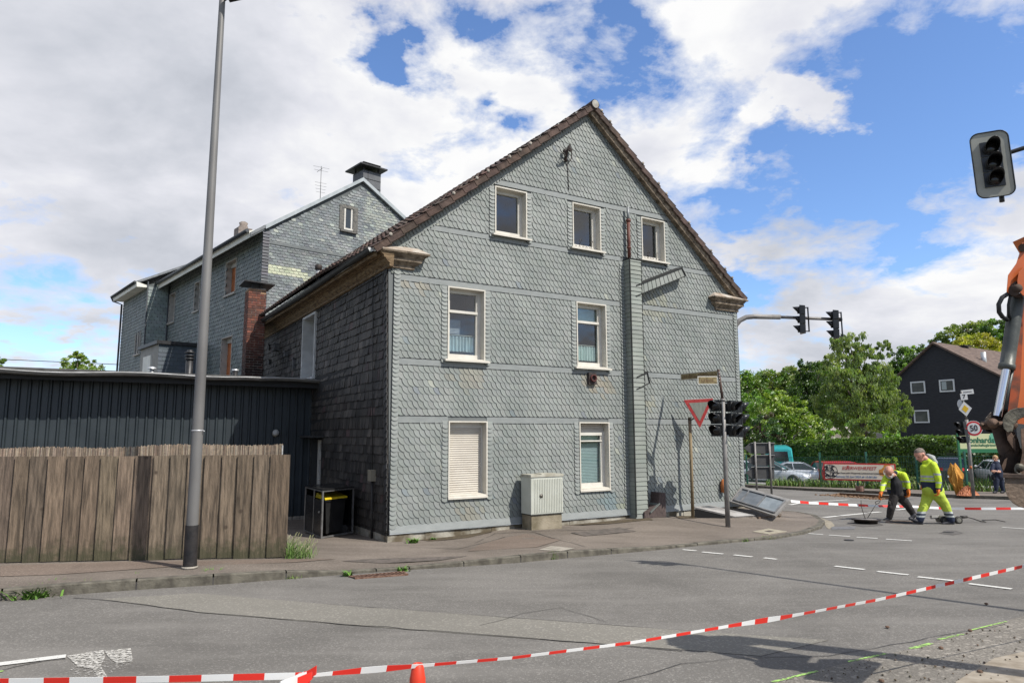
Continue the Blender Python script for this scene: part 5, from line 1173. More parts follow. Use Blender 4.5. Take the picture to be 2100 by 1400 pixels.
# ================================================================ FENCE, LAMP POST, BINS, CABINET, SIGNS, SIGNALS
M_pole = mat('pole_grey', (.16, .15, .14), (.235, .225, .21), 5, .55, .15)
M_board = mat('fence_board', (.42, .41, .38), (1.12, 1.08, 1.0), 3.2, .85, vcol=True, bump=.6, bscale=14, stretch=(9, 9, .8), detail=10)
def fence():
    p0, p1 = sw(-330, 1160), sw(584, 1143); d = (p1-p0); d.z = 0; L = d.length; d.normalize(); n = V((d.y, -d.x, 0))
    t = thing('board_fence', V((p1.x, p1.y, SW(p1.x, p1.y))), 'tall weathered fence of wide overlapping vertical boards beside the pavement', 'fence')
    b = MB(); a = L; top = 1.64; k = 0
    z_at = lambda q: SW(q.x, q.y)
    while a > 0:
        w = random.uniform(.245, .275); a0 = a-w; q = p0+d*(a-w/2); zb = z_at(q)
        ztop = (SW(p1.x, p1.y)+1.60)+random.uniform(-.006, .008)
        o = .012; c = jit(random.choice(((.175, .135, .10), (.15, .115, .085), (.20, .157, .118), (.165, .13, .10))), .10)
        P = lambda s, off, z: V((p0.x, p0.y, 0))+d*s+n*off+V((0, 0, z))
        j = random.uniform(-.006, .006); tw = .0; o2 = .04+random.uniform(-.004, .008)
        bot = zb+random.uniform(.0, .02)
        b.hexa([P(a0+.0, o+o2-.028, bot), P(a+.02, o-.028, bot), P(a+.02, o, bot), P(a0, o+o2, bot), P(a0+j, o+o2-.028, ztop), P(a+j+.02, o-.028, ztop), P(a+j+.02, o, ztop), P(a0+j, o+o2, ztop)], 0, c)
        a -= .265 if a < 2 else .255; k += 1
    ob_ = b.build('boards', M_board, t)
    m_ = M_board; nt_ = m_.node_tree; bs = [n for n in nt_.nodes if n.type == 'BSDF_PRINCIPLED'][0]; src = bs.inputs['Base Color'].links[0].from_socket; tcn = N(nt_, 'ShaderNodeTexCoord'); sp_ = N(nt_, 'ShaderNodeSeparateXYZ'); nt_.links.new(tcn.outputs['Object'], sp_.inputs[0])
    g_ = math_(nt_, 'ADD', math_(nt_, 'MULTIPLY', sp_.outputs[2], -1.6), math_(nt_, 'MULTIPLY', noise(nt_, tcn.outputs['Object'], 7, 6, .65), 1.5)); moss = ramp(nt_, g_, [(.22, 0.0), (.62, .75)]); nt_.links.new(mixc(nt_, moss, src, (.045, .048, .022)), bs.inputs['Base Color'])
    kn = N(nt_, 'ShaderNodeTexVoronoi'); kn.inputs['Scale'].default_value = 2.6; nt_.links.new(tcn.outputs['Object'], kn.inputs['Vector']); kf = ramp(nt_, kn.outputs['Distance'], [(.05, .8), (.11, 0.0)]); nt_.links.new(mixc(nt_, kf, bs.inputs['Base Color'].links[0].from_socket, (.05, .035, .024)), bs.inputs['Base Color'])
    b = MB(); P = lambda s, off, z: V((p0.x, p0.y, 0))+d*s+n*off+V((0, 0, z)); zz = SW(p1.x, p1.y)
    for z in (.35, 1.25): b.hexa([P(0, -.09, zz+z), P(L, -.09, zz+z), P(L, -.03, zz+z), P(0, -.03, zz+z), P(0, -.09, zz+z+.09), P(L, -.09, zz+z+.09), P(L, -.03, zz+z+.09), P(0, -.03, zz+z+.09)])
    b.build('rails', M_wood, t)
    for s in (L-.12, L-2.2, L-4.3, L-6.4):
        b = MB(); b.hexa([P(s-.05, -.2, zz-.3), P(s+.05, -.2, zz-.3), P(s+.05, -.1, zz-.3), P(s-.05, -.1, zz-.3), P(s-.05, -.2, zz+1.5), P(s+.05, -.2, zz+1.5), P(s+.05, -.1, zz+1.5), P(s-.05, -.1, zz+1.5)]); b.build('post', M_wood, t)
    # reed screen fixed behind the boards
    b = MB(); s = 0; ztop0 = zz+1.60
    while s < L-.16:
        f = .14+.018*sin(s*1.1+2.2)+(.016*sin(s*3.1)); h = f+random.uniform(-.012, .012)
        if L-1.6 < s < L: h += .01
        g = jit(random.choice(((.30, .24, .18), (.22, .17, .125), (.36, .30, .23), (.16, .12, .09))), .15); o = -.24+random.uniform(-.006, .006)
        b.hexa([P(s, o-.006, zz+.6), P(s+.011, o-.006, zz+.6), P(s+.011, o, zz+.6), P(s, o, zz+.6), P(s+random.uniform(-.004, .004), o-.006, ztop0+h), P(s+.011, o-.006, ztop0+h), P(s+.011, o, ztop0+h), P(s, o, ztop0+h)], 0, g); s += .0125
    b.tube([P(0, -.246, ztop0+.03), P(L-.16, -.246, ztop0+.03)], .003, 4, 0, (.1, .08, .07)); b.tube([P(L-.155, -.24, zz+.6), P(L-.155, -.24, ztop0+.15)], .012, 6, 0, (.35, .36, .36))
    o = b.build('reed_screen', mat('reed', (.8, .8, .8), (1.15, 1.1, 1.05), 20, .85, vcol=True), base=P(L-.2, -.24, zz), fixn=False, label='strip of thin brown reed matting showing above the board fence', cat='reed screen')
fence()
def lamp_post():
    p = sw(389, 1165); t = thing('street_lamp', p, 'tall grey tapering street lamp post with black foot in front of the board fence', 'street lamp')
    top = atY(453, -6, p.y).z+.25; h = top-p.z
    b = MB(); b.lathe(p, (0, 0, 1), [(.093, -.05), (.090, .60)], 24); b.build('foot', mat('foot_black', (.010, .010, .011), (.03, .026, .024), 6, .5, bump=.3), t)
    b = MB(); b.lathe(p, (0, 0, 1), [(.081, .6), (.078, 2.0), (.066, 4.5), (.046, h-.3), (.043, h)], 24); b.build('pole', mat('lamp_pole', (.115, .11, .105), (.20, .195, .185), 1.5, .5, .2, stretch=(1, 1, .35), detail=6), t)
    b = MB(); b.lathe(p+V((0, 0, 1.93)), (0, 0, 1), [(.078, 0), (.083, .003), (.083, .018), (.078, .02)], 20); b.tube([p+V((.088, -.02, 1.94)), p+V((.115, -.03, 1.93))], .008, 6); b.build('strap', mat('steel_strap', (.5, .5, .5), rough=.4, metal=.5), t)
    b = MB(); b.lathe(p+V((0, 0, .01)), (0, 0, 1), [(.108, 0), (.112, .01), (.108, .022), (.1, .025)], 20); b.build('collar', M_conc, t)
    q = V((p.x, p.y, atY(453, 2, p.y).z-.10)); b = MB(); b.tube([q+V((0, 0, .1)), q+V((.12, -.03, .16)), q+V((.3, -.08, .2))], .03, 8)
    b.hexa([q+V(c) for c in ((.10, .05, .10), (.55, -.05, .13), (.60, -.25, .13), (.12, -.15, .10), (.10, .05, .18), (.55, -.05, .2), (.60, -.25, .2), (.12, -.15, .18))]); b.build('lamp_head', M_blackmet, t)
lamp_post()
# ---------------------------------------------------------------- bin store with the yellow-lidded bin
M_steel = mat('steel_angle', (.33, .33, .33), (.20, .20, .19), 7, .4, .7)
M_panel = mat('black_panel', (.012, .012, .013), (.022, .022, .022), 3, .25)
def bins():
    q = sw(659, 1104)
    z0 = q.z; ax = flat(ray(1900, 893)*1.0); 
    # front bottom right edge runs towards (722,1095)
    r = sw(722, 1095); ux = r-q; ux.z = 0; W_ = ux.length; ux.normalize(); vy = V((-ux.y, ux.x, 0)); l = sw(614, 1088); D_ = 1.05
    vy = (l-q); vy.z = 0; D_ = min(vy.length, 1.25); vy.normalize()
    H_ = (plane_hit(655, 1007, q, V((q.x, q.y, 0)).normalized()).z-z0)
    P = lambda a, b_, z: V((q.x, q.y, z0))+ux*a+vy*b_+V((0, 0, z))
    t = thing('bin_store', P(0, 0, 0), 'black steel framed bin box, open at the front, by the dark side wall', 'bin store')
    b = MB(); w = .03
    for (a, c) in ((0, 0), (W_, 0), (0, D_), (W_, D_)): b.bar(P(a, c, 0), P(a, c, H_), w)
    for z in (.02, H_): b.bar(P(0, 0, z), P(W_, 0, z), w); b.bar(P(0, 0, z), P(0, D_, z), w); b.bar(P(W_, 0, z), P(W_, D_, z), w); b.bar(P(0, D_, z), P(W_, D_, z), w)
    b.bar(P(0, D_*.48, 0), P(0, D_*.48, H_), w*.7); b.build('frame', M_steel, t)
    b = MB(); b.fbox(P, -.006, .006, .02, D_*.47, .03, H_*.80); b.fbox(P, -.006, .006, D_*.49, D_-.02, .03, H_*.84); b.fbox(P, W_-.006, W_+.006, .0, D_, .03, H_); b.fbox(P, 0, W_, D_-.006, D_+.006, .03, H_); b.build('panels', M_panel, t)
    b = MB(); b.fbox(P, -.03, W_+.02, -.03, D_+.03, H_+.016, H_+.04); b.build('lid', M_panel, t)
    b = MB(); b.tube([P(-.01, .12, H_*.55), P(-.05, .12, H_*.55)], .02, 10); b.build('lock', M_steel, t)
    t2 = thing('wheelie_bin', P(W_*.5, D_*.4, .0), 'black wheeled rubbish bin with a yellow lid inside the steel box', 'bin')
    a0, a1, b0, b1 = W_*.14, W_*.80, .10, .75; hb = H_*.80
    b = MB(); b.hexa([P(a0+.06, b0+.05, .05), P(a1-.06, b0+.05, .05), P(a1-.06, b1-.06, .05), P(a0+.06, b1-.06, .05), P(a0, b0, hb), P(a1, b0, hb), P(a1, b1, hb), P(a0, b1, hb)]); b.fbox(P, a0-.02, a1+.02, b0-.02, b1, hb-.04, hb-.001); b.build('body', mat('bin_black', (.012, .012, .012), (.02, .02, .02), 4, .45), t2)
    b = MB(); b.hexa([P(a0-.03, b0-.04, hb), P(a1+.03, b0-.04, hb), P(a1+.03, b1, hb), P(a0-.03, b1, hb), P(a0-.03, b0-.03, hb+.035), P(a1+.03, b0-.03, hb+.035), P(a1+.0, b1, hb+.1), P(a0, b1, hb+.1)]); b.build('lid', mat('lid_yellow', (.62, .46, .02), (.52, .38, .02), 5, .4), t2)
    b = MB(); b.tube([P(a1-.03, b0+.02, .09), P(a1+.02, b0+.02, .09)], .085, 14); b.build('wheel', mat('rubber', (.02, .02, .02), rough=.8), t2)
bins()
# ---------------------------------------------------------------- utility cabinet
def cabinet():
    g0, z0 = gpx(1088, 1078, -.32); g1, _ = gpx(1153, 1074, -.32); zb = gpx(1090, 1054, -.42)[1]; zt = gpx(1088, 972, -.42)[1]; bf = -.50
    a0 = gpx(1090, 1060, bf)[0]; a1 = gpx(1152, 1060, bf)[0]; bk = -.14; zb = gpx(1092, 1055, bf)[1]; zt = gpx(1090, 973, bf)[1]
    t = thing('utility_cabinet', HP((a0+a1)/2, bf/2, -.25), 'pale grey ribbed utility cabinet on a concrete base against the slate gable', 'utility cabinet')
    b = MB(); b.fbox(HPf, a0, a1, bf, bk, -.6, zb); b.build('concrete_base', mat('base_conc', (.12, .10, .06), (.30, .26, .19), 2.5, .95, bump=.5, detail=8), t)
    b = MB(); b.fbox(HPf, a0-.02, a1+.02, bf-.02, bk, zb, zt-.05)
    cb = b.build('body', mat('cabinet_grey', (.42, .43, .37), (.47, .48, .42), 3, .5), t)
    b = MB(); n = 17
    for i in range(n): a = a0+.06+(a1-a0-.08)*i/(n-1); b.hexa([HP(a-.011, bf-.022, zb+.03), HP(a+.011, bf-.022, zb+.03), HP(a+.006, bf-.036, zb+.04), HP(a-.006, bf-.036, zb+.04), HP(a-.011, bf-.022, zt-.09), HP(a+.011, bf-.022, zt-.09), HP(a+.006, bf-.036, zt-.10), HP(a-.006, bf-.036, zt-.10)])
    b.fbox(HPf, a0+.0, a1+.0, bf-.024, bf-.02, zb+.015, zt-.07); dr = b.build('door', mat('cabinet_grey', (.42, .43, .37)), t)
    b = MB(); a = a0+.22; z = zb+(zt-zb)*.46; b.lathe(HP(a, bf-.022, z), -HV, [(.04, 0), (.042, .018), (.028, .022), (.024, .03), (0, .03)], 14); b.build('lock', mat('lock_metal', (.13, .12, .10), rough=.5, metal=.5), dr)
    b = MB(); b.fbox(HPf, a0-.035, a1+.035, bf-.04, bk+.005, zt-.05, zt); b.fbox(HPf, a0+.25, a1-.2, bf-.01, bk-.1, zt, zt+.015); b.build('lid', mat('cabinet_lid', (.45, .44, .37), (.30, .28, .22), 5, .6), t)
    b = MB(); b.fbox(HPf, a0-.022, a1+.022, bf-.024, bk, zb-.012, zb+.004); b.build('seal', M_edge, t)
cabinet()
# ---------------------------------------------------------------- traffic signals
M_sig = mat('signal_black', (.008, .009, .010), (.016, .017, .018), 5, .35)
M_sigin = mat('signal_inside', (.004, .004, .004), rough=.7)
M_lens = mat('signal_lens', (.012, .012, .012), (.02, .016, .014), 9, .15)
def signal_head(parent, c, face, h=.90, w=.30, d=.24, plate=False, name='signal_head', up=V((0, 0, 1))):
    """housing = part, the three visored lamps are sub-parts"""
    f = V(face).normalized(); s = f.cross(up).normalized(); c = V(c)
    P = lambda a, b_, z: c+s*a-f*b_+up*z
    b = MB(); n = 3; ch = h/3; r = ch*.40
    for i in range(3):
        z = -h/2+i*ch; g = .006
        b.hexa([P(-w/2, 0, z+g), P(w/2, 0, z+g), P(w/2*.8, d*.7, z+g+.02), P(-w/2*.8, d*.7, z+g+.02), P(-w/2, 0, z+ch-g), P(w/2, 0, z+ch-g), P(w/2*.8, d*.7, z+ch-g-.02), P(-w/2*.8, d*.7, z+ch-g-.02)])
        b.fbox(P, -w/2-.006, w/2+.006, -.02, .015, z+g, z+ch-g)
    hd = b.build(name, M_sig, parent)
    for i in range(3):
        z = -h/2+(i+.5)*ch; o = P(0, -.02, z); v = MB(); N_ = 20; vs = []
        for (rr, ex) in ((r, 0), (r*1.02, 1)):
            for k in range(N_+1):
                a = radians(-52)+(radians(284))*k/N_; ln = (.19+.02*sin(a))*ex*(.42+.58*max(0, sin(a)*.9+.25) if ex else 1)
                vs.append(o+s*(rr*cos(a))+up*(rr*sin(a))+f*ln)
        v.add(vs, [(k, k+1, N_+2+k, N_+1+k) for k in range(N_)], 0, (1, 1, 1), True)
        v.lathe(o, f, [(r*1.06, 0), (r*1.06, .012), (r*.96, .015)], 20)
        vz = v.build('visor', M_sig, hd); vz.modifiers.new('th', 'SOLIDIFY').thickness = .004
        l = MB(); l.lathe(o, f, [(r*.95, .008), (r*.8, .018), (r*.5, .028), (0, .034)], 18); l.build('lens', M_lens, hd)
    if plate:
        pb = MB(); W2, H2_ = w/2+.105, h/2+.13; pts = []
        for cx, cz, a0 in ((W2-.1, H2_-.1, 0), (-W2+.1, H2_-.1, 90), (-W2+.1, -H2_+.1, 180), (W2-.1, -H2_+.1, 270)):
            for k in range(7): a = radians(a0+90*k/6); pts.append((cx+.1*cos(a), cz+.1*sin(a)))
        pb.prism([P(x, .0, z) for x, z in pts], -f*.02, 0, (1, 1, 1), 1)
        rim = [P(x*.985, -.002, z*.99) for x, z in pts]; out = [P(x, -.003, z) for x, z in pts]
        q2 = pb.build('backing_board', [mat('board_grey', (.25, .25, .21), (.30, .30, .26), 3, .6), M_sig], hd)
        rb = MB(); rb.tube([P(x, -.004, z) for x, z in pts]+[P(pts[0][0], -.004, pts[0][1])], .008, 6, caps=False); rb.build('board_rim', M_sig, hd)
    return hd
def sign_face(b, c, f, pts, th, mi=0): pass
def corner_signal():
    p = sw(1493, 1080); t = thing('traffic_signal', p, 'grey traffic signal pole with three dark heads at the pavement corner', 'traffic signal')
    top = atY(1480, 820, p.y).z; h = top-p.z; tp = V((p.x-.05, p.y, top)); px_ = lambda x, y: atY(x, y, p.y)
    tp = px_(1482, 820)
    b = MB(); b.tube([p-V((0, 0, .05)), p.lerp(tp, .5), tp], [.055, .053, .05], 16); b.tube([tp-V((0, 0, .03)), tp+V((0, 0, .03))], .058, 16); b.build('pole', M_pole, t)
    tp2 = px_(1473, 757); b = MB(); b.tube([tp, tp.lerp(tp2, .5), tp2], .030, 12)
    for yy in (783, 777, 771, 765): b.tube([px_(1474.5, yy), px_(1474.5, yy-1.5)], .036, 10, 1)
    b.build('sign_tube', [mat('rusty_tube', (.045, .028, .022), (.11, .065, .05), 14, .8), M_steel], t)
    tocam = -flat(p)
    fl_ = (V((-.93, -.36, 0))).normalized(); fr_ = V((.62, -.78, 0)).normalized()
    signal_head(t, px_(1466, 857)+V((0, -.05, 0)), V((-.62, -.78, 0)), .84, .21)
    signal_head(t, px_(1503, 858)+V((0, -.02, 0)), V((.62, -.78, 0)), .84, .20)
    signal_head(t, px_(1523, 859)+V((0, .22, 0)), V((.97, .22, 0)), .84, .21)
    b = MB()
    for yy in (826, 893):
        b.bar(px_(1474, yy)+V((0, -.02, 0)), px_(1484, yy), .03); b.bar(px_(1484, yy), px_(1498, yy), .03); b.bar(px_(1498, yy)+V((0, .05, 0)), px_(1518, yy)+V((0, .2, 0)), .03)
    b.bar(px_(1479, 824)-V((0, .08, 0)), px_(1482, 894)-V((0, .08, 0)), .03, .02); b.bar(px_(1508, 824)+V((0, .08, 0)), px_(1510, 890)+V((0, .08, 0)), .035, .02); b.build('brackets', M_steel, t)
    # worn street-name plates
    M_np = mat('name_plate', (.30, .24, .12), (.13, .10, .045), 16, .8, detail=8, lo=.35, hi=.65); M_npe = mat('plate_edge', (.55, .53, .46), rough=.6)
    q = tp2
    def plate(p0, p1, hh, nm, lab, nrm, a=None):
        pl = MB(); d = (p1-p0).normalized(); w = (p1-p0).length; u = V((0, 0, 1)); n = d.cross(u).normalized()
        if n.y > 0: n = -n
        P = lambda x, o, z: p0+d*x+n*o+u*z
        pl.fbox(P, 0, w, -.012, .012, 0, hh, 1); o = pl.build('name_plate', [M_np, M_npe], t, label=lab)
        pl = MB(); pl.fbox(P, .02, w-.02, .012, .015, .02, hh-.02); f_ = pl.build('plate_face', M_np, o)
        # illegible remains of the lettering
        pl = MB(); x = .10
        n_ = int((w-.16)/.035); zb = [(.08+i*.035, hh*random.uniform(.52, .70)) for i in range(n_)]; pl.fbox(P, .08, w-.08, .0151, .0158, hh*.28, hh*.33)
        for x, zt in zb: pl.fbox(P, x, x+random.uniform(.010, .024), .0151, .0158, hh*.33, zt)
        pl.build('faded_letters', mat('faded_brown', (.13, .08, .04), rough=.9), o)
    a0 = px_(1431, 788); a1 = px_(1472, 788); plate(a0, a1, .19, 'n', 'yellowed street name plate with white edge', None)
    b0 = px_(1447, 772)+V((-.35, .9, -.02)); b1 = px_(1473, 762); plate(b0, V((b1.x, b1.y, b0.z)), .17, 'n', 'darker street name plate turned away', None)
corner_signal()
def arm_signal():
    Y = 24.0; P0 = atY(1506, 1010, Y); z0 = SW(P0.x, P0.y) if False else G(Y)
    fl_ = lambda x, y, Yd=None: atY(x, y, Yd or Y)
    base = V((P0.x, P0.y, z0)); t = thing('mast_arm_signal', base, 'curved mast arm reaching out from behind the house with two signal heads', 'traffic signal')
    b = MB(); pts = [base, V((base.x, base.y, fl_(1505, 700).z)), fl_(1505.5, 682), fl_(1509, 667), fl_(1517, 657), fl_(1530, 650.5), fl_(1545, 649), fl_(1600, 650)]
    b.tube(pts, [.09]*2+[.085]*6, 14); b.tube([fl_(1598, 650), fl_(1725, 655)], .055, 12); b.tube([fl_(1721, 655), fl_(1726, 655)], .075, 12); b.build('mast', M_pole, t)
    for x, y, hh in ((1637, 657, 60), (1705, 667, 57)):
        c = fl_(x, y); signal_head(t, c+V((.0, -.18, 0)), V((-.80, .35, 0)), 1.0, .34, up=V((.03, 0, 1)).normalized())
        b = MB(); q = c+V((.32, -.1, 0)); b.bar(q+V((0, 0, -.42)), q+V((0, 0, .46)), .04); b.bar(q+V((-.2, 0, .44)), q+V((0, 0, .44)), .035); b.bar(q+V((-.2, 0, -.4)), q+V((0, 0, -.4)), .035); b.build('bracket', M_sig, t)
arm_signal()
def hanging_signal():
    Y = 8.6; c = atY(2035, 337, Y); ad = V((.69, -.72, 0))
    foot = c+ad*7.5; base = V((foot.x, foot.y, G(foot.y)))
    t = thing('overhead_signal', base, 'overhead traffic signal with grey backing board hanging in front of the sky', 'traffic signal')
    up = (V((0, 0, 1))+V((-.035, 0, 0))).normalized()
    hd = signal_head(t, c, V((-.36, -.90, 0)), .62, .215, .17, True, up=up)
    b = MB(); s = atY(2068, 311, Y); fin = V((foot.x, foot.y, s.z+.45)); b.tube([s+V((-.1, .12, -.03)), s+V((0, .10, 0)), s.lerp(fin, .5)+V((0, 0, .05)), fin], [.028, .028, .045, .06], 10); b.tube([c+V((.10, .03, -.50)), c+V((.10, .03, -.42))], .03, 8); b.build('mast_arm', M_blackmet, t)
    b = MB(); b.tube([base, V((foot.x, foot.y, s.z+.5))], [.1, .07], 14); b.build('mast', M_pole, t)
hanging_signal()
# ---------------------------------------------------------------- give-way sign on its wooden-coloured post
def give_way():
    p = sw(1421, 1061); tp = atY(1414.5, 855, p.y); t = thing('give_way_sign', p, 'faded red bordered give way triangle on a thin brown post', 'sign')
    b = MB(); b.tube([p-V((0, 0, .05)), tp], .040, 12, caps=True); b.build('post', mat('post_brown', (.17, .125, .065), (.26, .20, .12), 5, .75, stretch=(3, 3, 1)), t)
    Y = p.y-.12
    b = MB(); b.bar(atY(1413, 857, Y+.08), atY(1416, 886, Y+.08), .07, .05); b.bar(atY(1412, 868, Y+.05), atY(1434, 845, Y+.02), .05, .02); b.build('clamp', mat('clamp_brown', (.05, .035, .025), rough=.8), t)
    A, B, C_ = atY(1402, 820, Y), atY(1463, 816.5, Y-.05), atY(1435.5, 877, Y-.02)
    cen = (A+B+C_)/3; n = (B-A).cross(C_-A).normalized(); 
    if n.y > 0: n = -n
    def tri(k, o, cut=.10):
        q = [cen+(x-cen)*k+n*o for x in (A, B, C_)]; out = []
        for i in range(3):
            a, b_, c = q[i-1], q[i], q[(i+1) % 3]; out += [b_.lerp(a, cut*.35), b_.lerp(a, cut*.1).lerp(b_.lerp(c, cut*.1), .5), b_.lerp(c, cut*.35)]
        return out
    b = MB(); b.prism(tri(1.0, 0), -n*.012); pl = b.build('sign_plate', mat('sign_red', (.30, .022, .022), (.40, .05, .045), 14, .5), t)
    b = MB(); b.prism(tri(1.04, -.006), -n*.014); b.build('sign_rim', mat('rim_white', (.45, .43, .40), rough=.6), pl)
    b = MB(); b.prism(tri(.66, .003, .02), -n*.002); b.build('sign_centre', mat('centre_dirty', (.24, .25, .21), (.17, .18, .145), 8, .6, stretch=(4, 1, .6)), pl)
give_way()
# ---------------------------------------------------------------- open cellar hatch at the corner of the house
def hatch():
    px_ = lambda x, y, b_: plane_hit(x, y, HP(0, b_, 0), HV)
    # shaft: flat black sheet paints the dark inside, with masonry rim
    p = [sw(1420, 1057), sw(1520, 1064), sw(1590, 1059), sw(1525, 1040)]
    t = thing('cellar_hatch', p[1], 'open steel cellar hatch leaning at the far corner of the slate house', 'hatch')
    b = MB(); q = [V((v.x, v.y, SW(v.x, v.y)+.012)) for v in p]; b.poly(q); b.build('shaft_opening', M_dark, t)
    rq = [sw(1478, 1038), sw(1556, 1064), sw(1602, 1060), sw(1512, 1033)]
    b = MB(); b.prism([v+V((0, 0, .05)) for v in rq], V((0, 0, -.10))); b.build('shaft_rim', mat('rim_brick', (.07, .048, .034), (.19, .14, .10), 9, .95, bump=.5), t)
    b = MB(); b.bar(sw(1512, 1034)+V((0, 0, .09)), sw(1600, 1061)+V((0, 0, .07)), .07, .05); b.build('rim_edge', mat('rim_stone', (.22, .18, .14), (.30, .26, .21), 9, .9), t)
    def flap(P, nm, lab, th=.05, win=True):
        n = (P[1]-P[0]).cross(P[3]-P[0]).normalized(); 
        if n.dot(CAMP-P[0]) < 0: n = -n
        b = MB(); b.prism(P, -n*th); o = b.build(nm, mat('hatch_grey', (.19, .18, .165), (.26, .25, .235), 5, .55), t, label=lab)
        bl = lambda u, v: (P[0].lerp(P[1], u)).lerp(P[3].lerp(P[2], u), v)
        if win:
            for (u0, u1, v0, v1, c) in ((.08, .20, .14, .80, 0), (.23, .55, .14, .80, 0), (.58, .93, .14, .80, 1)):
                b = MB(); b.prism([bl(u0, v0)+n*.004, bl(u1, v0)+n*.004, bl(u1, v1)+n*.004, bl(u0, v1)+n*.004], n*.003); b.build('inset_panel', [mat('panel_bluegrey', (.10, .115, .13), (.14, .155, .17), 5, .5), mat('panel_pale', (.24, .27, .29), (.16, .185, .20), 4, .5)][c], o)
            b = MB()
            for (u0, v0, u1, v1) in ((.06, .11, .95, .11), (.06, .83, .95, .83), (.06, .11, .06, .83), (.95, .11, .95, .83), (.215, .11, .215, .83), (.565, .11, .565, .83)): b.bar(bl(u0, v0)+n*.02, bl(u1, v1)+n*.02, .03, .03, n)
            b.build('stiffeners', mat('hatch_edge', (.11, .115, .12), (.2, .2, .2), 6, .5), o)
        return o
    Yb = sw(1600, 1058).y
    # steep flap seen from inside
    s0, s1 = atY(1500, 1032, Yb-.6+.9), atY(1582, 1056, Yb-.45)
    P = [atY(1497, 1027, 18.0), atY(1590, 1057, 16.9), atY(1621, 1023, 17.3), atY(1521, 996, 18.4)]
    flap(P, 'hatch_flap', 'upright grey hatch flap with inset panels')
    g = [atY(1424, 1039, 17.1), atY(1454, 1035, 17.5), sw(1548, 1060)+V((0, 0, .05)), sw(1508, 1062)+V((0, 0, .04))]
    b = MB(); gg = [v-V((0, 0, .05)) for v in g]; b.add(gg+[V((v.x, v.y, SW(v.x, v.y)-.1)) for v in gg], [(i, (i+1) % 4, 4+(i+1) % 4, 4+i) for i in range(4)]); b.build('flap_shadow_box', M_dark, t)  # black skirt paints the shade beneath the raised flap
    o = flap(g, 'hatch_flap', 'hatch flap lying nearly flat', .04, False)
    b = MB(); n = (g[1]-g[0]).cross(g[3]-g[0]).normalized(); n = n if n.z > 0 else -n
    bl = lambda u, v: (g[0].lerp(g[1], u)).lerp(g[3].lerp(g[2], u), v)
    for (u0, u1, v0, v1) in ((.3, .8, .05, .45), (.25, .8, .52, .60), (.2, .8, .68, .76), (.2, .8, .84, .90)): b.prism([bl(u0, v0)+n*.004, bl(u1, v0)+n*.004, bl(u1, v1)+n*.004, bl(u0, v1)+n*.004], n*.002)
    b.build('slots', mat('slot_dark', (.05, .055, .06), rough=.7), o)
    b = MB(); b.hexa([sw(1455, 1043)+V((0, 0, .06)), sw(1495, 1034)+V((0, 0, .1)), sw(1500, 1036)+V((0, 0, .1)), sw(1458, 1046)+V((0, 0, .06)), sw(1455, 1043)+V((0, 0, .12)), sw(1495, 1034)+V((0, 0, .16)), sw(1500, 1036)+V((0, 0, .16)), sw(1458, 1046)+V((0, 0, .12))]); b.build('timber_edge', mat('timber_orange', (.24, .10, .045), (.32, .16, .08), 5, .8), t)
hatch()
# orange bag caught behind the pole, slab cover, drain
b = MB(); q = atY(1484, 998, sw(1484, 1055).y-.2); q = wallp(1484, 996, .1); b.lathe(q+V((0, 0, -.18)), (0, 0, 1), [(0, 0), (.07, .03), (.085, .16), (.06, .32), (0, .36)], 8); b.build('orange_reflector', mat('bag_orange', (.42, .13, .03), (.3, .1, .03), 8, .6), base=q, label='orange marker on the slate wall half hidden behind the signal pole', cat='marker')
def slab():
    c = [sw(*p) for p in ((1543, 1090), (1576, 1083.5), (1614, 1089.5), (1577, 1095.5))]; b = MB()
    P = [V((v.x, v.y, SW(v.x, v.y)+.008)) for v in c]; cen = sum(P, V((0, 0, 0)))/4; b.prism(P, V((0, 0, -.03)))
    t = thing('chamber_cover', cen, 'square pale chamber cover with a dark centre in the corner pavement', 'chamber cover'); b.build('frame', mat('cover_conc', (.25, .22, .16), (.33, .30, .23), 8, .9), t)
    b = MB(); b.prism([cen+(p-cen)*.28+V((0, 0, .004)) for p in P], V((0, 0, -.003))); b.build('inner_lid', mat('lid_dark', (.07, .055, .045), rough=.8), t)
slab()
def drain():
    P = [gr(*p) for p in ((716, 1183), (826, 1173), (836, 1179), (728, 1187))]; P = [zg(p, .008) for p in P]
    t = thing('storm_drain', P[0], 'rusty storm drain grate in the gutter below the kerb', 'drain'); b = MB(); b.prism([p+V((0, 0, .0)) for p in P], V((0, 0, -.03))); b.build('gully', mat('gully_dark', (.02, .015, .012), rough=.9), t)
    b = MB(); bl = lambda u, v: (P[0].lerp(P[1], u)).lerp(P[3].lerp(P[2], u), v)
    for v in (0.02, .98): b.bar(bl(0, v), bl(1, v), .03, .02)
    for i in range(15): u = i/14; b.bar(bl(min(1, u), 0)+V((0, 0, .004)), bl(min(1, u+.05), 1)+V((0, 0, .004)), .022, .02)
    b.build('grate', mat('rusty_grate', (.10, .05, .03), (.20, .12, .085), 20, .85), t)
drain()
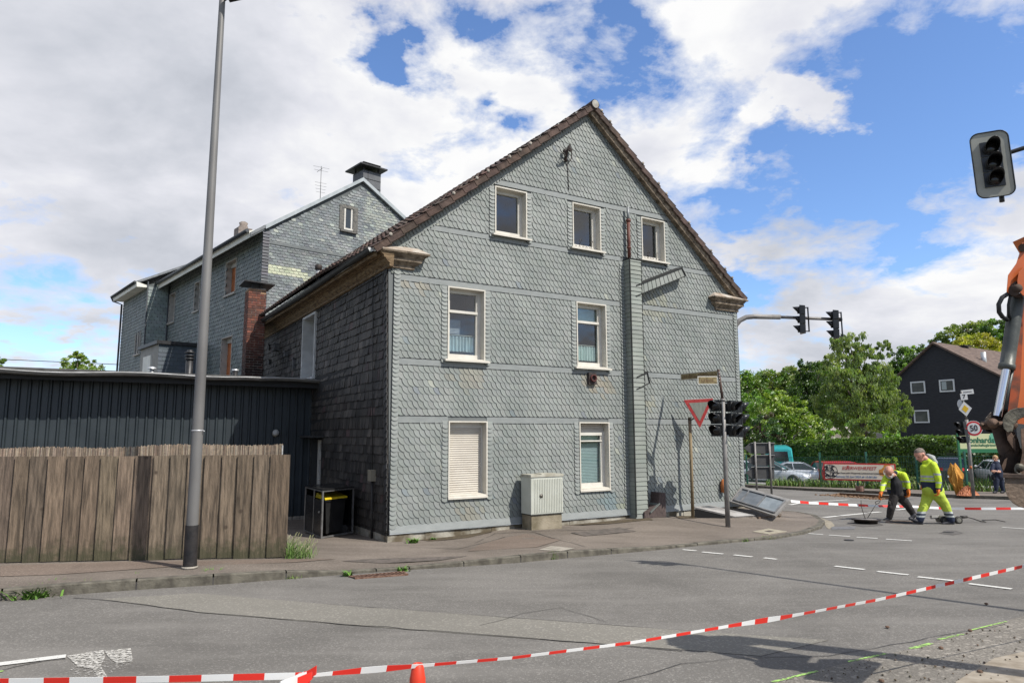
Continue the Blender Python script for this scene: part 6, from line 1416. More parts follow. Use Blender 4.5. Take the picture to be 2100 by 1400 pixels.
# ================================================================ FAR SIDE: MESH FENCE, BANNER, CARS, HEDGE, HOUSE, TREES
M_green = mat('fence_green', (.012, .075, .05), (.02, .10, .07), 4, .5)
def mesh_fence():
    t = thing('mesh_fence', zg(FB[3], .1), 'thin green wire mesh fence along the far pavement', 'fence')
    pts = FB[:-1]; L = [0]
    for a, b_ in zip(pts, pts[1:]): L.append(L[-1]+(V((b_.x, b_.y, 0))-V((a.x, a.y, 0))).length)
    off = HU*.35
    def at(s):
        for i in range(len(pts)-1):
            if s <= L[i+1]: p = pts[i].lerp(pts[i+1], (s-L[i])/(L[i+1]-L[i])); break
        else: p = pts[-1]
        return zg(p+off, .1)
    s0 = L[1]-9; b = MB(); s = s0; H = 1.50
    while s < L[-1]-.1:
        p = at(s); b.bar(p, p+V((0, 0, H)), .009); s += .10
    zz = 0
    for z in (.02, .25, .5, .75, 1.0, 1.25, 1.5):
        s = s0
        while s < L[-1]-1.2: b.bar(at(s)+V((0, 0, z)), at(s+1.0)+V((0, 0, z)), .010 if z not in (.02, 1.5) else .022); s += 1.0
    b.build('wire_mesh', M_green, t)
    # posts at the pixels where the photo shows them
    for x in (1520, 1563, 1668, 1757, 1857, 1957, 2048):
        best = min((at(s0+k*.1) for k in range(int((L[-1]-s0)*10))), key=lambda q: abs((q.x/q.y)-(x-1050)/1411/cos(TH)))
        b = MB(); b.box(best.x-.04, best.x+.04, best.y-.04, best.y+.04, best.z-.1, best.z+1.72); b.build('post', M_green, t)
    return at
mesh_fence()
# ---------------------------------------------------------------- festival banner on its own frame
M_ban = mat('banner_cream', (.70, .64, .52), (.62, .55, .44), 2, .6); M_red = mat('banner_red', (.46, .035, .03), rough=.6); M_bk = mat('print_black', (.03, .03, .035), rough=.7); M_prb = mat('print_blue', (.10, .18, .33), rough=.7); M_or2 = mat('emblem_orange', (.62, .28, .05), (.5, .2, .04), 6, .6)
def banner():
    Y = 31.0; A, B, C_, D = atY(1690, 983.5, Y), atY(1839, 984, Y-1.2), atY(1840, 946.5, Y-1.2), atY(1690, 949.5, Y)
    t = thing('festival_banner', V((A.x, A.y, G(A.y)+.1)), 'long white FEUERWEHRFEST banner with red border tied before the mesh fence', 'banner')
    ax = (B-A); ax.z = 0; w = ax.length; ax.normalize(); up = V((0, 0, 1)); n = ax.cross(up)
    if n.y > 0: n = -n
    h = (D.z-A.z+C_.z-B.z)/2; P = lambda a, o, z: A+ax*a+n*o+up*z
    b = MB(); b.fbox(P, 0, w, -.02, 0, 0, h); o = b.build('red_border', M_red, t)
    b = MB(); b.fbox(P, .06, w-.06, .0, .006, .06, h-.06); b.build('sheet', M_ban, t)
    b = MB(); b.fbox(P, w*.46, w*.46+.07, -.12, -.03, G(31)+.1-A.z, h); b.build('post', M_green, t)
    text('F', h*.36, P(w*.335, .01, h*.72), ax, up, M_red, 'headline', t, bold=.002, sx=.85, shear=.25)
    text('EUERWEHRFEST', h*.27, P(w*.50, .01, h*.705), ax, up, M_red, 'headline', t, bold=.001, sx=.92, shear=.25)
    text('Freiwillige Feuerwehr Wuppertal, Löscheinheit Lindenallee 10', h*.115, P(w*.49, .01, h*.43), ax, up, M_bk, 'small_print', t, bold=.002)
    text('Samstag 22. Juni 2024 ab 15.00 Uhr', h*.15, P(w*.46, .01, h*.22), ax, up, M_prb, 'small_print', t, bold=.002)
    # round black emblem: ring, cross, four small figures
    c = P(w*.095, .009, h*.5); r = h*.41; b = MB(); N_ = 36
    for k in range(N_):
        a0, a1 = 2*pi*k/N_, 2*pi*(k+1)/N_; q = lambda a, R: c+ax*(R*cos(a))+up*(R*sin(a))
        b.poly([q(a0, r), q(a1, r), q(a1, r*.93), q(a0, r*.93)])
    b.bar(c-ax*r*.95, c+ax*r*.95, .022, .004, n); b.bar(c-up*r*.95, c+up*r*.95, .022, .004, n)
    def st(*pts, w_=.05):
        for (x0, y0), (x1, y1) in zip(pts, pts[1:]): b.bar(c+ax*(x0*r)+up*(y0*r), c+ax*(x1*r)+up*(y1*r), w_, .005, n)
    st((-.62, .12), (-.5, .3), (-.32, .32), (-.22, .12), w_=.07); st((-.5, .3), (-.42, .65), (-.7, .55)); st((-.42, .65), (-.2, .45)); st((-.4, .7), (-.36, .8), w_=.1)
    st((.15, .1), (.28, .4), (.48, .1), w_=.06); st((.28, .4), (.3, .68), (.62, .72)); st((.3, .68), (.1, .4)); st((.3, .74), (.3, .84), w_=.1)
    st((-.65, -.72), (-.4, -.42), (-.12, -.62), (-.05, -.75), w_=.07); st((-.4, -.42), (-.62, -.25), (-.72, -.15)); st((-.4, -.5), (-.25, -.75), w_=.06)
    st((.12, -.72), (.35, -.38), (.45, -.15), w_=.06); st((.35, -.38), (.6, -.72)); st((.2, -.75), (.75, -.6)); st((.5, -.12), (.52, -.22), w_=.08)
    b.build('round_emblem', M_bk, t)
    # orange eight-armed badge at the right-hand end
    c2 = P(w*.885, .009, h*.50); R = h*.44; b = MB(); pts = []
    for k in range(48):
        a = 2*pi*k/48; rr = R*(1 if (k % 12) in (0, 1, 2, 10, 11, 3, 9) else .80); pts.append(c2+ax*(rr*cos(a))+up*(rr*sin(a)))
    b.prism(pts, -n*.004); e = b.build('badge', M_or2, t)
    b = MB(); b.prism([c2+n*.004+ax*(R*.5*cos(2*pi*k/20))+up*(R*.5*sin(2*pi*k/20)) for k in range(20)], -n*.003); b.build('badge_centre', M_ban, e)
banner()
def keg(x, y, r, h, nm, m, lab, cat):
    p = gr(x, y, .12); b = MB(); b.lathe(p, (0, 0, 1), [(0, 0), (r*.95, 0), (r*1.03, h*.5), (r*1.0, h), (r*.9, h), (r*.9, h*.8), (0, h*.8)], 16, smooth=False); b.build(nm, m, base=p, label=lab, cat=cat)
keg(1764, 1006.5, .17, .22, 'clay_tub', mat('tub_brown', (.19, .10, .075), (.26, .16, .12), 5, .8), 'low brown tub beneath the festival banner', 'tub')
# ---------------------------------------------------------------- cars
M_tyre = mat('tyre', (.015, .015, .015), rough=.85); M_rim = mat('rim', (.42, .43, .44), rough=.35, metal=.6); M_cglass = mat('car_glass', (.018, .022, .026), rough=.06, spec=.8)
M_tl = mat('tail_light', (.45, .02, .02), rough=.25); M_hl = mat('head_light', (.6, .62, .64), rough=.15); M_plate = mat('number_plate', (.7, .7, .68), rough=.5); M_trimb = mat('car_trim', (.02, .02, .02), rough=.6)
def car(px, py, Y, yaw, paint, label, prof, L=4.6, W=1.78, name='parked_car', group='cars parked behind the mesh fence', rear=True, base=None, logo=None):
    """body lofted from a side profile; x forward, y left. prof: list of (x, z, halfwidth factor); glass: window band"""
    p = base if base is not None else atY(px, py, Y); p = V((p.x, p.y, (G(p.y)+.05)))
    t = thing(name, p, label, 'car' if name == 'parked_car' else 'van', group, yaw); M = LT(p, yaw)
    hw = W/2; top = prof['top']; belt = prof['belt']; lo = .22
    b = MB(); b.T = M
    xs = [x for x, z in prof['deck']]; sec = []
    for x, z in prof['deck']:
        e = min(1, (x+L/2)/.35, (L/2-x)/.45); e = max(0, e); w0 = hw*(.84+.16*sqrt(max(0, e)))
        zb = lo+(.10 if e < .3 else 0)
        sec.append([(x, -w0*.92, zb), (x, -w0, zb+.14), (x, -w0, z-.14), (x, -w0*.93, z-.02), (x, 0, z+.015), (x, w0*.93, z-.02), (x, w0, z-.14), (x, w0, zb+.14), (x, w0*.92, zb)])
    vs = [q for s_ in sec for q in s_]; m_ = 9
    b.add(vs, [(i*m_+k, i*m_+k+1, (i+1)*m_+k+1, (i+1)*m_+k) for i in range(len(sec)-1) for k in range(m_-1)], 0, (1, 1, 1), True)
    b.poly(sec[0]); b.poly(sec[-1]); b.build('body', paint, t)
    # cabin: glass band with painted roof and pillars
    c = prof['cabin']       # x: rear base, rear top, front top, front base ; z belt, top
    xr, xrt, xft, xf = c; zb, zt = belt, top; wb, wt = hw*.93, hw*.74
    b = MB(); b.T = M
    b.hexa([(xr, -wb, zb), (xf, -wb, zb-.03), (xf, wb, zb-.03), (xr, wb, zb), (xrt, -wt, zt-.07), (xft, -wt, zt-.07), (xft, wt, zt-.07), (xrt, wt, zt-.07)]); b.build('windows', M_cglass, t)
    b = MB(); b.T = M
    b.hexa([(xrt-.04, -wt-.015, zt-.08), (xft+.06, -wt-.015, zt-.08), (xft+.06, wt+.015, zt-.08), (xrt-.04, wt+.015, zt-.08), (xrt+.15, -wt+.1, zt), (xft-.2, -wt+.1, zt), (xft-.2, wt-.1, zt), (xrt+.15, wt-.1, zt)])
    for s in (-1, 1):
        for (xa, xb, wd) in ((xr, xrt, .12), (xf, xft, .07), ((xr+xf)/2-.1, (xrt+xft)/2-.1, .06))+(((xr*.6+xf*.4)-.35, (xrt*.6+xft*.4)-.35, .05),)*(1 if prof.get('estate') else 0):
            b.bar((xa, s*(wb+.005), zb-.02), (xb, s*(wt+.008), zt-.06), wd, .03, (0, 1, 0))
    b.build('roof_and_pillars', paint, t)
    wr = prof.get('wheel', .32)
    for x in (-L*.29, L*.30):
        for s in (-1, 1):
            w = MB(); w.T = M; w.lathe((x, s*(hw-.20), wr), (0, s, 0), [(0, 0), (wr*.75, 0), (wr, .02), (wr, .19), (wr*.86, .215), (wr*.66, .215)], 22); o = w.build('wheel', M_tyre, t)
            w = MB(); w.T = M; w.lathe((x, s*(hw-.20), wr), (0, s, 0), [(wr*.66, .205), (wr*.62, .17), (wr*.2, .18), (wr*.16, .215), (0, .215)], 22)
            for k in range(5): a = 2*pi*k/5; w.bar((x, s*(hw+.005), wr), (x+wr*.62*cos(a), s*(hw+.0), wr+wr*.62*sin(a)), .05, .02, (0, 1, 0))
            w.build('rim', M_rim, o)
            w = MB(); w.T = M; w.lathe((x, s*(hw-.16), wr), (0, s, 0), [(wr*1.1, 0), (wr*1.14, .165), (0, .166)], 22); w.build('wheel_arch', M_trimb, t)
    for s in (-1, 1):
        b = MB(); b.T = M; z = belt-.22 if not prof.get('estate') else belt-.12
        b.hexa([(-L/2+.0, s*hw*.55, z), (-L/2+.28, s*hw*.99, z), (-L/2+.25, s*hw*.9, z), (-L/2-.0, s*hw*.5, z), (-L/2+.02, s*hw*.55, z+.17), (-L/2+.30, s*(hw*.99), z+.17), (-L/2+.26, s*hw*.9, z+.17), (-L/2+.0, s*hw*.5, z+.17)]); b.build('tail_light', M_tl, t)
        b = MB(); b.T = M; b.hexa([(L/2+.0, s*hw*.5, .55), (L/2-.35, s*hw*.99, .58), (L/2-.4, s*hw*.9, .58), (L/2-.05, s*hw*.4, .55), (L/2-.02, s*hw*.5, .70), (L/2-.37, s*hw*.98, .74), (L/2-.4, s*hw*.9, .74), (L/2-.05, s*hw*.4, .7)]); b.build('headlight', M_hl, t)
        b = MB(); b.T = M; b.lathe((xf-.25, s*(wb+.10), zb+.07), (1, 0, 0), [(0, -.06), (.08, -.04), (.09, .03), (0, .08)], 10); b.build('mirror', paint, t)
    b = MB(); b.T = M; b.box(-L/2-.015, -L/2+.02, -.26, .26, .55, .66); b.build('number_plate', M_plate, t)
    b = MB(); b.T = M; b.box(-L/2+.02, L/2-.05, -hw+.02, hw-.02, .17, .28); b.build('sill_trim', M_trimb, t)
    return t, M
SEDAN = dict(top=1.43, belt=.93, deck=[(-2.3, .84), (-2.2, .99), (-1.9, 1.03), (-1.2, .98), (.9, .93), (1.3, .88), (1.9, .78), (2.2, .66), (2.3, .52)], cabin=(-1.75, -1.0, .15, 1.05))
ESTATE = dict(top=1.47, belt=.95, estate=1, deck=[(-2.3, .80), (-2.25, .95), (-1.9, .97), (.9, .93), (1.4, .86), (1.95, .76), (2.2, .64), (2.3, .5)], cabin=(-2.2, -1.95, .1, 1.05))
SUV = dict(top=1.66, belt=1.05, estate=1, wheel=.36, deck=[(-2.2, .9), (-2.18, 1.05), (-1.9, 1.08), (1.0, 1.05), (1.6, 1.0), (2.0, .92), (2.2, .7)], cabin=(-2.1, -1.85, .25, 1.05))
M_silver = mat('paint_silver', (.47, .49, .52), (.53, .55, .57), 2, .25, .35, coat=.6); M_silver2 = mat('paint_pale_silver', (.52, .55, .58), (.56, .58, .6), 2, .25, .3, coat=.6); M_blue = mat('paint_blue', (.05, .18, .36), rough=.2, coat=.7); M_dkcar = mat('paint_dark', (.03, .033, .035), (.045, .046, .046), 2, .2, .3, coat=.8); M_redcar = mat('paint_red', (.33, .018, .015), rough=.25, coat=.6); M_whitecar = mat('paint_white', (.55, .56, .56), rough=.3, coat=.5)
yw = atan2(HV.y, HV.x)
car(1644, 985, 47.5, -.38, M_silver, 'silver saloon with a red tail light parked nearest the mesh fence', SEDAN)
car(1583, 985, 44.8, -.5, M_silver2, 'pale silver estate car partly hidden behind the dark arrow boards', ESTATE)
car(1533, 983, 47.0, 1.35, M_blue, 'blue car at the corner of the slate house left of the arrow boards', ESTATE)
car(1739, 984, 47.0, .1, M_redcar, 'red car mostly hidden behind the festival banner', ESTATE)
car(1944, 985, 42.0, 1.12, M_dkcar, 'dark estate car seen from behind between the workman and the yellow cloth', SUV)
car(2050, 985, 41.0, 1.25, M_whitecar, 'white car at the right behind the standing officer', ESTATE)
def van():
    Yv = 52; p = atY(1598, 986, Yv); M_teal = mat('paint_teal', (.03, .36, .36), (.04, .40, .39), 3, .3, coat=.4)
    p = V((p.x, p.y, G(p.y)+.05)); t = thing('teal_van', p, 'turquoise van with white lettering behind the silver cars', 'van', None, 1.25); M = LT(p, 1.25)
    b = MB(); b.T = M; sec = []
    for x, zt_, w0 in ((-2.5, 2.25, .86), (-2.45, 2.45, .92), (1.0, 2.5, .92), (1.6, 1.9, .90), (1.8, 1.25, .88), (2.5, 1.0, .82), (2.55, .6, .8)):
        sec.append([(x, -w0, .3), (x, -w0, zt_*.55), (x, -w0*.9, zt_-.12), (x, -w0*.7, zt_), (x, w0*.7, zt_), (x, w0*.9, zt_-.12), (x, w0, zt_*.55), (x, w0, .3)])
    vs = [q for s_ in sec for q in s_]; b.add(vs, [(i*8+k, i*8+k+1, (i+1)*8+k+1, (i+1)*8+k) for i in range(len(sec)-1) for k in range(7)], 0, (1, 1, 1), False); b.poly(sec[0]); b.poly(sec[-1]); b.build('body', M_teal, t)
    b = MB(); b.T = M; b.poly([(-2.52, -.6, 1.4), (-2.52, .6, 1.4), (-2.50, .55, 2.1), (-2.50, -.55, 2.1)]); b.hexa([(1.02, -.8, 1.5), (1.75, -.85, 1.3), (1.75, .85, 1.3), (1.02, .8, 1.5), (1.0, -.75, 2.1), (1.45, -.75, 2.05), (1.45, .75, 2.05), (1.0, .75, 2.1)]); b.build('windows', M_cglass, t)
    b = MB(); b.T = M
    for x in (-1.5, 1.6):
        for s in (-1, 1): b.lathe((x, s*.72, .33), (0, s, 0), [(0, 0), (.33, 0), (.33, .2), (.2, .22), (0, .2)], 18)
    # each wheel its own part
    b = None
    for x in (-1.5, 1.6):
        for s in (-1, 1): w = MB(); w.T = M; w.lathe((x, s*.72, .33), (0, s, 0), [(0, 0), (.33, 0), (.33, .2), (.2, .22), (0, .2)], 18); w.build('wheel', M_tyre, t)
    b = MB(); b.T = M
    for s in (-1,):
        for (x0, z0, x1, z1) in ((-1.2, 1.3, -.9, 2.1), (-.9, 2.1, -.5, 1.3), (-1.1, 1.6, -.3, 1.7), (0, 1.3, .1, 2.0), (.1, 2.0, .6, 1.5), (-.2, 1.5, .7, 1.35)): b.bar((x0, s*.935, z0), (x1, s*.935, z1), .13, .01, (0, 1, 0))
    b.build('white_motif', mat('motif_white', (.6, .62, .62), rough=.5), t)
van()
# ---------------------------------------------------------------- arrow boards seen from behind
def arrow_boards():
    Y = 30.2; f = lambda x, y: atY(x, y, Y); base = f(1566, 1008)
    t = thing('arrow_signpost', V((base.x, base.y, G(Y))), 'three grey arrow boards seen from behind on two posts beyond the house corner', 'sign')
    M_ab = mat('board_back', (.04, .04, .04), (.062, .062, .06), 3, .6)
    for x in (1551, 1581):
        p = f(x, 1003); b = MB(); b.tube([V((p.x, Y-.06, G(Y)-.0)), V((p.x+.01, Y-.06, f(x, 905).z))], .045, 10); b.build('post', M_pole, t)
    for (y0, y1, xt) in ((907, 930, 1526), (932, 954, 1532), (956, 982, 1530)):
        ym = (y0+y1)/2; pts = [f(1588, y0), f(xt+14, y0+.5), f(xt, ym), f(xt+13, y1-.5), f(1588, y1)]
        b = MB(); b.prism(pts, V((0, .05, 0))); o = b.build('arrow_board', M_ab, t)
        b = MB(); b.bar(f(1540, y0+1)-V((0, .03, 0)), f(1588, y0+1)-V((0, .03, 0)), .05, .03); b.build('rail', mat('rail_grey', (.20, .20, .19), rough=.5), o)
arrow_boards()
# ---------------------------------------------------------------- leaning signpost with signal
def signpost():
    Y = 25.6; f = lambda x, y, d=0: atY(x, y, Y+d); bp = f(1996, 1012.5); base = V((bp.x, Y, G(Y)+.12))
    t = thing('leaning_signpost', base, 'leaning grey post carrying a 50 sign, a yellow priority diamond and a signal', 'sign')
    tp = f(1972, 803); mid = f(1982, 860)
    b = MB(); b.tube([base, mid], .06, 12); b.tube([mid, tp], .035, 10); b.build('pole', M_pole, t)
    signal_head(t, f(1968, 886)+V((0, -.1, 0)), V((-.96, -.25, 0)), .80, .30, up=V((-.10, 0, 1)).normalized())
    up = V((-.10, 0, 1)).normalized(); ax = V((.93, -.32, -.0)); ax = (ax-up*ax.dot(up)).normalized(); n = ax.cross(up)
    if n.y > 0: n = -n
    def disc(c, rx, rz, o, m, nm, par, th=.004, k=36):
        b = MB(); b.prism([c+n*o+ax*(rx*cos(2*pi*i/k))+up*(rz*sin(2*pi*i/k)) for i in range(k)], -n*th); return b.build(nm, m, par)
    c = f(1997, 878, -.15); r = f(1997, 864).z-c.z+.02
    M_w = mat('sign_white', (.60, .60, .58), rough=.4); M_r = mat('sign_bright_red', (.50, .02, .025), rough=.4); M_y = mat('sign_yellow', (.62, .40, .02), rough=.4)
    s = disc(c, r*1.03, r*1.03, -.003, M_w, 'speed_sign', t, .015); disc(c, r*.97, r*.97, .004, M_r, 'red_ring', s); disc(c, r*.74, r*.74, .009, M_w, 'white_disc', s)
    text('50', r*1.12, c+n*.016, ax, up, M_bk, 'numerals', s, bold=.006, sx=.82)
    c = f(1979.5, 838, -.12); h = f(1979.5, 823).z-c.z; ax2 = ax
    def dia(k, o, m, nm, par): b = MB(); b.prism([c+n*o+q*(h*k) for q in (up*1.0, ax*.78, -up*1.0, -ax*.78)], -n*.006); return b.build(nm, m, par)
    s = dia(1.0, 0, M_w, 'priority_sign', t); dia(.52, .006, M_y, 'yellow_centre', s)
    c = f(1971, 829, .05); disc(c, .12, .19, 0, M_w, 'round_sign_back', t, .01)
    c = f(1977, 813, -.05); hh = f(1977, 806.5).z-c.z; b = MB(); b.prism([c+ax*x+up*z for x, z in ((-.11, -hh), (.11, -hh), (.11, hh), (-.11, hh))], -n*.01); s = b.build('number_plate', M_w, t); text('7', hh*1.7, c+n*.004, ax, up, M_bk, 'numeral', s, bold=.004)
    c = f(1984, 803.5, -.06); b = MB(); P = lambda x, o, z: c+ax*x+n*o+up*z; b.fbox(P, -.20, .20, -.012, 0, -.085, .085); s = b.build('street_plate', M_w, t)
    b = MB(); b.fbox(P, -.14, .14, .0005, .002, -.015, .015); b.build('blurred_letters', mat('letters_grey', (.12, .12, .12), rough=.6), s)
    b = MB(); b.tube([f(1991, 958, -.1)-up*.05, f(1991, 958, -.1)+up*.05], .04, 8); b.build('orange_reflector', mat('bag_orange', (.42, .13, .03)), t)
signpost()
# yellow cloth draped on a stump with orange bags at its foot
def cloth():
    Y = 27.6; f = lambda x, y, d=0: atY(x, y, Y+d); c = f(1964, 1003); base = V((c.x, Y, G(Y)+.12))
    M_c = mat('cloth_yellow', (.42, .19, .03), (.55, .27, .05), 5, .85, bump=.3)
    b = MB(); H = f(1964, 948).z-base.z; n = 26; rows = 12; vs = []
    for j in range(rows+1):
        t = j/rows; z = H*(1-t)*1.0
        for k in range(n):
            a = 2*pi*k/n; r = (.11+.14*min(1, t*3.2)-.20*max(0, t-.5)*1.3)*(1+.30*sin(k*2.1+t*3)*min(1, t*2)); r *= .70*(1+.25*sin(t*9+k)); vs.append(base+V((r*cos(a)*1.15+.16*t-.10, r*sin(a), z*(.94+.06*cos(a*2)) if t < .5 else z)))
    b.add(vs, [(j*n+k, j*n+(k+1) % n, (j+1)*n+(k+1) % n, (j+1)*n+k) for j in range(rows) for k in range(n)], 0, (1, 1, 1), False); b.poly([v for v in vs[:n]])
    b.build('draped_cloth', M_c, base=base, label='yellow ochre cloth draped over a stump at the mesh fence', cat='cloth')
    b = MB(); q = V((f(1974, 1003).x, Y-.3, G(Y)+.12))
    # crumpled mound: displaced dome, one mesh
    N1, N2 = 9, 34; vs = []
    for j in range(N1+1):
        t = j/N1
        for k in range(N2):
            a = 2*pi*k/N2; r = .36*t; h = .24*(1-t*t)*(1+.5*sin(k*2.7+j*1.9))+.05*random.uniform(-1, 1)*(1-t); vs.append(q+V((r*cos(a)*1.2, r*sin(a)*.7, max(0, h))))
    b.add(vs, [(j*N2+k, j*N2+(k+1) % N2, (j+1)*N2+(k+1) % N2, (j+1)*N2+k) for j in range(N1) for k in range(N2)])
    b.build('rag_pile', mat('rag_orange', (.30, .09, .035), (.50, .22, .12), 16, .9, bump=.6), base=q, label='heap of crumpled reddish orange rags at the foot of the yellow cloth', cat='rag heap')
cloth()
# ---------------------------------------------------------------- nursery sign behind the hedge corner
def nursery_sign():
    Y = 37.0; f = lambda x, y: atY(x, y, Y); A, B = f(1969, 928), f(2080, 928); top = f(1969, 889).z
    t = thing('nursery_sign', V((A.x, Y, G(Y)+.05)), 'pale green and cream landscaping sign board on green posts before the hedge', 'sign')
    P = lambda x, o, z: V((x, Y-o, z)); x0, x1, z0, zm, z1 = A.x, B.x, A.z, f(1969, 920).z, top
    b = MB(); b.fbox(P, x0, x1, -.05, 0, zm, z1); o = b.build('board', mat('board_cream', (.38, .42, .22), (.46, .47, .27), 1, .5), t)
    b = MB(); b.fbox(P, x0, x1, -.05, .005, z0, zm); b.build('lower_band', mat('band_green', (.015, .12, .05), rough=.5), t)
    for x in (x0-.02, x1): b = MB(); b.box(x-.06, x+.04, Y-.02, Y+.08, G(Y), z1+.03); b.build('post', mat('band_green', (.015, .12, .05)), t)
    gm = mat('letters_green', (.012, .10, .05), rough=.5); ax, up = V((1, 0, 0)), V((0, 0, 1))
    hh = z1-zm; text('Leonhards', hh*.52, P(x0+.12, .012, zm+hh*.56), ax, up, gm, 'lettering', o, 'LEFT', bold=.012, sx=1.0)
    text('Landschaftsgärtner', hh*.24, P(x0+.50, .012, zm+hh*.24), ax, up, gm, 'lettering', o, 'LEFT', bold=.002)
    b = MB(); c = P(x0+1.95, .008, zm+hh*.72); b.prism([c+V((.34*cos(2*pi*k/30)*(1+.08*sin(k*3)), 0, .30*sin(2*pi*k/30)*(1+.08*sin(k*3)))) for k in range(30)], V((0, .003, 0))); b.build('tree_mark', mat('mark_green', (.10, .30, .20), rough=.5), o)
nursery_sign()
# ---------------------------------------------------------------- dark house beyond the hedge
def dark_house():
    Y = 63.0; f = lambda x, y, d=0: atY(x, y, Y+d)
    apex, eL, eR = f(1915, 704), f(1838, 775, 0), f(2062, 779, 0); ax = V((.56, -.83, 0)).normalized(); bk = V((.83, .56, 0)).normalized()
    O = V((apex.x, apex.y, 0)); P = lambda a, b_, z: O+ax*a+bk*b_+V((0, 0, z)); zf = -2.4
    pl = lambda x, y, b_=0: (lambda q: ((q-O).dot(ax), q.z))(plane_hit(x, y, P(0, b_, 0), bk))
    aL, zL = pl(1838, 776); aR, zR = pl(2075, 785); z_a = pl(1915, 705)[1]
    t = thing('dark_house', P(0, 0, zf), 'black slate clad gable house with white square windows behind the hedge', 'house')
    b = MB(); D = 14; wl = [pl(x, y) for x, y in ((1869, 807), (1897, 781), (1928, 804), (1957, 777), (1876, 867), (1905, 840))]
    b.prism([P(aL, 0, zf), P(aR, 0, zf), P(aR, 0, zR), P(0, 0, z_a), P(aL, 0, zL)], bk*D); b.build('walls', mat('slate_black', (.016, .017, .020), (.024, .025, .029), 3, .75, bump=.4, bscale=12, stretch=(1, 1, 4)), t)
    b = MB(); th = .18
    for (a0, z0, a1, z1) in ((aL-.5, zL-.45, 0, z_a), (aR+.9, zR-.5, 0, z_a)):
        b.hexa([P(a0, -.35, z0), P(a1, -.35, z1), P(a1, D+.3, z1), P(a0, D+.3, z0), P(a0, -.35, z0+th), P(a1, -.35, z1+th), P(a1, D+.3, z1+th), P(a0, D+.3, z0+th)])
    m_ = mat('roof_brown', (.075, .05, .038), (.14, .098, .075), 1.3, .85, detail=9, stretch=(1, 1, 6)); b.build('roof', m_, t)
    k = 0
    for i in range(0, 6, 2):
        (a0, z0), (a1, z1) = wl[i], wl[i+1]; b = MB(); g = .12
        for q in ((a0, a0+g, z0, z1), (a1-g, a1, z0, z1), (a0+g, a1-g, z0, z0+g), (a0+g, a1-g, z1-g, z1)): b.fbox(P, q[0], q[1], -.08, .0, q[2], q[3])
        w = b.build('window', mat('frame_white', (.55, .56, .55), rough=.5), t); b = MB(); b.fbox(P, a0+g, a1-g, -.03, -.0, z0+g, z1-g); b.build('pane', mat('pane_dim', (.03, .035, .032), (.07, .075, .065), 1.5, .1), w)
        if i == 2: b = MB(); b.fbox(P, a0+.2, a0+.6, -.05, -.035, z1-.9, z1-.18); b.build('paper', mat('paper_pale', (.30, .34, .33), rough=.6), w)
    # dormer, chimneys
    b = MB(); c = pl(1990, 745, 4); b.hexa([P(3.2, 4, z_a-3.2), P(9.5, 4, z_a-4.0), P(9.5, 9, z_a-4.0), P(3.2, 9, z_a-3.2), P(4.2, 4, z_a-2.35), P(9.5, 4, z_a-2.45), P(9.5, 9, z_a-2.45), P(4.2, 9, z_a-2.35)]); b.build('dormer', mat('slate_black', (.016, .017, .020)), t)
    b = MB(); a, z = pl(1957, 712, 5); b.fbox(P, a-.9, a+.75, 5, 6.2, z-1.6, z+.0); b.fbox(P, a-1.2, a+1.0, 4.8, 6.4, z+.05, z+.13); b.build('chimney', mat('chimney_dark', (.03, .028, .03), (.05, .045, .045), 4, .8), t)
    b = MB(); a, z = pl(2016, 722, 3); b.tube([P(a, 3, z-1.4), P(a, 3, z)], .22, 12); b.build('flue', M_zinc, t)
dark_house()
# pale garage roof glimpsed between the trees
b = MB(); p = atY(1735, 905, 66); b.hexa([p+V(q) for q in ((-3, 0, -2), (3.5, 0, -2), (3.5, 5, -2), (-3, 5, -2), (-3, 0, .9), (3.5, 0, .7), (3.5, 5, 1.4), (-3, 5, 1.6))]); b.build('garden_shed', mat('shed_pale', (.24, .21, .18), (.32, .29, .26), 3, .8), base=p+V((0, 0, -2)), label='pale roof of a low garden building glimpsed above the hedge under the trees', cat='shed')
# ---------------------------------------------------------------- foliage
def leafmat(name, sheen=.25):
    m = bpy.data.materials.new(name); m.use_nodes = True; t = m.node_tree; t.nodes.clear(); o = N(t, 'ShaderNodeOutputMaterial')
    a = N(t, 'ShaderNodeAttribute', attribute_name='Col'); d = N(t, 'ShaderNodeBsdfDiffuse'); tr = N(t, 'ShaderNodeBsdfTranslucent'); g = N(t, 'ShaderNodeBsdfGlossy'); g.inputs['Roughness'].default_value = .45
    t.links.new(a.outputs['Color'], d.inputs[0]); mx = N(t, 'ShaderNodeMix', data_type='RGBA', blend_type='MULTIPLY'); mx.inputs[0].default_value = 1; t.links.new(a.outputs['Color'], mx.inputs[6]); mx.inputs[7].default_value = (1.5, 1.7, .5, 1); t.links.new(mx.outputs[2], tr.inputs[0])
    s = N(t, 'ShaderNodeMixShader'); s.inputs[0].default_value = .38; t.links.new(d.outputs[0], s.inputs[1]); t.links.new(tr.outputs[0], s.inputs[2])
    s2 = N(t, 'ShaderNodeMixShader'); s2.inputs[0].default_value = .045; t.links.new(s.outputs[0], s2.inputs[1]); t.links.new(g.outputs[0], s2.inputs[2]); t.links.new(s2.outputs[0], o.inputs[0]); return m
M_leaf = leafmat('leaves'); M_bark = mat('bark', (.05, .038, .028), (.11, .09, .07), 6, .95, bump=.6)
def rdir():
    while 1:
        v = V((random.uniform(-1, 1), random.uniform(-1, 1), random.uniform(-1, 1)))
        if .01 < v.length < 1: return v.normalized()
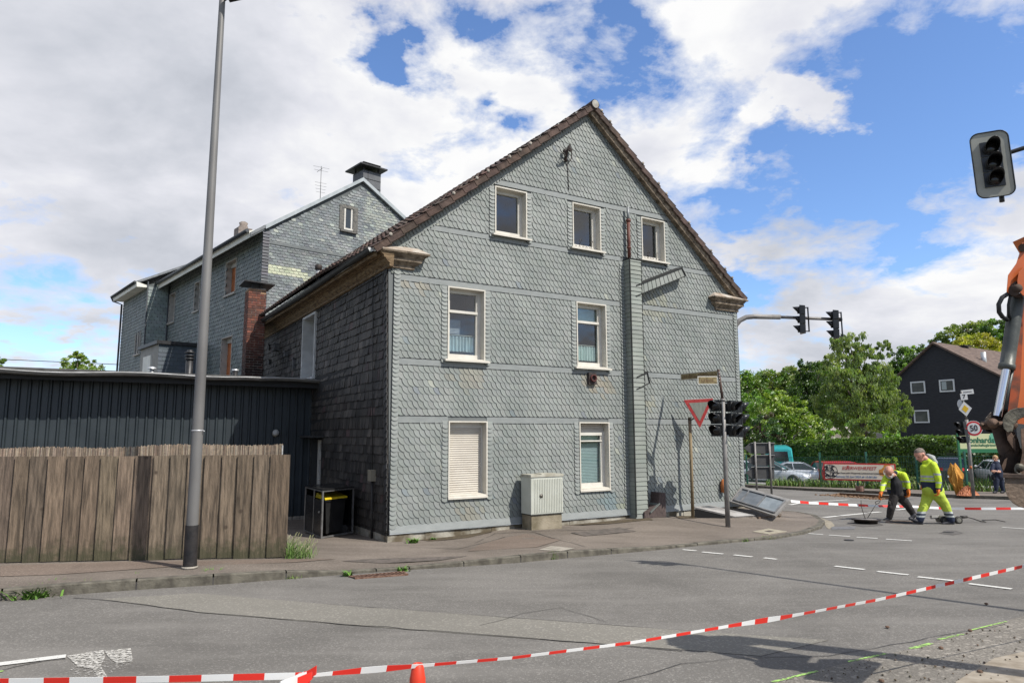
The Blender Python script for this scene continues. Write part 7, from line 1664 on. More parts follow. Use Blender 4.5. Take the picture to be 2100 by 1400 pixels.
def leaves(b, c, R, n, size, cols, droop=0.0, clump=.28, shell=.55):
    """leaf-sized faces gathered in clumps through an ellipsoid"""
    nc = max(5, int(n/45)); k = n//nc
    for _ in range(nc):
        d = rdir(); r = random.uniform(shell, 1.0)**.7*random.choice((1, 1, 1, 1.08)); cc = c+V((d.x*R[0]*r, d.y*R[1]*r, d.z*R[2]*r)); col = jit(random.choice(cols), .22)
        cr = clump*(R[0]+R[2])/2*random.uniform(.6, 1.25)
        for _ in range(k):
            e = rdir()*cr*random.random()**.5; e.z *= .75; p = cc+e; q = rdir(); q.z = abs(q.z)*.5+(.3 if droop == 0 else -.2)
            s = size*random.uniform(.6, 1.3); u = q.orthogonal().normalized(); w = q.cross(u).normalized()
            if droop: u = (u*.4+V((0, 0, -1))*droop).normalized(); w = u.cross(q).normalized()
            cl = jit(col, .14); b.v += [p-u*s, p+w*s*.45, p+u*s, p-w*s*.45]; i = len(b.v); b.f.append((i-4, i-3, i-2, i-1)); b.mi.append(0); b.c.append(cl); b.sm.append(False)
def tree(nm, Y, blobs, cols, label, size=.16, dens=1.0, trunk=True, group='trees beyond the hedge', droop=0, cat='tree', depth=.8, clump=.28):
    if size > .2: size *= .78
    """blobs: crown lobes as (x, y, radius x, radius y) seen at distance Y"""
    k = Y/1411; cs = [(atY(x, y, Y+random.uniform(-.6, .6)), rx*k, ry*k) for x, y, rx, ry in blobs]
    bx = sum(c.x for c, _, _ in cs)/len(cs); zb = hillz(bx, Y); base = V((bx, Y, zb))
    t = thing(nm, base, label, cat, group)
    b = MB()
    for c, rx, rz in cs:
        vol = rx*rz; n = int(min(11000, max(900, vol*780*dens*(.16/size)**1.35))); leaves(b, c, (rx, rx*depth, rz), n, size, cols, droop, clump)
    b.build('crown', M_leaf, t, fixn=False)
    if trunk:
        b = MB(); top = max(c.z for c, _, _ in cs); h = top-zb; r = max(.08, h*.022); mid = base+V((random.uniform(-.3, .3), 0, h*.55)); b.tube([base-V((0, 0, .3)), base.lerp(mid, .5)+V((.1, 0, 0)), mid, V((bx, Y, top-h*.1))], [r*1.25, r, r*.7, r*.2], 8)
        for c, rx, rz in cs: b.tube([base.lerp(mid, random.uniform(.4, .9)), mid.lerp(c, .6)+V((0, 0, -.2)), c+V((0, 0, rz*.4))], [r*.5, r*.3, r*.08], 6)
        b.build('trunk', M_bark, t)
    return t
def hillz(x, y):
    z = G(y)-.05
    if 70 < y and x > -10: z += min(26, (y-70)*.16)*min(1, (x+10)/60)
    return z
MID = [(.112, .208, .035), (.151, .263, .048), (.087, .159, .032), (.208, .319, .064)]
BRI = [(.163, .250, .037), (.213, .294, .050), (.125, .206, .035), (.250, .325, .075)]
DRK = [(.048, .088, .029), (.064, .112, .035), (.080, .136, .040)]
BIR = [(.15, .205, .05), (.185, .245, .065), (.115, .165, .045), (.23, .285, .085)]
YEL = [(.330, .319, .050), (.396, .363, .066), (.264, .275, .044)]
OLI = [(.159, .215, .055), (.199, .247, .072), (.127, .176, .048), (.240, .271, .087)]
tree('conifer_like_tree', 78, [(1534, 778, 10, 22), (1532, 810, 22, 28), (1536, 845, 32, 36), (1520, 880, 24, 30)], MID, 'tall pointed mid green tree rising beside the right edge of the slate house', .22)
tree('hill_tree', 100, [(1540, 800, 30, 30), (1555, 830, 40, 40), (1600, 860, 50, 40), (1585, 795, 34, 34), (1620, 780, 34, 28), (1600, 830, 50, 40)], OLI+MID, 'rounded olive green tree on the hill, left of the darker crowns', .28)
tree('hill_tree', 108, [(1520, 800, 34, 40), (1560, 812, 50, 50), (1620, 815, 56, 50), (1690, 815, 50, 60)], OLI+MID, 'broad pale green tree farthest back on the hill between the slate house and the birch', .26)
tree('hill_tree', 96, [(1670, 775, 32, 30), (1650, 800, 36, 40), (1700, 760, 26, 34)], OLI+MID, 'olive green tree on the hill just left of the big birch', .28)
tree('hill_tree', 84, [(1680, 790, 36, 52), (1655, 830, 40, 46), (1640, 760, 16, 20)], [(.045, .09, .018), (.06, .115, .024), (.035, .07, .016)], 'dense deep green tree close behind the birch on its left', .22)
tree('birch_tree', 58, [(1745, 722, 38, 42), (1712, 770, 34, 42), (1775, 735, 34, 34), (1810, 715, 20, 20), (1760, 800, 66, 60), (1805, 790, 42, 52), (1835, 845, 38, 40), (1705, 835, 40, 44), (1770, 860, 60, 38), (1720, 700, 18, 22)], BIR, 'big feathery birch with drooping branches beside the black house', .13, .95, droop=.8, clump=.2)
tree('hill_tree', 92, [(1855, 745, 30, 34), (1885, 730, 24, 22), (1840, 790, 34, 46), (1870, 775, 30, 40)], MID+DRK, 'dark green tree on the hill directly left of the black house roof', .26)
tree('hill_tree', 104, [(1950, 690, 30, 24), (1985, 678, 34, 20), (1930, 705, 20, 20), (2010, 680, 28, 24)], OLI, 'far olive tree above the ridge of the black house', .3)
tree('hill_tree', 98, [(2045, 680, 34, 28), (2070, 700, 30, 34), (2100, 690, 40, 40)], DRK+MID, 'dark tree at the top right behind the excavator arm', .28)
tree('yellow_tree', 84, [(2010, 715, 42, 30), (2045, 735, 34, 34), (1985, 715, 24, 24), (2030, 760, 40, 34)], YEL, 'yellow leaved tree behind the roof of the black house', .2)
tree('bright_shrub', 56, [(1590, 835, 32, 26), (1625, 845, 36, 34), (1645, 880, 32, 30), (1600, 870, 34, 30)], BRI, 'bright yellow green shrub behind the clipped hedge near the slate house', .14, group='shrubs behind the hedge', cat='shrub')
tree('bright_shrub', 60, [(1560, 845, 34, 34), (1530, 890, 30, 26), (1585, 815, 22, 18)], BRI+MID, 'mixed green shrub between the slate house and the dark bush', .15, group='shrubs behind the hedge', cat='shrub')
tree('dark_bush', 54, [(1568, 880, 30, 34), (1550, 900, 24, 22), (1592, 900, 22, 22)], DRK+[(.06, .045, .025)], 'dark rounded bush just above the arrow boards', .12, group='shrubs behind the hedge', cat='shrub')
tree('round_shrub', 57, [(1668, 880, 30, 34), (1690, 900, 34, 22)], MID+BRI, 'mid green shrub at the foot of the birch', .14, group='shrubs behind the hedge', cat='shrub')
tree('sapling', 33.5, [(1832, 958, 13, 20), (1845, 975, 14, 18), (1815, 948, 10, 9)], BRI, 'small leafy sapling growing through the mesh fence right of the banner', .07, 1.0, trunk=False, group=None, cat='sapling')
tree('garden_tree', 46, [(150, 742, 26, 16), (185, 752, 24, 14), (165, 765, 44, 16), (160, 728, 10, 8)], BRI+[(.16, .22, .06)], 'light green tree top above the shed roof left of the long house', .10, group=None)
tree('garden_tree', 46, [(-6, 742, 16, 12), (-20, 760, 30, 20)], BRI, 'tip of a light green tree at the left edge above the shed roof', .10, group=None)
def hedge(nm, x0, x1, Y0, Y1, topy0, topy1, lab, cols, n, size=.10):
    A, B = atY(x0, 950, Y0), atY(x1, 950, Y1); zt0, zt1 = atY(x0, topy0, Y0).z, atY(x1, topy1, Y1).z
    b = MB(); d = V((B.x-A.x, B.y-A.y, 0)); L = d.length; d.normalize(); n_ = V((d.y, -d.x, 0))
    if n_.y > 0: n_ = -n_
    th = 1.5; core = MB(); zb = G(A.y)
    a0, a1 = V((A.x, A.y, 0)), V((B.x, B.y, 0))
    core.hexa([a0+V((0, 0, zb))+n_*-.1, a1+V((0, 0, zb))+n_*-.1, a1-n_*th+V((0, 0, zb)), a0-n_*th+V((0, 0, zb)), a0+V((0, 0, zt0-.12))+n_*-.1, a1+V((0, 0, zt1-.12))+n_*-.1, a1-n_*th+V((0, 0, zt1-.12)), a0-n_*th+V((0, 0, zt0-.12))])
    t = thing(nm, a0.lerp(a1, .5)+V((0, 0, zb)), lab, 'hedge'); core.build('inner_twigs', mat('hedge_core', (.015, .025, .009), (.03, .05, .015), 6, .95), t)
    for _ in range(n):
        s = random.random(); zt = zt0+(zt1-zt0)*s+.06*sin(s*L*1.3)+.04*sin(s*L*3.1); p = a0.lerp(a1, s)
        if random.random() < .68: z = zb+(zt-zb)*random.random()**.8; o = random.gauss(0, .09)+.1*sin(s*L*2+z*3)*.6; p = p+n_*o+V((0, 0, z))
        else: p = p-n_*random.uniform(0, th)+V((0, 0, zt+abs(random.gauss(0, .08))))
        q = (n_+rdir()*1.1).normalized(); sz = size*random.uniform(.6, 1.4); u = q.orthogonal().normalized(); w = q.cross(u); c = jit(random.choice(cols), .2)
        b.v += [p-u*sz, p+w*sz*.6, p+u*sz, p-w*sz*.6]; i = len(b.v); b.f.append((i-4, i-3, i-2, i-1)); b.mi.append(0); b.c.append(c); b.sm.append(False)
    b.build('foliage', M_leaf, t, fixn=False)
HED = [(.085, .15, .025), (.11, .18, .032), (.065, .115, .02), (.15, .22, .045)]
hedge('clipped_hedge', 1588, 1964, 56, 46, 908, 899, 'long clipped green hedge behind the parked cars', HED, 26000, .10)
hedge('clipped_hedge', 1962, 2140, 43, 42, 925, 925, 'darker stretch of hedge behind the landscaping sign', [(.04, .075, .018), (.055, .095, .022)], 9000, .10)
# undergrowth on the hill: reads as one mass
b = MB()
for _ in range(900):
    y = random.uniform(74, 130); x = random.uniform(8, 100)*y/100; z = hillz(x, y); leaves(b, V((x, y, z+.8)), (1.9, 1.4, 1.3), 60, .30, MID+DRK, clump=.5)
b.build('hill_undergrowth', M_leaf, kind='stuff', fixn=False, label='mass of green undergrowth covering the hillside')
b = MB()
for _ in range(9000):
    s = random.random(); i = random.randrange(1, len(FB)-3); p = FB[i].lerp(FB[i+1], random.random())+HU*random.uniform(12.5, 14.5); blades(b, zg(p, .04), random.uniform(.15, .5), .07, .4, gcol())
b.build('grass_by_hedge', M_blade, kind='stuff', label='grass strip at the back of the car park')
# ================================================================ EXCAVATOR, TAPES, CONE, MANHOLE GEAR, WEEDS
M_org = mat('excavator_orange', (.52, .115, .015), (.40, .085, .015), 3, .45, coat=.2, detail=8, lo=.4, hi=.7); M_orgd = mat('orange_worn', (.30, .055, .012), (.06, .03, .018), 7, .6, detail=9, lo=.42, hi=.62)
M_cyl = mat('cylinder_grey', (.045, .050, .045), (.085, .09, .08), 4, .45, .2, bump=.1); M_chrome = mat('chrome', (.62, .64, .68), rough=.12, metal=1.0); M_hose = mat('hose_black', (.012, .012, .013), rough=.5)
M_rust = mat('rusty_iron', (.055, .034, .023), (.15, .095, .065), 7, .8, .2, bump=.25, detail=9); M_rustd = mat('muddy_iron', (.028, .018, .013), (.075, .048, .034), 9, .85, bump=.25, detail=9); M_bkt = mat('bucket_steel', (.075, .058, .045), (.17, .125, .09), 4, .6, .3, bump=.4, detail=9)
def excavator():
    Y = 5.0; f = lambda x, y, d=0.0: atY(x, y, Y+d)
    base = V((6.9, 3.6, G(3.6))); t = thing('mini_excavator', base, 'orange mini excavator at the right edge with its muddy bucket hanging over the road', 'excavator')
    EX = flat(ray(2075, 850))/flat(ray(2075, 850)).y
    def plate(pix, d0, d1, nm, m, lab=None):
        b = MB(); b.prism([f(x, y, d0) for x, y in pix], EX*(d1-d0)); o = b.build(nm, m, t, label=lab); bv = o.modifiers.new('bevel', 'BEVEL'); bv.width = .003; bv.segments = 2; bv.limit_method = 'ANGLE'; return o
    # dipper stick
    b = MB(); b.prism([f(x, y, .02) for x, y in ((2096, 610), (2130, 600), (2150, 850), (2128, 872), (2066, 866), (2068, 838), (2082, 740))], EX*.16); st = b.build('stick', [M_org, M_orgd], t)
    b = MB(); b.prism([f(x, y, .019) for x, y in ((2064, 868), (2068, 836), (2080, 738), (2096, 600), (2101, 602), (2097, 700), (2092, 800), (2086, 842), (2088, 866))], EX*.162); b.build('stick_edge', M_orgd, st)
    # upper orange lugs carrying the bucket cylinder
    plate(((2064, 598), (2067, 564), (2084, 540), (2091, 518), (2093, 505), (2098, 496), (2112, 494), (2150, 500), (2150, 545), (2104, 560), (2092, 590), (2071, 602)), -.07, -.045, 'link_plate', M_org)
    plate(((2086, 575), (2089, 558), (2101, 546), (2140, 540), (2150, 610), (2098, 606), (2088, 595)), -.10, -.075, 'link_plate', M_org)
    plate(((2064, 600), (2067, 566), (2084, 542), (2091, 520), (2098, 498), (2150, 500), (2150, 545), (2106, 560), (2092, 592), (2071, 604)), .20, .225, 'link_plate', M_orgd)
    b = MB(); b.tube([f(2098, 508, -.09), f(2098, 508, .2)], .03, 14); b.tube([f(2080, 597, -.09), f(2080, 597, .2)], .035, 14); b.build('pins', M_rustd, t)
    # boom, beyond the frame
    P = [f(2112, 520), V((4.75, 4.9, 3.42)), V((5.6, 4.5, 3.3)), V((6.5, 4.0, 1.6))]
    b = MB()
    for p, q in zip(P, P[1:]): b.bar(p, q, .2, .26)
    b.build('boom', M_org, t)
    for off in (-.45, .45):
        b = MB(); b.box(5.9, 8.1, 3.6+off*1.5-.15, 3.6+off*1.5+.15, G(3.6)+.0, G(3.6)+.42); b.build('track', M_hose, t)
    b = MB(); b.box(6.5, 8.2, 2.9, 4.3, .45, 1.25); b.build('engine_cover', M_org, t); b = MB(); b.box(6.6, 7.6, 3.0, 4.0, 1.25, 2.35); b.build('cab', M_cglass, t)
    # bucket cylinder: barrel, gland, rod, hoses
    a, c, e = f(2087, 604, .02), f(2064, 757, .0), f(2045.5, 855, .0); d = (c-a).normalized(); L = (c-a).length
    b = MB(); b.lathe(a, d, [(0, -.01), (.036, 0), (.049, .03), (.047, L*.75), (.0475, L*.93), (.053, L*.935), (.054, L*.995), (.045, L), (0, L)], 26); cy = b.build('cylinder_barrel', M_cyl, t)
    b = MB(); b.lathe(a+d*L*.99, (e-c).normalized(), [(.027, 0), (.027, (e-c).length)], 24); b.build('cylinder_rod', M_chrome, t)
    b = MB(); b.tube([c+V((.045, 0, -.0)), e+V((.05, 0, .05))], .012, 8); b.build('grease_line', M_cyl, cy)
    b = MB(); b.tube([f(2080, 600, -.06), f(2068, 602, -.05), f(2055, 610, -.05), f(2048, 624, -.05), f(2049, 640, -.04), f(2056, 650, -.03), f(2066, 656, -.01)], .0155, 10); b.build('hose', M_hose, cy)
    b = MB(); b.tube([f(2079, 585, -.05), f(2072, 605, -.05), f(2068, 625, -.05), f(2068, 642, -.03), f(2071, 655, -.01)], .010, 8); b.build('hose', M_hose, cy)
    b = MB(); b.tube([f(2082, 580, -.06), f(2074, 590, -.07), f(2077, 604, -.06), f(2090, 606, -.05)], .018, 8); b.lathe(f(2083, 592, -.08), (0, -1, 0), [(.03, 0), (.03, .03), (0, .035)], 12); b.build('hose_fitting', M_rustd, cy)
    # bell crank, curved link, knuckle casting
    plate(((2017, 872), (2020, 858), (2030, 846), (2044, 838), (2062, 836), (2072, 850), (2072, 880), (2050, 889), (2034, 888), (2022, 884)), .09, .13, 'bell_crank', mat('worn_steel', (.05, .04, .032), (.14, .125, .11), 5, .5, .5, bump=.3))
    plate(((2056, 862), (2060, 851), (2070, 841), (2085, 836), (2125, 834), (2125, 850), (2096, 856), (2086, 862), (2079, 872), (2077, 884), (2066, 886), (2058, 878)), -.12, -.06, 'curved_link', mat('worn_steel2', (.05, .045, .035), (.15, .14, .105), 6, .6, .3, bump=.4))
    plate(((2032, 876), (2070, 868), (2080, 884), (2088, 900), (2094, 922), (2085, 932), (2072, 920), (2063, 928), (2055, 938), (2046, 926), (2040, 905)), -.05, .09, 'knuckle', M_rustd)
    plate(((2062, 880), (2072, 882), (2082, 900), (2083, 925), (2076, 918), (2066, 902)), -.09, -.06, 'worn_lug', M_rust)
    plate(((2048, 925), (2062, 918), (2090, 915), (2106, 930), (2112, 985), (2062, 980), (2056, 965), (2050, 948)), -.04, .12, 'coupler', M_rustd)
    plate(((2054, 955), (2060, 942), (2066, 938), (2062, 958), (2057, 966)), -.07, -.045, 'worn_lug', M_rust)
    plate(((2093, 880), (2112, 872), (2118, 990), (2096, 985), (2090, 960), (2096, 930)), -.12, -.05, 'side_lug', M_rust)
    b = MB()
    for (x, y, r, l) in ((2014, 871, .016, .05), (2037, 868, .036, .14), (2073, 870, .042, .16)): b.lathe(f(x, y, .05), -EX, [(0, -.1), (r, -.1), (r, l), (r*.55, l+.01), (r*.5, l+.03), (0, l+.032)], 16)
    b.tube([f(2012, 872, .08), f(2068, 872, .0)], .030, 14); b.build('pivot_pins', M_rust, t)
    b = MB(); b.tube([f(2091+9*cos(k*.55+1.2), 962+10*sin(k*.55+1.2), -.15+.004*k) for k in range(11)], .008, 8); b.lathe(f(2089, 958, -.13), (0, -1, 0), [(.028, 0), (.028, .02), (.012, .03), (0, .03)], 14); b.build('lifting_hook', mat('worn_steel2', (.14, .13, .10)), t)
    # bucket: curved back shell with side plate and top lip
    prof = [(2059, 976), (2060, 988), (2061, 1000), (2064, 1012), (2069, 1022), (2077, 1031), (2088, 1038), (2102, 1042), (2120, 1042), (2140, 1036)]
    b = MB(); A = [f(x, y, -.20) for x, y in prof]; B = [f(x, y, .28) for x, y in prof]
    b.add(A+B, [(i, i+1, 10+i+1, 10+i) for i in range(9)], 0, (1, 1, 1), True)
    bk = b.build('bucket_shell', M_bkt, t); bk.modifiers.new('th', 'SOLIDIFY').thickness = .014
    for d0, nm in ((-.205, 'bucket_side'), (.275, 'bucket_side')):
        plate(prof+[(2150, 1020), (2150, 976)], d0, d0+.012, nm, M_bkt)
    b = MB(); b.prism([f(x, y, -.225) for x, y in ((2057, 972), (2150, 974), (2150, 981), (2057, 979))], EX*.53); b.build('bucket_lip', M_rustd, t)
excavator()
# ---------------------------------------------------------------- barrier tapes
M_tr = mat('tape_red', (.62, .03, .02), rough=.35); M_tw = mat('tape_white', (.68, .68, .66), rough=.35); M_trp = mat('tape_faded', (.55, .12, .09), rough=.4)
def tape(nm, pts, label, tw=lambda s: .9+.5*sin(s*.9), st=.107, w=.074, sagf=0, phase=0, wf=lambda s: 1.0, cat='barrier tape'):
    b = MB(); dense = []; pts = [V(p) for p in pts]
    S = 0; seg = []
    for p, q in zip(pts, pts[1:]):
        L = (q-p).length; n = max(2, int(L/.02675))
        for k in range(n):
            t = k/n; r = p.lerp(q, t); r.z -= sagf*4*t*(1-t); dense.append((r, S+L*t))
        S += L
    dense.append((pts[-1], S))
    prev = None
    for i, (p, s) in enumerate(dense):
        d = (dense[min(i+1, len(dense)-1)][0]-dense[max(i-1, 0)][0]).normalized(); up = V((0, 0, 1)); x = d.cross(up).normalized(); y = x.cross(d)
        a = tw(s); e = (y*cos(a)+x*sin(a))*w/2*wf(s); cur = (p+e, p-e)
        if prev is not None:
            k = int((s+phase)/st) % 2; b.add([prev[0], cur[0], cur[1], prev[1]], [(0, 1, 2, 3)], k, (1, 1, 1), False)
        prev = cur
    o = b.build(nm, [M_tw, M_tr], base=pts[0], fixn=False, label=label, cat=cat); o.modifiers.new('th', 'SOLIDIFY').thickness = .0012; return o
K = atY(636, 1384, 2.78); Cn = atY(856, 1364.5, 3.02)
tape('barrier_tape', [atY(-420, 1408, 2.35), atY(0, 1397, 2.55), atY(330, 1391.5, 2.66), K], 'near red and white tape running off the left edge of the picture', tw=lambda s: .25*sin(s*2), wf=lambda s: .33, phase=.05)
tape('barrier_tape', [K, atY(740, 1374, 2.9), Cn, atY(1050, 1348, 3.3), atY(1300, 1316, 3.75), atY(1500, 1282, 4.15), atY(1600, 1266, 4.35), atY(1800, 1229, 4.85), atY(2100, 1160, 5.6), atY(2330, 1100, 6.2)], 'near red and white tape running from the knot over the cone to the right edge',
     tw=lambda s: .2+.15*sin(s*2.3), wf=lambda s: .17+.07*min(1, s/4)+.20*math.exp(-((s-.27)/.15)**2)+.22*math.exp(-((s-2.75)/.22)**2)+.10*min(1, max(0, s-3)/2), phase=.0)
def knot():
    b = MB(); c = K
    for k in range(9):
        p = c+V((-.02-.012*k, -.006+.003*sin(k), .004*sin(k*2.1)-.004*k)); q = p+V((.045, 0, .018*cos(k*1.3)))
        b.hexa([p+V((0, -.006, -.02)), q+V((0, -.006, -.012)), q+V((0, .004, -.012)), p+V((0, .004, -.02)), p+V((0, -.006, .012)), q+V((0, -.006, .02)), q+V((0, .004, .02)), p+V((0, .004, .012))], 1 if k < 4 else 0)
    q0, q1 = atY(628, 1388, 2.74), atY(575, 1408, 2.66); b.hexa([q0+V((0, 0, -.02)), q1+V((0, 0, -.045)), q1+V((0, .004, -.045)), q0+V((0, .004, -.02)), q0+V((0, 0, .02)), q1+V((0, 0, .02)), q1+V((0, .004, .02)), q0+V((0, .004, .02))], 0)
    q0, q1 = atY(640, 1384, 2.72), atY(610, 1400, 2.68); b.hexa([q0+V((0, -.002, -.014)), q1+V((0, -.002, -.025)), q1+V((0, .002, -.025)), q0+V((0, .002, -.014)), q0+V((0, -.002, .014)), q1+V((0, -.002, .02)), q1+V((0, .002, .02)), q0+V((0, .002, .014))], 1)
    b.build('tape_knot', [M_tw, M_tr], base=c, label='knot where the red and white tapes join, ends hanging down', cat='tape knot')
knot()
z0 = lambda x, y, Y, h: V((*atY(x, y, Y)[:2], G(Y)+h))
tape('barrier_tape', [atY(1622, 1027, 17.4), atY(1660, 1030.5, 17.8), atY(1740, 1034.5, 18.4), atY(1800, 1037, 18.8), atY(1870, 1038, 19.2), atY(1940, 1042, 19.6), atY(2010, 1042.5, 19.2), atY(2140, 1042, 18.8)], 'far red and white tape strung low across the side street behind the workmen', tw=lambda s: -.35+.3*sin(s*1.3), st=.36, w=.062)
def cone():
    p = atY(855.5, 1363, 3.02); base = V((p.x, p.y+.02, G(3.0))); H = p.z-base.z
    t = thing('traffic_cone', base, 'orange traffic cone poking up at the bottom edge of the picture', 'traffic cone')
    M_cone = mat('cone_orange', (.62, .045, .012), (.52, .035, .012), 6, .45); b = MB()
    b.lathe(base, (0, 0, 1), [(.165, .03), (.16, .05), (.034, H-.10), (.033, H-.055), (.031, H-.05), (.024, H-.004), (.020, H), (.013, H-.002), (.013, H-.05)], 28); b.build('body', M_cone, t)
    b = MB(); b.lathe(base, (0, 0, 1), [(.060, H*.62), (.0365, H-.115)], 28); b.build('dark_band', mat('cone_dark', (.26, .008, .008), rough=.4), t); 
    b = MB(); b.lathe(base, (0, 0, 1), [(.1215, H*.32), (.0885, H*.5)], 28); b.build('reflective_band', M_tw, t)
    b = MB(); b.box(base.x-.19, base.x+.19, base.y-.19, base.y+.19, base.z, base.z+.035); b.build('foot', M_cone, t)
cone()
# ---------------------------------------------------------------- manhole, lid with lifting hooks
def manhole():
    c = gr(1776, 1073); c.z = G(c.y); t = thing('manhole_lid', c, 'round iron manhole lid lifted out and lying tilted on the road', 'manhole lid')
    R_ = .325; nrm = V((.02, .05, 1)).normalized(); b = MB()
    b.lathe(c+V((0, 0, .02)), nrm, [(0, 0), (.26, 0), (.27, .05), (.33, .062), (.335, .085), (.31, .095), (.30, .088), (0, .088)], 34); b.build('lid', mat('cast_iron', (.016, .013, .011), (.05, .036, .028), 14, .6, .3, bump=.5), t)
    b = MB(); b.lathe(c+V((0, 0, .112)), nrm, [(.0, 0), (.25, 0), (.26, -.01)], 30); b.build('concrete_fill', mat('fill_grey', (.13, .12, .11), (.24, .23, .215), 14, .8), t)
    M_rod = mat('hook_steel', (.05, .045, .04), rough=.5, metal=.5)
    Yc = c.y; f = lambda x, y, d=0: atY(x, y, Yc+d)
    b = MB(); b.tube([f(1774.5, 1064), f(1770, 1050), f(1766, 1036), f(1766, 1025)], .0085, 8); b.build('lifting_hook', M_rod, None, base=f(1774.5, 1066), label='straight lifting rod standing upright in the manhole lid', cat='lifting tool')
    b = MB(); b.tube([f(1779, 1062), f(1788, 1047), f(1797, 1033)], .008, 8); b.tube([f(1797, 1033), f(1794.5, 1030), f(1797, 1027.5), f(1802, 1026), f(1805, 1026.5), f(1804.5, 1029), f(1801, 1032), f(1797, 1033)], .008, 8); b.build('lifting_hook', M_rod, None, base=f(1779, 1064), label='lifting hook with looped handle leaning out of the manhole lid', cat='lifting tool')
    h = gr(1852, 1071.5); h.z = G(h.y); t = thing('open_manhole', h, 'open manhole in the road between the two workmen', 'manhole'); b = MB(); b.lathe(h+V((0, 0, .006)), (0, 0, 1), [(.32, 0), (.32, .008), (.40, .010), (.40, 0)], 30); b.build('ring', mat('ring_iron', (.10, .06, .04), (.22, .17, .13), 12, .8), t)
    b = MB(); b.lathe(h+V((0, 0, .007)), (0, 0, 1), [(0, 0), (.32, 0)], 30); b.build('shaft_darkness', M_dark, t)  # flat black disc stands in for the unlit depth of the hole
    for (x, y, rx, ry) in ((1945, 1091.5, .055, .028), (1741, 1107.5, .045, .025)):
        g_ = gr(x, y); b = MB(); b.prism([zg(g_+V((rx*2*cos(2*pi*k/18), ry*4*sin(2*pi*k/18), 0)), .012) for k in range(18)], V((0, 0, -.01))); b.build('valve_cap', mat('valve_dark', (.02, .018, .017), rough=.7), base=g_, label='small dark valve cap in the road, %s' % ('near the right workman\'s feet' if x > 1900 else 'between the dashes near the pavement tip'), cat='valve cap')
manhole()
sheet('dark_stain', [(1925, 1093), (1940, 1087), (1962, 1088), (1975, 1093), (1955, 1097)], mat('stain', (.075, .068, .06), (.11, .10, .09), 8, .9), .006)
sheet('dark_stain', [(1735, 1074), (1760, 1069), (1800, 1070), (1812, 1077), (1770, 1080)], mat('stain', (.075, .068, .06)), .006)
sheet('paving_setts', [(1668, 1062), (1676, 1059), (1705, 1069), (1712, 1078), (1700, 1085), (1694, 1080), (1690, 1071)], mat('setts', (.20, .17, .12), (.30, .27, .21), 12, .9), .006)
sheet('road_drain', [(1705, 1080), (1755, 1079), (1752, 1085), (1706, 1086)], mat('drain_iron', (.10, .10, .10), (.16, .155, .15), 14, .7), .007)
# camera crawler on small rubber wheels with its cable
def crawler():
    c = gr(1936, 1073); c.z = G(c.y); Y = c.y+.12; f = lambda x, y, d=0: atY(x, y, Y+d)
    t = thing('inspection_crawler', c, 'small four wheeled pipe inspection crawler lying behind the walking workman\'s foot', 'crawler')
    M_cr = mat('crawler_body', (.15, .145, .12), (.25, .24, .2), 9, .5, .3); M_wh = mat('crawler_wheel', (.03, .028, .025), rough=.7)
    b = MB(); b.tube([f(1922, 1063), f(1960, 1064)], .085, 16); b.build('body', M_cr, t)
    b = MB(); b.tube([f(1909, 1060), f(1925, 1059)], .045, 14); b.hexa([f(1911, 1062, -.06), f(1925, 1060, -.06), f(1925, 1060, .06), f(1911, 1062, .06), f(1911, 1056, -.06), f(1925, 1055, -.06), f(1925, 1055, .06), f(1911, 1056, .06)]); b.build('camera_head', mat('crawler_white', (.5, .49, .46), (.3, .29, .27), 9, .5), t)
    for x in (1935, 1964):
        for d in (-.14, .10):
            b = MB(); b.lathe(f(x, 1065.5, d), (0, -1, 0), [(0, 0), (.08, 0), (.095, .012), (.095, .05), (.06, .06), (.035, .045), (.03, .06), (0, .06)], 18); o = b.build('wheel', M_wh, t); b = MB(); b.lathe(f(x, 1065.5, d), (0, -1, 0), [(.055, .061), (.03, .066), (0, .066)], 14); b.build('hub', M_cr, o)
    b = MB(); pts = [f(1972, 1062), f(1984, 1060, .1), f(1996, 1063, .3), f(2010, 1068), f(2022, 1070, -.05), f(2014, 1066, .2), f(2040, 1065, .3), f(2062, 1070, .1)]; b.tube([V((p.x, p.y, max(p.z, G(p.y)+.02))) for p in pts], .012, 8); b.tube([f(1970, 1060), f(1983, 1059)], .035, 10); b.build('cable', mat('cable_dark2', (.03, .026, .022), rough=.6), base=f(1972, 1066), label='dark cable trailing on the road to the right of the crawler', cat='cable')
crawler()
# ---------------------------------------------------------------- weeds
def weed(x, y, h, n, r, lab, fn=sw, leaf=False, nm='weed'):
    p = fn(x, y); b = MB()
    for _ in range(n):
        q = p+V((random.gauss(0, r), random.gauss(0, r*.6), 0)); c = gcol() if not leaf else jit((.10, .20, .03), .3)
        blades(b, q, h*random.uniform(.5, 1.3), .009 if not leaf else .03, .6 if not leaf else 1.3, c)
    b.build(nm, M_blade, base=p, label=lab, cat='weed' if nm == 'weed' else 'grass tuft', fixn=False)
def tuft(x0, x1, y0, h, n, lab):
    p = sw((x0+x1)/2, y0); b = MB()
    for _ in range(n):
        q = sw(random.triangular(x0, x1, x0+8), y0-random.uniform(0, 12)); hh = h*random.uniform(.35, 1.15)*(1.15-.75*(q.x-sw(x0, y0).x)/.9); blades(b, q, max(.05, hh), .008, .65, jit(random.choice(((.09, .18, .03), (.13, .23, .045), (.17, .25, .07), (.06, .12, .02))), .2))
        if random.random() < .12: e = q+V((random.uniform(-.05, .2), 0, hh*1.15)); b.bar(q, e, .004, .004, (0, 1, 0), 0, (.24, .25, .14)); b.bar(e, e+V((.02, 0, .05)), .010, .010, (0, 1, 0), 0, (.35, .33, .22))
    b.build('grass_tuft', M_blade, base=p, label=lab, cat='grass tuft', fixn=False)
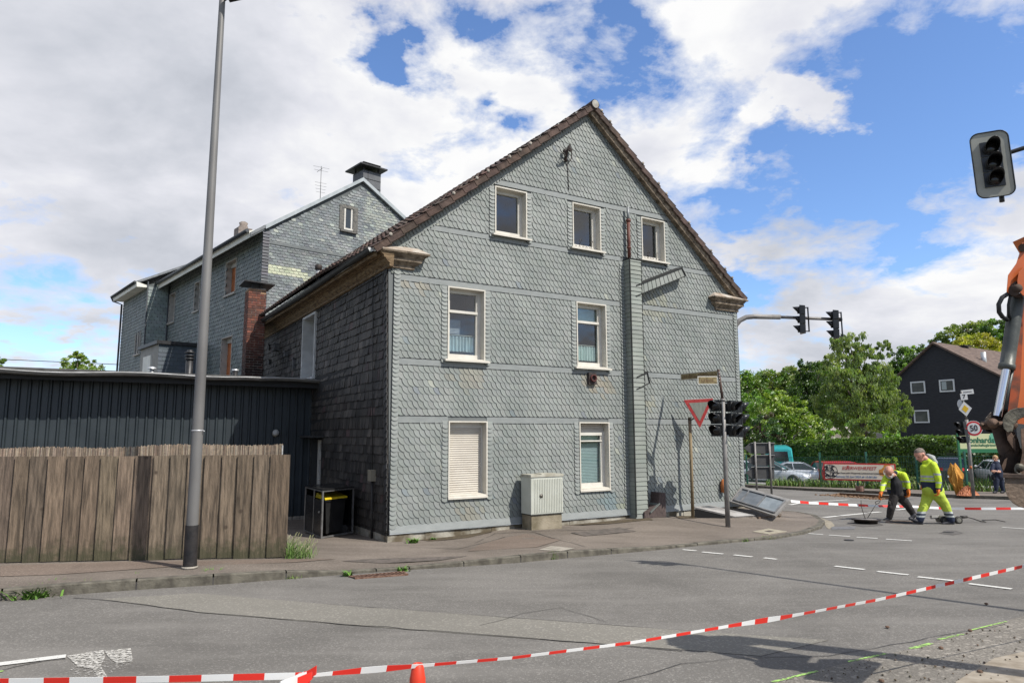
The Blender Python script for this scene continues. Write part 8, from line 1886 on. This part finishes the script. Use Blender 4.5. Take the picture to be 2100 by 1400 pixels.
tuft(583, 650, 1146, .22, 460, 'tall tuft of green grass at the end of the board fence')
weed(60, 1224, .11, 260, .13, 'green weed patch at the kerb, at the far left', gr, True); weed(104, 1214, .12, 50, .04, 'small weed growing from the kerb just right of the far left patch', gr, True)
weed(176, 1212, .13, 40, .03, 'grassy weed at the kerb left of the lamp post, second joint', gr); weed(277, 1199, .12, 40, .025, 'yellow green weed in the kerb joint left of the lamp post', gr, True); weed(436, 1190, .13, 36, .02, 'weed in the kerb joint just right of the lamp post', gr, True)
weed(598, 1186, .08, 40, .06, 'low weed at the kerb below the board fence end', gr); weed(1135, 1146, .12, 70, .035, 'bright grass clump on the kerb below the utility cabinet', gr); weed(846, 1113, .08, 60, .05, 'small leafy weed at the foot of the slate gable', sw, True); weed(888, 1107, .05, 30, .03, 'tiny weed on the mossy strip beside the slate gable', sw, True)
weed(1527, 1110, .06, 40, .05, 'flat weed on the kerb left of the chamber cover', gr); weed(1572, 1105, .07, 70, .09, 'low grass strip on the kerb below the chamber cover', gr); weed(826, 1171, .07, 30, .04, 'weed at the right end of the storm drain', gr, True); weed(712, 1181, .07, 24, .03, 'weed at the left end of the storm drain', gr, True)
# clods and grit on the milled strip
b = MB()
for _ in range(190):
    x = random.uniform(1600, 2100); y = random.uniform(1285, 1400)
    if y < 1400-(x-1600)*.26: continue
    p = gr(x, y); r = random.choice((.004, .006, .008, .012)); b.lathe(zg(p, .012), (random.uniform(-.5, .5), random.uniform(-.5, .5), 1), [(0, -r*.5), (r, 0), (r*.5, r*.7), (0, r*.8)], 5, 0, jit((.09, .07, .05), .5), False)
for (x, y) in ((1930, 1331), (1990, 1295), (2023, 1240), (1820, 1288), (1808, 1399), (2010, 1380)):
    p = gr(x, y); r = .022; b.lathe(zg(p, .012), (0, 0, 1), [(0, -r*.5), (r, 0), (r*.8, r*.5), (0, r*.8)], 7, 0, (.12, .075, .05), False)
b.build('grit', mat('grit', (.8, .8, .8), (1.2, 1.2, 1.2), 20, .95, vcol=True), kind='stuff', label='loose grit and small clods on the milled strip')
# ================================================================ PEOPLE
def capsule(vs, fs, p, rp, q, rq, side=None, sq=1.0, n=12):
    p, q = V(p), V(q); d = q-p; L = d.length; d = d.normalized() if L > 1e-6 else V((0, 0, 1)); x = (side-d*side.dot(d)).normalized() if side is not None else d.orthogonal().normalized(); y = d.cross(x); rings = []
    for k in range(1, 5): a = pi/2*k/4; rings.append((p-d*rp*cos(a), rp*sin(a)))
    for k in range(0, 4): a = pi/2*k/4; rings.append((q+d*rq*sin(a), rq*cos(a)))
    i0 = len(vs); vs.append(p-d*rp)
    for c, r in rings:
        for k in range(n): t = 2*pi*k/n; vs.append(c+x*(r*cos(t)*sq)+y*(r*sin(t)))
    vs.append(q+d*rq); m = len(rings)
    for k in range(n): fs.append((i0, i0+1+(k+1) % n, i0+1+k))
    for j in range(m-1):
        for k in range(n): fs.append((i0+1+j*n+k, i0+1+j*n+(k+1) % n, i0+1+(j+1)*n+(k+1) % n, i0+1+(j+1)*n+k))
    for k in range(n): fs.append((i0+1+m*n, i0+1+(m-1)*n+k, i0+1+(m-1)*n+(k+1) % n))
def fuse(name, caps, voxel, mats, colf, parent, smooth=3, label=None, wr=0):
    """capsules fused into one continuous surface; colf picks the material slot of a face from its centre"""
    vs, fs = [], []
    for c in caps: capsule(vs, fs, *c)
    me = bpy.data.meshes.new('t'); me.from_pydata([tuple(v) for v in vs], [], fs); o = bpy.data.objects.new('t', me); COL.objects.link(o)
    r = o.modifiers.new('r', 'REMESH'); r.mode = 'VOXEL'; r.voxel_size = voxel; s = o.modifiers.new('s', 'SMOOTH'); s.factor = .6; s.iterations = smooth
    if wr:
        tx = bpy.data.textures.get('wr') or bpy.data.textures.new('wr', 'CLOUDS'); tx.noise_scale = .09; dm = o.modifiers.new('d', 'DISPLACE'); dm.texture = tx; dm.strength = wr; dm.texture_coords = 'LOCAL'
    bpy.context.view_layer.update(); ev = o.evaluated_get(bpy.context.evaluated_depsgraph_get()); m2 = bpy.data.meshes.new_from_object(ev); bpy.data.objects.remove(o)
    b = MB(); b.v = [v.co.copy() for v in m2.vertices]
    for p in m2.polygons: b.f.append(tuple(p.vertices)); b.mi.append(colf(p.center) if colf else 0); b.c.append((1, 1, 1)); b.sm.append(True)
    bpy.data.meshes.remove(m2); return b.build(name, mats, parent, fixn=False, label=label)
M_skin = mat('skin', (.40, .20, .135), (.46, .25, .17), 9, .55); M_skinr = mat('skin_ruddy', (.46, .20, .14), (.52, .27, .19), 9, .5); M_hvy = mat('hivis_yellow', (.50, .66, .03), (.40, .54, .025), 6, .7, bump=.3, bscale=9); M_hvt = mat('hivis_trousers', (.44, .54, .06), (.35, .44, .045), 5, .8, bump=.3, bscale=8)
M_ref = mat('reflective_grey', (.30, .32, .30), (.42, .44, .42), 12, .4); M_navy = mat('navy_cloth', (.010, .015, .035), (.02, .028, .055), 6, .8); M_black = mat('black_cloth', (.008, .008, .010), (.018, .018, .022), 8, .85); M_work = mat('dark_work_trousers', (.018, .016, .016), (.04, .034, .032), 6, .85, bump=.3, bscale=9)
M_glove = mat('glove_orange', (.62, .16, .01), (.5, .12, .01), 9, .6); M_boot = mat('boot_dark', (.012, .013, .02), (.03, .03, .035), 9, .6); M_beard = mat('beard_grey', (.42, .40, .37), (.55, .53, .5), 30, .9); M_hair = mat('hair_short_grey', (.11, .085, .07), (.18, .15, .12), 30, .8); M_blond = mat('hair_blond', (.28, .17, .08), (.4, .26, .13), 20, .7); M_eye = mat('eye_dark', (.015, .012, .01), rough=.3); M_hood = mat('hood_grey', (.26, .27, .26), (.40, .41, .40), 8, .7)
def head(parent, c, look, up, r, skin, hair=None, beard=False, neckto=None, hairc=.9):
    """c = centre of the skull; r = head half height. Returns skull, face parts"""
    look = V(look).normalized(); up = V(up).normalized(); s = look.cross(up).normalized(); up = s.cross(look)
    P = lambda a, b_, z: c+s*(a*r)+look*(b_*r)+up*(z*r)
    caps = [(P(0, -.16, .25), .74*r, P(0, .12, .22), .70*r, s, .93), (P(0, .20, -.1), .60*r, P(0, .28, -.50), .46*r, s, .95), (P(0, .44, -.72), .24*r, P(0, .40, -.70), .26*r, s, 1.1),
            (P(0, .80, .10), .09*r, P(0, .98, -.22), .12*r), (P(-.10, .86, -.24), .07*r, P(.10, .86, -.24), .07*r), (P(-.34, .66, .16), .10*r, P(.34, .66, .16), .10*r), (P(-.17, .74, -.47), .07*r, P(.17, .74, -.47), .07*r),
            (P(-.66, -.02, .10), .13*r, P(-.68, -.06, -.16), .11*r, look, 1.2), (P(.66, -.02, .10), .13*r, P(.68, -.06, -.16), .11*r, look, 1.2)]
    if neckto is not None: caps.append((P(0, -.10, -.40), .50*r, neckto, .56*r))
    fuse('head', caps, r*.075, [skin], None, parent, 2)
    for q in (-1, 1):
        v = MB(); v.lathe(P(q*.27, .66, .04), look, [(0, -.04*r), (.10*r, .0), (.07*r, .06*r), (0, .075*r)], 10); v.build('eye', M_eye, parent)
    if hair is not None: fuse('hair', [(P(0, -.20, .34), .77*r*hairc, P(0, .06, .40), .70*r*hairc, s, .97), (P(0, -.38, .0), .55*r*hairc, P(0, -.45, -.25), .38*r*hairc, s, 1.3)], r*.09, [hair], None, parent, 1)
    if beard: fuse('beard', [(P(-.42, .25, -.45), .26*r, P(-.15, .60, -.72), .25*r), (P(.42, .25, -.45), .26*r, P(.15, .60, -.72), .25*r), (P(-.15, .6, -.72), .25*r, P(.15, .6, -.72), .25*r), (P(-.2, .78, -.36), .08*r, P(.2, .78, -.36), .08*r)], r*.08, [M_beard], None, parent, 2)
def hand(parent, w, d, palm, m, curl=.6, nm='glove', sc=1.0, thumb=1):
    """w wrist, d direction of the fingers, palm = direction the palm faces"""
    d = V(d).normalized(); palm = V(palm); palm = (palm-d*palm.dot(d)).normalized(); s = d.cross(palm)
    caps = [(w-d*.02, .034*sc, w+d*.03*sc, .036*sc, s, 1.1)]+[(w+d*.02*sc+s*(o*.018*sc), .017*sc, w+d*.085*sc+s*(o*.021*sc), .0155*sc) for o in (-1.5, -.5, .5, 1.5)]
    for o, L in ((-1.5, .062), (-.5, .078), (.5, .084), (1.5, .074)):
        p = w+d*.088*sc+s*(o*.023*sc); a = 0; L *= sc
        for k, fr in enumerate((.45, .32, .26)):
            a += curl*(.7 if k == 0 else 1.0); q = p+(d*cos(a)+palm*sin(a))*L*fr; caps.append((p, (.0115-.001*k)*sc, q, (.0105-.001*k)*sc)); p = q
    p = w+d*.025*sc+s*(thumb*.032*sc); q = p+(d*.7+s*thumb*.6+palm*.35).normalized()*.045*sc; r_ = q+(d*.9+palm*.5+s*thumb*.1).normalized()*.032*sc; caps += [(p, .016*sc, q, .013*sc), (q, .0125*sc, r_, .0105*sc)]
    return fuse(nm, caps, .0052*sc, [m], None, parent, 1)
X_ = V((1, 0, 0)); Yv = V((0, 1, 0))
def walker():
    c = gr(1888, 1075.5); Y = c.y+.1; f = lambda x, y, d=0: atY(x, y, Y+d); base = V((f(1912, 1000).x, Y, G(Y)))
    t = thing('person', base, 'tall workman in yellow hi-vis jacket and trousers striding left, head bowed', 'person')
    k = Y/1411
    neck, chest, belly, pel = f(1901, 944), f(1908, 960), f(1912, 985), f(1913, 1006)
    head(t, f(1887, 932.5), V((-.80, -.25, -.42)), V((-.30, 0, 1)), 13.3*k, M_skinr, M_hair, False, neck, .93)
    # body beneath the clothes
    fuse('body', [(chest, .12, belly, .12), (belly, .12, pel, .13), (neck, .07, chest, .1)], .02, [M_skin], None, t, 1)
    zf = lambda y: f(1910, y).z
    zb = [(974.2, 978.2), (981.5, 985)]; hem = zf(986.5)
    def jc(p):
        if p.z < hem-.0 and p.x > f(1890, 990).x-1: return 2
        for a, b_ in zb:
            if zf(b_) < p.z < zf(a): return 1
        return 0
    J = [(f(1903, 947, 0), .115, f(1907, 963, 0), .205, Yv, 1.12), (f(1907, 963, 0), .20, f(1910, 985, 0), .215, Yv, 1.08), (f(1910, 985, 0), .215, f(1913, 1000, 0), .215, Yv, 1.05), (f(1896, 958, -.0), .10, f(1899, 985, 0), .12), (f(1899, 986, 0), .12, f(1902, 1000, 0), .13),
         (f(1894, 945), .06, f(1901, 944), .085, Yv, 1.2), (f(1905, 950, .14), .09, f(1900, 972, .2), .085), (f(1900, 972, .2), .08, f(1893, 992, .16), .06)]
    fuse('jacket', J, .014, [M_hvy, M_ref, M_navy], jc, t, 3, wr=.018)
    def ac(p):
        z = p.z
        if z < zf(998): return 2
        if zf(973) < z < zf(969) or zf(989) < z < zf(985.5): return 1
        return 0
    fuse('sleeve', [(f(1914, 953, -.20), .088, f(1922, 972, -.25), .082), (f(1922, 972, -.25), .082, f(1925, 986, -.27), .070), (f(1925, 986, -.27), .068, f(1924, 1001, -.28), .055)], .012, [M_hvy, M_ref, M_navy], ac, t, 3, wr=.014)
    hand(t, f(1924, 1002, -.28), (-.10, -.05, -1), (-1, .2, 0), M_glove, .65, thumb=-1, sc=1.25); hand(t, f(1892, 994, .16), (-.3, 0, -1), (1, 0, 0), M_glove, .7)
    fuse('collar', [(f(1893, 943), .055, f(1900, 941), .065, Yv, 1.15)], .012, [M_navy], None, t, 2)
    fuse('hood', [(f(1907, 938), .085, f(1916, 948), .07, Yv, 1.5), (f(1903, 934), .05, f(1911, 938), .07, Yv, 1.6)], .012, [M_hood], None, t, 2)
    # trousers
    def tcf(p):
        z = p.z
        if z < zf(1059.5): return 2
        if zf(1059.5) < z < zf(1055.5): return 1
        if zf(1055.5) < z < zf(1052.5): return 2
        if zf(1052.5) < z < zf(1048): return 1
        return 0
    T = [(f(1905, 1005, -.02), .155, f(1921, 1006, .0), .165, Yv, 1.05), (f(1904, 1012, .08), .145, f(1897, 1034, .05), .105), (f(1897, 1034, .05), .115, f(1890, 1048, .02), .095), (f(1890, 1048, .02), .10, f(1887, 1064, 0), .095),
         (f(1921, 1012, -.06), .15, f(1936, 1032, -.03), .115), (f(1936, 1032, -.03), .12, f(1944, 1050, 0), .095), (f(1944, 1050, 0), .10, f(1950, 1064, 0), .095)]
    fuse('trousers', T, .014, [M_hvt, M_ref, M_navy], tcf, t, 3, wr=.022)
    for pts, nm in (([(1888, 1070), (1878, 1067.5), (1866, 1062.5)], 'shoe'), ([(1952, 1070), (1942, 1071.5), (1934, 1073.5)], 'shoe')):
        a, b_, c_ = [f(x, y, 0) for x, y in pts]; fuse(nm, [(a+V((0, 0, .02)), .062, a+V((.01, 0, -.03)), .05), (a, .055, b_, .05), (b_, .05, c_, .036)], .010, [M_boot], None, t, 2)
walker()
def bender():
    c = gr(1821, 1067.5); Y = c.y+.15; f = lambda x, y, d=0: atY(x, y, Y+d); base = V((f(1838, 1000).x, Y, G(Y))); k = Y/1411
    t = thing('person', base, 'bald bearded workman in open yellow jacket and black trousers bending forward', 'person')
    neck = f(1832, 976, -.05)
    head(t, f(1823, 967, -.22), V((-.40, -.62, -.62)), V((-.34, -.42, 1)), 11.6*k, M_skinr, None, True, neck)
    fuse('shirt', [(f(1832, 978, -.05), .09, f(1836, 992, -.03), .15, X_, 1.1), (f(1836, 992, -.03), .15, f(1838, 1012, 0), .155, X_, 1.1), (f(1830, 974, -.1), .075, f(1832, 980, -.06), .09)], .014, [M_black], None, t, 3)
    zf = lambda y: f(1840, y).z
    def jc(p):
        if p.z < zf(1003): return 2
        if zf(1002) < p.z < zf(998.5): return 1
        if zf(988) < p.z < zf(985): return 1
        return 0
    J = [(f(1848, 973, .0), .085, f(1852, 990, .02), .105), (f(1852, 990, .02), .105, f(1855, 1003, 0), .10), (f(1855, 1003, 0), .10, f(1857, 1012, 0), .085), (f(1836, 970, .08), .085, f(1850, 974, .06), .09), (f(1840, 985, .12), .13, f(1843, 1005, .12), .13), (f(1820, 977, .0), .075, f(1824, 992, .0), .075), (f(1824, 992, 0), .075, f(1825, 1008, .02), .07), (f(1822, 974, .06), .07, f(1838, 972, .08), .08)]
    fuse('jacket', J, .013, [M_hvy, M_ref, M_navy], jc, t, 3, wr=.016)
    fuse('collar', [(f(1828, 976, -.03), .05, f(1836, 969, -.02), .06)], .012, [M_navy], None, t, 1)
    def sc_(a, b_): return lambda p: 2 if p.z < zf(b_) else (1 if zf(a+3) < p.z < zf(a) else 0)
    fuse('sleeve', [(f(1817, 979, -.05), .078, f(1811, 993, -.18), .068), (f(1811, 993, -.18), .066, f(1808, 1008, -.30), .052)], .011, [M_hvy, M_ref, M_navy], sc_(991, 1004), t, 3, wr=.012)
    fuse('sleeve', [(f(1853, 974, -.06), .085, f(1861, 990, -.10), .072), (f(1861, 990, -.10), .07, f(1863, 1004, -.16), .054)], .011, [M_hvy, M_ref, M_navy], sc_(985, 1000), t, 3, wr=.012)
    hand(t, f(1807, 1010, -.31), (-.55, -.1, -.8), (.4, -.3, -.6), M_glove, .55, sc=1.25); hand(t, f(1863, 1006, -.17), (-.05, 0, -1), (-1, 0, 0), M_glove, .8, sc=1.3, thumb=-1)
    T = [(f(1836, 1012, 0), .15, f(1846, 1013, .0), .15), (f(1834, 1018, -.02), .125, f(1828, 1040, -.05), .095), (f(1828, 1040, -.05), .098, f(1824, 1059, 0), .078), (f(1847, 1019, .02), .13, f(1861, 1036, .02), .10), (f(1861, 1036, .02), .10, f(1873, 1054, .08), .078), (f(1824, 1028, -.12), .03, f(1823, 1033, -.12), .03)]
    fuse('trousers', T, .013, [M_work], None, t, 3, wr=.02)
    for pts in (((1825, 1063), (1820, 1064.5), (1814, 1065.5)), ((1875, 1058), (1870, 1061), (1866, 1062.5))):
        a, b_, c_ = [f(x, y, -.0) for x, y in pts]; fuse('shoe', [(a+V((0, 0, .02)), .055, b_, .05), (b_, .05, c_, .036)], .010, [M_boot], None, t, 2)
bender()
def officer():
    Y = 28.6; f = lambda x, y, d=0: atY(x, y, Y+d); g_ = f(2044, 1008); base = V((g_.x, Y, G(Y)+.12)); k = Y/1411
    t = thing('person', base, 'fair haired person in dark uniform standing with folded arms on the far pavement', 'person')
    head(t, f(2041, 940), V((-.75, -.6, -.15)), V((-.05, 0, 1)), 6.4*k, M_skin, M_blond, False, f(2043, 947), 1.04)
    fuse('uniform_jacket', [(f(2043, 950), .13, f(2045, 960), .20, X_, 1.1), (f(2045, 960), .20, f(2047, 975), .19), (f(2036, 953, -.05), .07, f(2034, 964, -.1), .07), (f(2034, 964, -.1), .065, f(2042, 967, -.28), .055), (f(2053, 953), .075, f(2056, 965, -.08), .07), (f(2056, 965, -.08), .065, f(2044, 966, -.26), .055)], .015, [M_navy], None, t, 3, wr=.012)
    fuse('belt_bag', [(f(2036, 976, -.15), .07, f(2037, 981, -.15), .07)], .015, [M_black], None, t, 1)
    hand(t, f(2042, 966, -.30), (-.8, 0, .1), (0, 1, -.3), M_skin, .4, 'hand'); hand(t, f(2046, 967, -.30), (.8, 0, .1), (0, 1, -.3), M_skin, .4, 'hand')
    fuse('trousers', [(f(2043, 977), .15, f(2050, 977), .15), (f(2043, 982, -.03), .12, f(2043, 1000, -.05), .085), (f(2043, 1000, -.05), .085, f(2042.5, 1005.5, -.05), .07), (f(2052, 982, .05), .12, f(2055, 998, .05), .085), (f(2055, 998, .05), .085, f(2057.5, 1005.5, .05), .07)], .014, [M_navy], None, t, 3, wr=.012)
    for x, d in ((2041, -.05), (2056.5, .05)):
        a, b_ = f(x+1, 1008, d), f(x-3, 1009, d-.1); fuse('shoe', [(V((a.x, a.y, base.z+.05)), .055, V((b_.x, b_.y, base.z+.04)), .045)], .012, [M_boot], None, t, 1)
officer()
